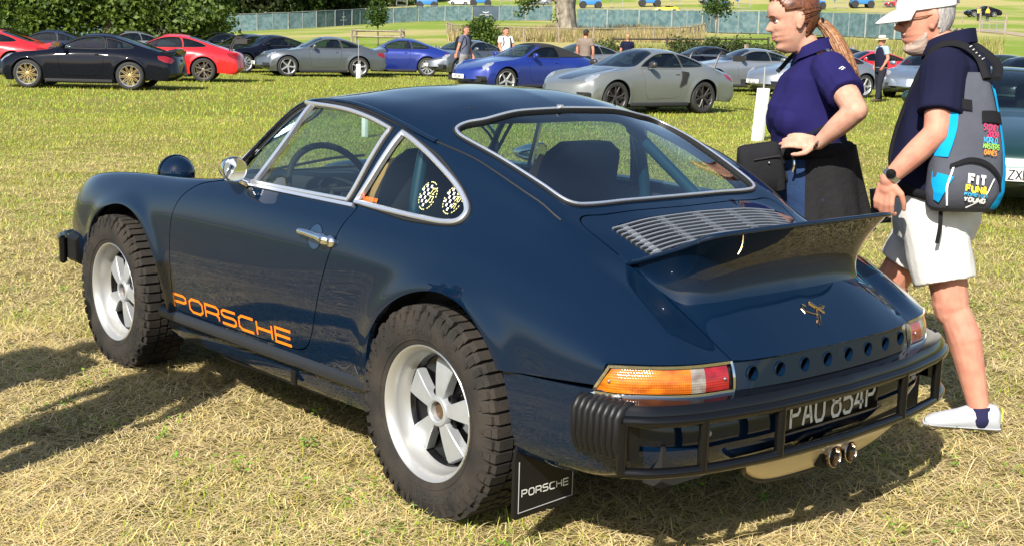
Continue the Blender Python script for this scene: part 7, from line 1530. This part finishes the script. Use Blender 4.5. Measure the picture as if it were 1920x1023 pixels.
for t in np.linspace(0, 1, 9):
    row = []
    for a in np.linspace(-1.15, 1.15, 17): r0 = .092; x = .0+r0*math.cos(a)*1.05+t*.085*max(0, math.cos(a*1.25))**.5; row.append((x, .083*math.sin(a)*(1-.04*t), .046-.022*t*t-.012*math.sin(a)**2*0-.35*t*.05+.0))
    br.append(row)
br = np.array(br); m_, n_ = br.shape[:2]; b = MB(); q = [(i*n_+k, i*n_+k+1, (i+1)*n_+k+1, (i+1)*n_+k) for i in range(m_-1) for k in range(n_-1)]; b.add(*app(Hm2, (br.reshape(-1, 3), q))); po = b.obj('cap_peak', capm, None, 60); po.parent = mo; po.modifiers.new('t', 'SOLIDIFY').thickness = .006
part_mesh('cap_strap', app(Hm2, box(-.1135, 0, .052, .006, .07, .016, bev=.002)), mat('cap buckle', (.1, .1, .11), .4), mo)
greyh = strand_mat('grey hair', (.42, .40, .38), (.22, .20, .19), .6); H3 = np.array([-.004, 0, 0])+(hp-np.array([-.004, 0, 0]))*np.array([1.035, 1.045, 1.03])
def sub_grid(Gd, test, Mx, name, m, parent, th=.005):
    m_, n_ = Gd.shape[:2]; idx = np.arange(m_*n_).reshape(m_, n_); q = [(idx[i, k], idx[i, (k+1) % n_], idx[i+1, (k+1) % n_], idx[i+1, k]) for i in range(m_-1) for k in range(n_) if all(test(Gd[a, c % n_]) for a, c in ((i, k), (i, k+1), (i+1, k), (i+1, k+1)))]
    used = sorted({i for f_ in q for i in f_}); mp_ = {o_: i for i, o_ in enumerate(used)}; V, _ = app(Mx, (Gd.reshape(-1, 3), [])); o = part_mesh(name, (V[used], [tuple(mp_[i] for i in f_) for f_ in q]), m, parent, 180); o.modifiers.new('t', 'SOLIDIFY').thickness = th; return o
sub_grid(H3, lambda p: p[0] < -.022 and -.055 < p[2] < .055, Hm2, 'hair', greyh, mo)
B3 = np.array([0, 0, -.01])+(hp-np.array([0, 0, -.01]))*np.array([1.028, 1.022, 1.015]); sub_grid(B3, lambda p: p[0] > .008 and p[2] < -.078+.70*max(0, .078-p[0]) and p[2] > -.13, Hm2, 'beard', strand_mat('white beard', (.46, .36, .30), (.36, .24, .19), .85), mo, .004)
sub_grid(B3, lambda p: p[0] > .06 and abs(p[1]) < .03 and -.048 < p[2] < -.036, Hm2, 'moustache', MATS['white beard'], mo, .004)
face_bits(Hm2, mo, greyh, mat('lips m', (.42, .17, .14), .5), True)
gl_m = mat('brown spectacle frame', (.16, .06, .03), .35)
for s in (1, -1):
    part_mesh('spectacles', app(Hm2, tube([(.099-.012*(abs(y)-.031)/.02*0, s*(.031+.019*math.cos(a)), .006+.015*math.sin(a)) for a in np.linspace(0, 2*math.pi, 18, endpoint=False) for y in (0,)], .0022, 5, closed=True)), gl_m, mo); part_mesh('spectacle_arm', app(Hm2, tube([(.098, s*.050, .012), (.04, s*.078, .014), (-.005, s*.083, .016)], .0024, 5)), gl_m, mo)
part_mesh('spectacle_bridge', app(Hm2, tube([(.099, -.012, .01), (.108, 0, .013), (.099, .012, .01)], .002, 5)), gl_m, mo)
# watch and phone
wv = np.array(lwr)-np.array(lel); wv /= np.linalg.norm(wv); wp = np.array(lwr)-wv*.02; part_mesh('wrist_watch', tube([wp-wv*.012, wp+wv*.012], .036, 16), mat('watch steel', (.4, .4, .4), .25, .9), mo); part_mesh('watch_face', xf(lathe([(.019, 0), (.019, .006), (0, .007)], 16, 'y'), tuple(wp+np.array([-.005, .033, .01]))), black_gloss, mo)
hdw = lambda p: (mx_+ch*p[0]-sh_*p[1], my_+sh_*p[0]+ch*p[1], p[2]); ph = hdw((lwr[0]+.028, lwr[1]-.030, lwr[2]-.105)); pho = thing('phone', 'dark phone held in the left hand of the man in shorts', 'phone', (ph[0], ph[1], ph[2]-.06), local=True, rotz=hd); part_mesh('case', box(0, 0, .06, .075, .010, .135, bev=.006, ry=.15), black_gloss, pho)
part_mesh('screen', box(0, -.0055, .06, .068, .002, .125, ry=.15), mat('phone glass', (.02, .025, .03), .05, coat=1.), pho)
# ---------------------------------------------------------------- backpack
bp0 = hdw((-.115, .205, .875)); pack = thing('backpack', 'grey backpack with cyan edges and printed lettering on the back of the man', 'backpack', bp0, local=True, rotz=hd+R(130))
pg = cloth('grey nylon', (.075, .08, .10), .3, 22); cy = cloth('cyan nylon', (.005, .30, .62), .3, 22); blk = cloth('black webbing', (.012, .012, .014), .2, 60)
# local frame: x points away from the wearer's back, y across
lev = [(.0, -.01, .055, .125), (.02, .0, .078, .148), (.08, .01, .095, .160), (.16, .012, .092, .158), (.26, .004, .080, .148), (.36, -.008, .064, .132), (.45, -.02, .048, .112), (.52, -.035, .034, .085), (.545, -.04, .02, .06)]
def pack_surf(z, y, off=0.):
    Z = np.array([l[0] for l in lev]); cx = np.interp(z, Z, [l[1] for l in lev]); rx = np.interp(z, Z, [l[2] for l in lev]); ry = np.interp(z, Z, [l[3] for l in lev]); yy = np.clip(abs(y)/ry, 0, .999); return cx+rx*(1-yy**2.4)**(1/2.4)+off
V, F = slices([(l[0], l[1], 0, l[2], l[3]) for l in lev], 40, .82); V[:, 0] += .006*np.sin(V[:, 2]*23+V[:, 1]*15)*(V[:, 0] > 0); part_mesh('sack', (V, F), pg, pack, 70)
def patch(name, pts, m, off=.010, nsub=7):
    """polygon strip given as (y, z) left and right edges, laid on the sack"""
    L = np.array(pts, float); rows = []
    Lc = curve(L[:, :2], nsub); Rc = curve(L[:, 2:], nsub)
    for t in np.linspace(0, 1, 6): q = Lc*(1-t)+Rc*t; rows.append([(pack_surf(z, y, off), y, z) for y, z in q])
    P = np.array(rows); a, c = P.shape[:2]; return part_mesh(name, (P.reshape(-1, 3), [(i*c+k, (i+1)*c+k, (i+1)*c+k+1, i*c+k+1) for i in range(a-1) for k in range(c-1)]), m, pack, 70)
pack.scale = (.92, .92, .95)
# y > 0 is the wearer's right here
patch('cyan_edge', [(.085, .50, .110, .48), (.105, .36, .135, .36), (.118, .22, .150, .22), (.110, .10, .156, .10), (.08, .02, .125, .01)], cy); patch('cyan_edge', [(-.045, .52, -.095, .50), (-.070, .43, -.120, .42), (-.085, .33, -.140, .32), (-.120, .22, -.153, .22)], cy); patch('cyan_edge', [(-.158, .16, -.10, .145), (-.158, .10, -.125, .09), (-.150, .05, -.135, .04)], cy)
patch('black_band', [(-.10, .455, -.105, .415), (-.06, .445, -.062, .405), (-.02, .44, -.02, .40)], blk, .014); patch('black_band', [(.02, .40, .018, .355), (.08, .40, .078, .355), (.125, .39, .122, .345)], blk, .014)
patch('pocket_seam', [(-.115, .195, -.118, .178), (-.04, .222, -.04, .204), (.04, .205, .036, .188), (.10, .15, .092, .138), (.115, .09, .104, .085)], blk, .014); patch('piping', [(-.105, .19, -.098, .19), (-.125, .10, -.118, .10), (-.11, .03, -.104, .03)], white_paint, .012); patch('piping', [(.075, .14, .068, .14), (.03, .06, .023, .06), (-.03, .022, -.035, .026)], white_paint, .012)
def pack_text(txt, y0, z0, w, h, gap, th, m, slant=0.): text_obj('print_'+''.join(c for c in txt.lower() if c.isalpha()), txt, w, h, gap, th, lambda q, t: np.array([(pack_surf(z0+b-.12*(a), y0+a, .013), y0+a, z0+b-.12*a) for a, b in np.column_stack([(q[:, 0]-t/2), q[:, 1]])]), m, None, slant).parent = pack
cols = {'w': white_paint, 'y': mat('print yellow', (.8, .6, .04), .6), 'c': mat('print blue', (.05, .35, .6), .6), 'p': mat('print pink', (.6, .03, .12), .6), 'g': mat('print green', (.25, .55, .06), .6), 'o': mat('print orange', (.8, .25, .02), .6)}
for tx, y0, z0, w_, h_, g_, th_, c in (('FIT', -.005, .118, .022, .034, .010, .0105, 'w'), ('FUN&', -.005, .088, .017, .022, .007, .0075, 'y'), ('FOREVER', -.004, .070, .0105, .011, .0045, .0038, 'c'), ('YOUNG', -.004, .048, .014, .015, .006, .0062, 'w')): pack_text(tx, y0, z0, w_, h_, g_, th_, cols[c])
for tx, y0, z0, w_, h_, g_, th_, c in (('SYDNEY', .058, .325, .0085, .022, .0035, .0034, 'p'), ('2009', .064, .300, .010, .019, .004, .0036, 'p'), ('WORLD', .052, .278, .0095, .019, .004, .0034, 'c'), ('MASTERS', .055, .255, .008, .018, .0032, .0034, 'g'), ('GAMES', .050, .232, .0085, .017, .0035, .0034, 'o')): pack_text(tx, y0, z0, w_, h_, g_, th_, cols[c], .25)
# straps over the shoulders and the hanging tail
pang = hd+R(130)
def to_pack(q):
    w = np.array(hdw(q))-np.array(bp0); return ((w[0]*math.cos(-pang)-w[1]*math.sin(-pang))/.92, (w[0]*math.sin(-pang)+w[1]*math.cos(-pang))/.92, w[2]/.95)
for pth in ([(-.16, .17, 1.37), (-.11, .135, 1.455), (-.03, .135, 1.497), (.05, .13, 1.475), (.088, .12, 1.41), (.135, .105, 1.29), (.178, .10, 1.14), (.182, .12, 1.03), (.12, .185, .95), (.0, .23, .92), (-.06, .26, .92)], [(-.18, .10, 1.37), (-.15, -.06, 1.42), (-.09, -.13, 1.465), (-.02, -.14, 1.497), (.07, -.13, 1.47), (.135, -.13, 1.38), (.19, -.13, 1.2), (.205, -.13, 1.05), (.12, -.22, .95), (-.10, -.24, .93), (-.20, -.05, .95)]):
    part_mesh('shoulder_strap', tube(curve([to_pack(q) for q in pth], 6), .022, 8, squash=.5), blk, pack)
part_mesh('strap_end', tube(curve([(.0, -.09, .0), (.015, -.095, -.06), (.01, -.10, -.13)], 4), .010, 6, squash=.3), blk, pack)
b = MB()
for k in range(5): q = np.array((-.085-.012*k, .135, 1.478-.011*k)); b.add(*tube([to_pack(q+np.array((0, -.016, .012))), to_pack(q+np.array((0, .020, .008)))], .0022, 4))
o = b.obj('strap_stitching', white_paint, None); o.parent = pack

# ---------------------------------------------------------------- people among the parked cars and up the slope
def bystander(label, loc, heading, shirt, trousers, hair, arms=((.02, .24, 1.12), (.10, .25, .90)), arms2=None, shorts=False, hat=None, vest=None, pack_=False, sc=1., skin=None, hair_long=False, group='visitors among the parked cars', step=.0, voxel=.011):
    root = thing('person', label, 'person', loc, group, local=True, rotz=heading); root.scale = (sc,)*3; Mx = hmat((.03, 0, 1.60), 0, .08, 0, 1.02); sk = skin or skin_m; arms2 = arms2 or tuple((a[0], -a[1], a[2]) for a in arms)
    body = head_parts(Mx, True)+[capsule((0, 0, 1.42), (.02, 0, 1.52), .058, .054), slices([(.85, 0, 0, .11, .15), (1.05, 0, 0, .105, .14), (1.3, 0, 0, .10, .16), (1.43, 0, 0, .06, .1)])]
    for s, ar in ((1, arms), (-1, arms2)):
        body += arm_parts((0, s*.185, 1.40), ar[0], ar[1], (.052, .043, .029)); d = np.array(ar[1])-np.array(ar[0]); body += hand_parts(ar[1], d, (0, s, 0), .6, 1.05, s)
        body += leg_parts((0, s*.09, .86), (.03+s*step*.5, s*.10, .49), (s*step, s*.10, .09))
    put_mesh('body', fuse(body, voxel*.8, 1), sk, root); face_bits(Mx, root, hair, MATS['lips m'], True) if voxel < .01 else None
    tor = [slices([(.88, 0, 0, .135, .175), (1.0, .01, 0, .14, .175), (1.15, .01, 0, .14, .18), (1.28, 0, 0, .135, .19), (1.37, -.005, 0, .115, .19), (1.43, -.005, 0, .085, .13), (1.47, 0, 0, .062, .066)])]
    for s, ar in ((1, arms), (-1, arms2)): h_ = np.array((0, s*.185, 1.40))*.4+np.array(ar[0])*.6; tor += [capsule((0, s*.18, 1.395), tuple(h_), .076, .072, flat1=True), capsule((0, s*.08, 1.395), (0, s*.18, 1.395), .075, .076)]
    put_mesh('shirt', fuse(tor, voxel, 2, .005, 13., 3), shirt, root)
    lg = [slices([(.78, 0, 0, .13, .17), (.88, 0, 0, .14, .18), (.94, 0, 0, .135, .172)])]
    for s in (1, -1):
        kn = np.array((.03+s*step*.5, s*.10, .49)); an = np.array((s*step, s*.10, .09)); lg.append(capsule((0, s*.095, .84), tuple(kn), .105, .085 if not shorts else .10, flat1=shorts))
        if not shorts: lg.append(capsule(tuple(kn), tuple(an), .082, .066, flat1=True))
        part_mesh('shoe', shoe(tuple(an), 0.), mat('brown shoe', (.06, .04, .03), .6), root)
    put_mesh('shorts' if shorts else 'trousers', fuse(lg, voxel, 2, .005, 12., 6), trousers, root)
    if hat == 'straw':
        st_ = mat('straw hat', (.72, .62, .42), .8); part_mesh('straw_hat', app(Mx, xf(lathe([(.17, .045), (.165, .052), (.10, .058), (.098, .10), (.088, .135), (.05, .145), (0, .142)], 28, 'z'), (-.005, 0, 0))), st_, root); part_mesh('hat_band', app(Mx, xf(lathe([(.1005, .060), (.1, .082)], 28, 'z'), (-.005, 0, 0))), jk, root)
    elif hat == 'cap':
        hg = head_grid(True, 36, 40); sub_grid(np.array([-.004, 0, 0])+(hg-np.array([-.004, 0, 0]))*np.array([1.09, 1.10, 1.12]), lambda p: p[2] > .035, Mx, 'cap', mat('dark cap', (.015, .015, .02), .8), root); part_mesh('cap_peak', app(Mx, xf(ellipsoid((0, 0, 0), (.085, .075, .008), 16, 8), (.10, 0, .038))), MATS['dark cap'], root)
        sub_grid(hg*np.array([1.04, 1.05, 1.02]), lambda p: p[0] < -.02 and p[2] > -.06, Mx, 'hair', hair, root)
    else:
        hg = head_grid(True, 36, 40); sub_grid(np.array([-.006, 0, 0])+(hg-np.array([-.006, 0, 0]))*np.array([1.10, 1.12, 1.13]), lambda p: (p[2] > .06+.3*max(0, p[0]) or p[0] < -.01) and p[2] > (-.11 if hair_long else -.06), Mx, 'hair', hair, root, .014)
    if vest: put_mesh('vest', fuse([slices([(.92, 0, 0, .15, .187), (1.05, .01, 0, .154, .188), (1.2, .01, 0, .152, .192), (1.3, 0, 0, .145, .195), (1.38, 0, 0, .125, .178), (1.44, 0, 0, .09, .12)])], voxel, 1), vest, root)
    if pack_: part_mesh('rucksack', xf(slices([(0, 0, 0, .06, .12), (.04, 0, 0, .09, .15), (.25, 0, 0, .085, .145), (.38, 0, 0, .06, .11), (.42, 0, 0, .03, .07)], 24, .8), (-.21, 0, 1.0)), bagm, root); [part_mesh('rucksack_strap', tube(curve([(-.14, s*.09, 1.36), (-.02, s*.12, 1.465), (.10, s*.12, 1.38), (.13, s*.13, 1.2), (.02, s*.19, 1.05)], 5), .022, 6, squash=.35), bagm, root) for s in (1, -1)]
    return root
brown = strand_mat('brown hair', (.14, .075, .035), (.06, .03, .015)); blond = strand_mat('blond hair', (.42, .27, .12), (.22, .13, .055)); darkh = strand_mat('dark hair', (.05, .03, .02), (.02, .012, .008))
gp = cloth('slate tee shirt', (.10, .11, .16)); wp_ = cloth('white polo', (.66, .66, .68)); tp = cloth('taupe tee shirt', (.20, .155, .13)); nv = cloth('navy jumper', (.01, .012, .03)); lb_ = cloth('pale blue shirt', (.30, .42, .52)); gr_ = cloth('grey shorts cloth', (.22, .21, .21)); dkj = cloth('dark trousers', (.02, .022, .03)); hv_m = cloth('yellow vest', (.62, .68, .06)); kh = cloth('khaki', (.25, .2, .13))
toL = R(HB)
def b_at(px, D, **k): g = at(px, D); return tuple(g)
bystander('man in slate tee shirt with black rucksack walking past the grey coupe', b_at(872, 38.5), toL+R(150), gp, gr_, brown, ((.0, .25, 1.12), (.10, .26, .90)), ((-.05, -.25, 1.13), (-.12, -.26, .92)), shorts=True, pack_=True, step=.16)
bystander('man in white polo and sunglasses behind the blue roadster', b_at(948, 41), toL+R(118), wp_, gr_, darkh, ((.06, .24, 1.14), (.20, .20, .96)), pack_=True, shorts=True)
bystander('man in taupe tee shirt and dark cap seen from behind', b_at(1098, 39.5), toL-R(115), tp, dkj, darkh, ((.0, .26, 1.13), (.06, .25, .90)), hat='cap')
bystander('person with blond hair and navy jumper beyond the stone grey coupe', b_at(1177, 46), toL-R(80), nv, dkj, blond, hair_long=True, sc=.95)
bystander('man in straw hat and dark gilet with a hand in his pocket', b_at(1655, 34.5), toL+R(18), lb_, dkj, darkh, ((-.02, .26, 1.14), (.06, .20, .95)), hat='straw', vest=cloth('dark gilet', (.012, .013, .03)), step=.10)
bystander('steward in yellow vest shading the eyes on the far slope', b_at(1829, 158), toL+R(95), lb_, dkj, darkh, ((.05, .30, 1.36), (.16, .10, 1.56)), vest=hv_m, group='stewards on the slope', voxel=.02); bystander('steward in yellow vest standing next to the one shading the eyes', b_at(1846, 158), toL+R(60), nv, dkj, darkh, vest=hv_m, group='stewards on the slope', voxel=.02)
# visitors beside the photographer whose shadows fall across the grass and the front wing
bystander('visitor in grey shirt looking at the coupe from its left side', (1.08, 2.10, 0), R(-62), gp, dkj, brown, group='visitors beside the coupe'); bystander('visitor in taupe shirt standing near the front wing of the coupe', (1.72, 2.42, 0), R(-75), tp, kh, darkh, ((.10, .20, 1.15), (.26, .08, 1.22)), group='visitors beside the coupe')
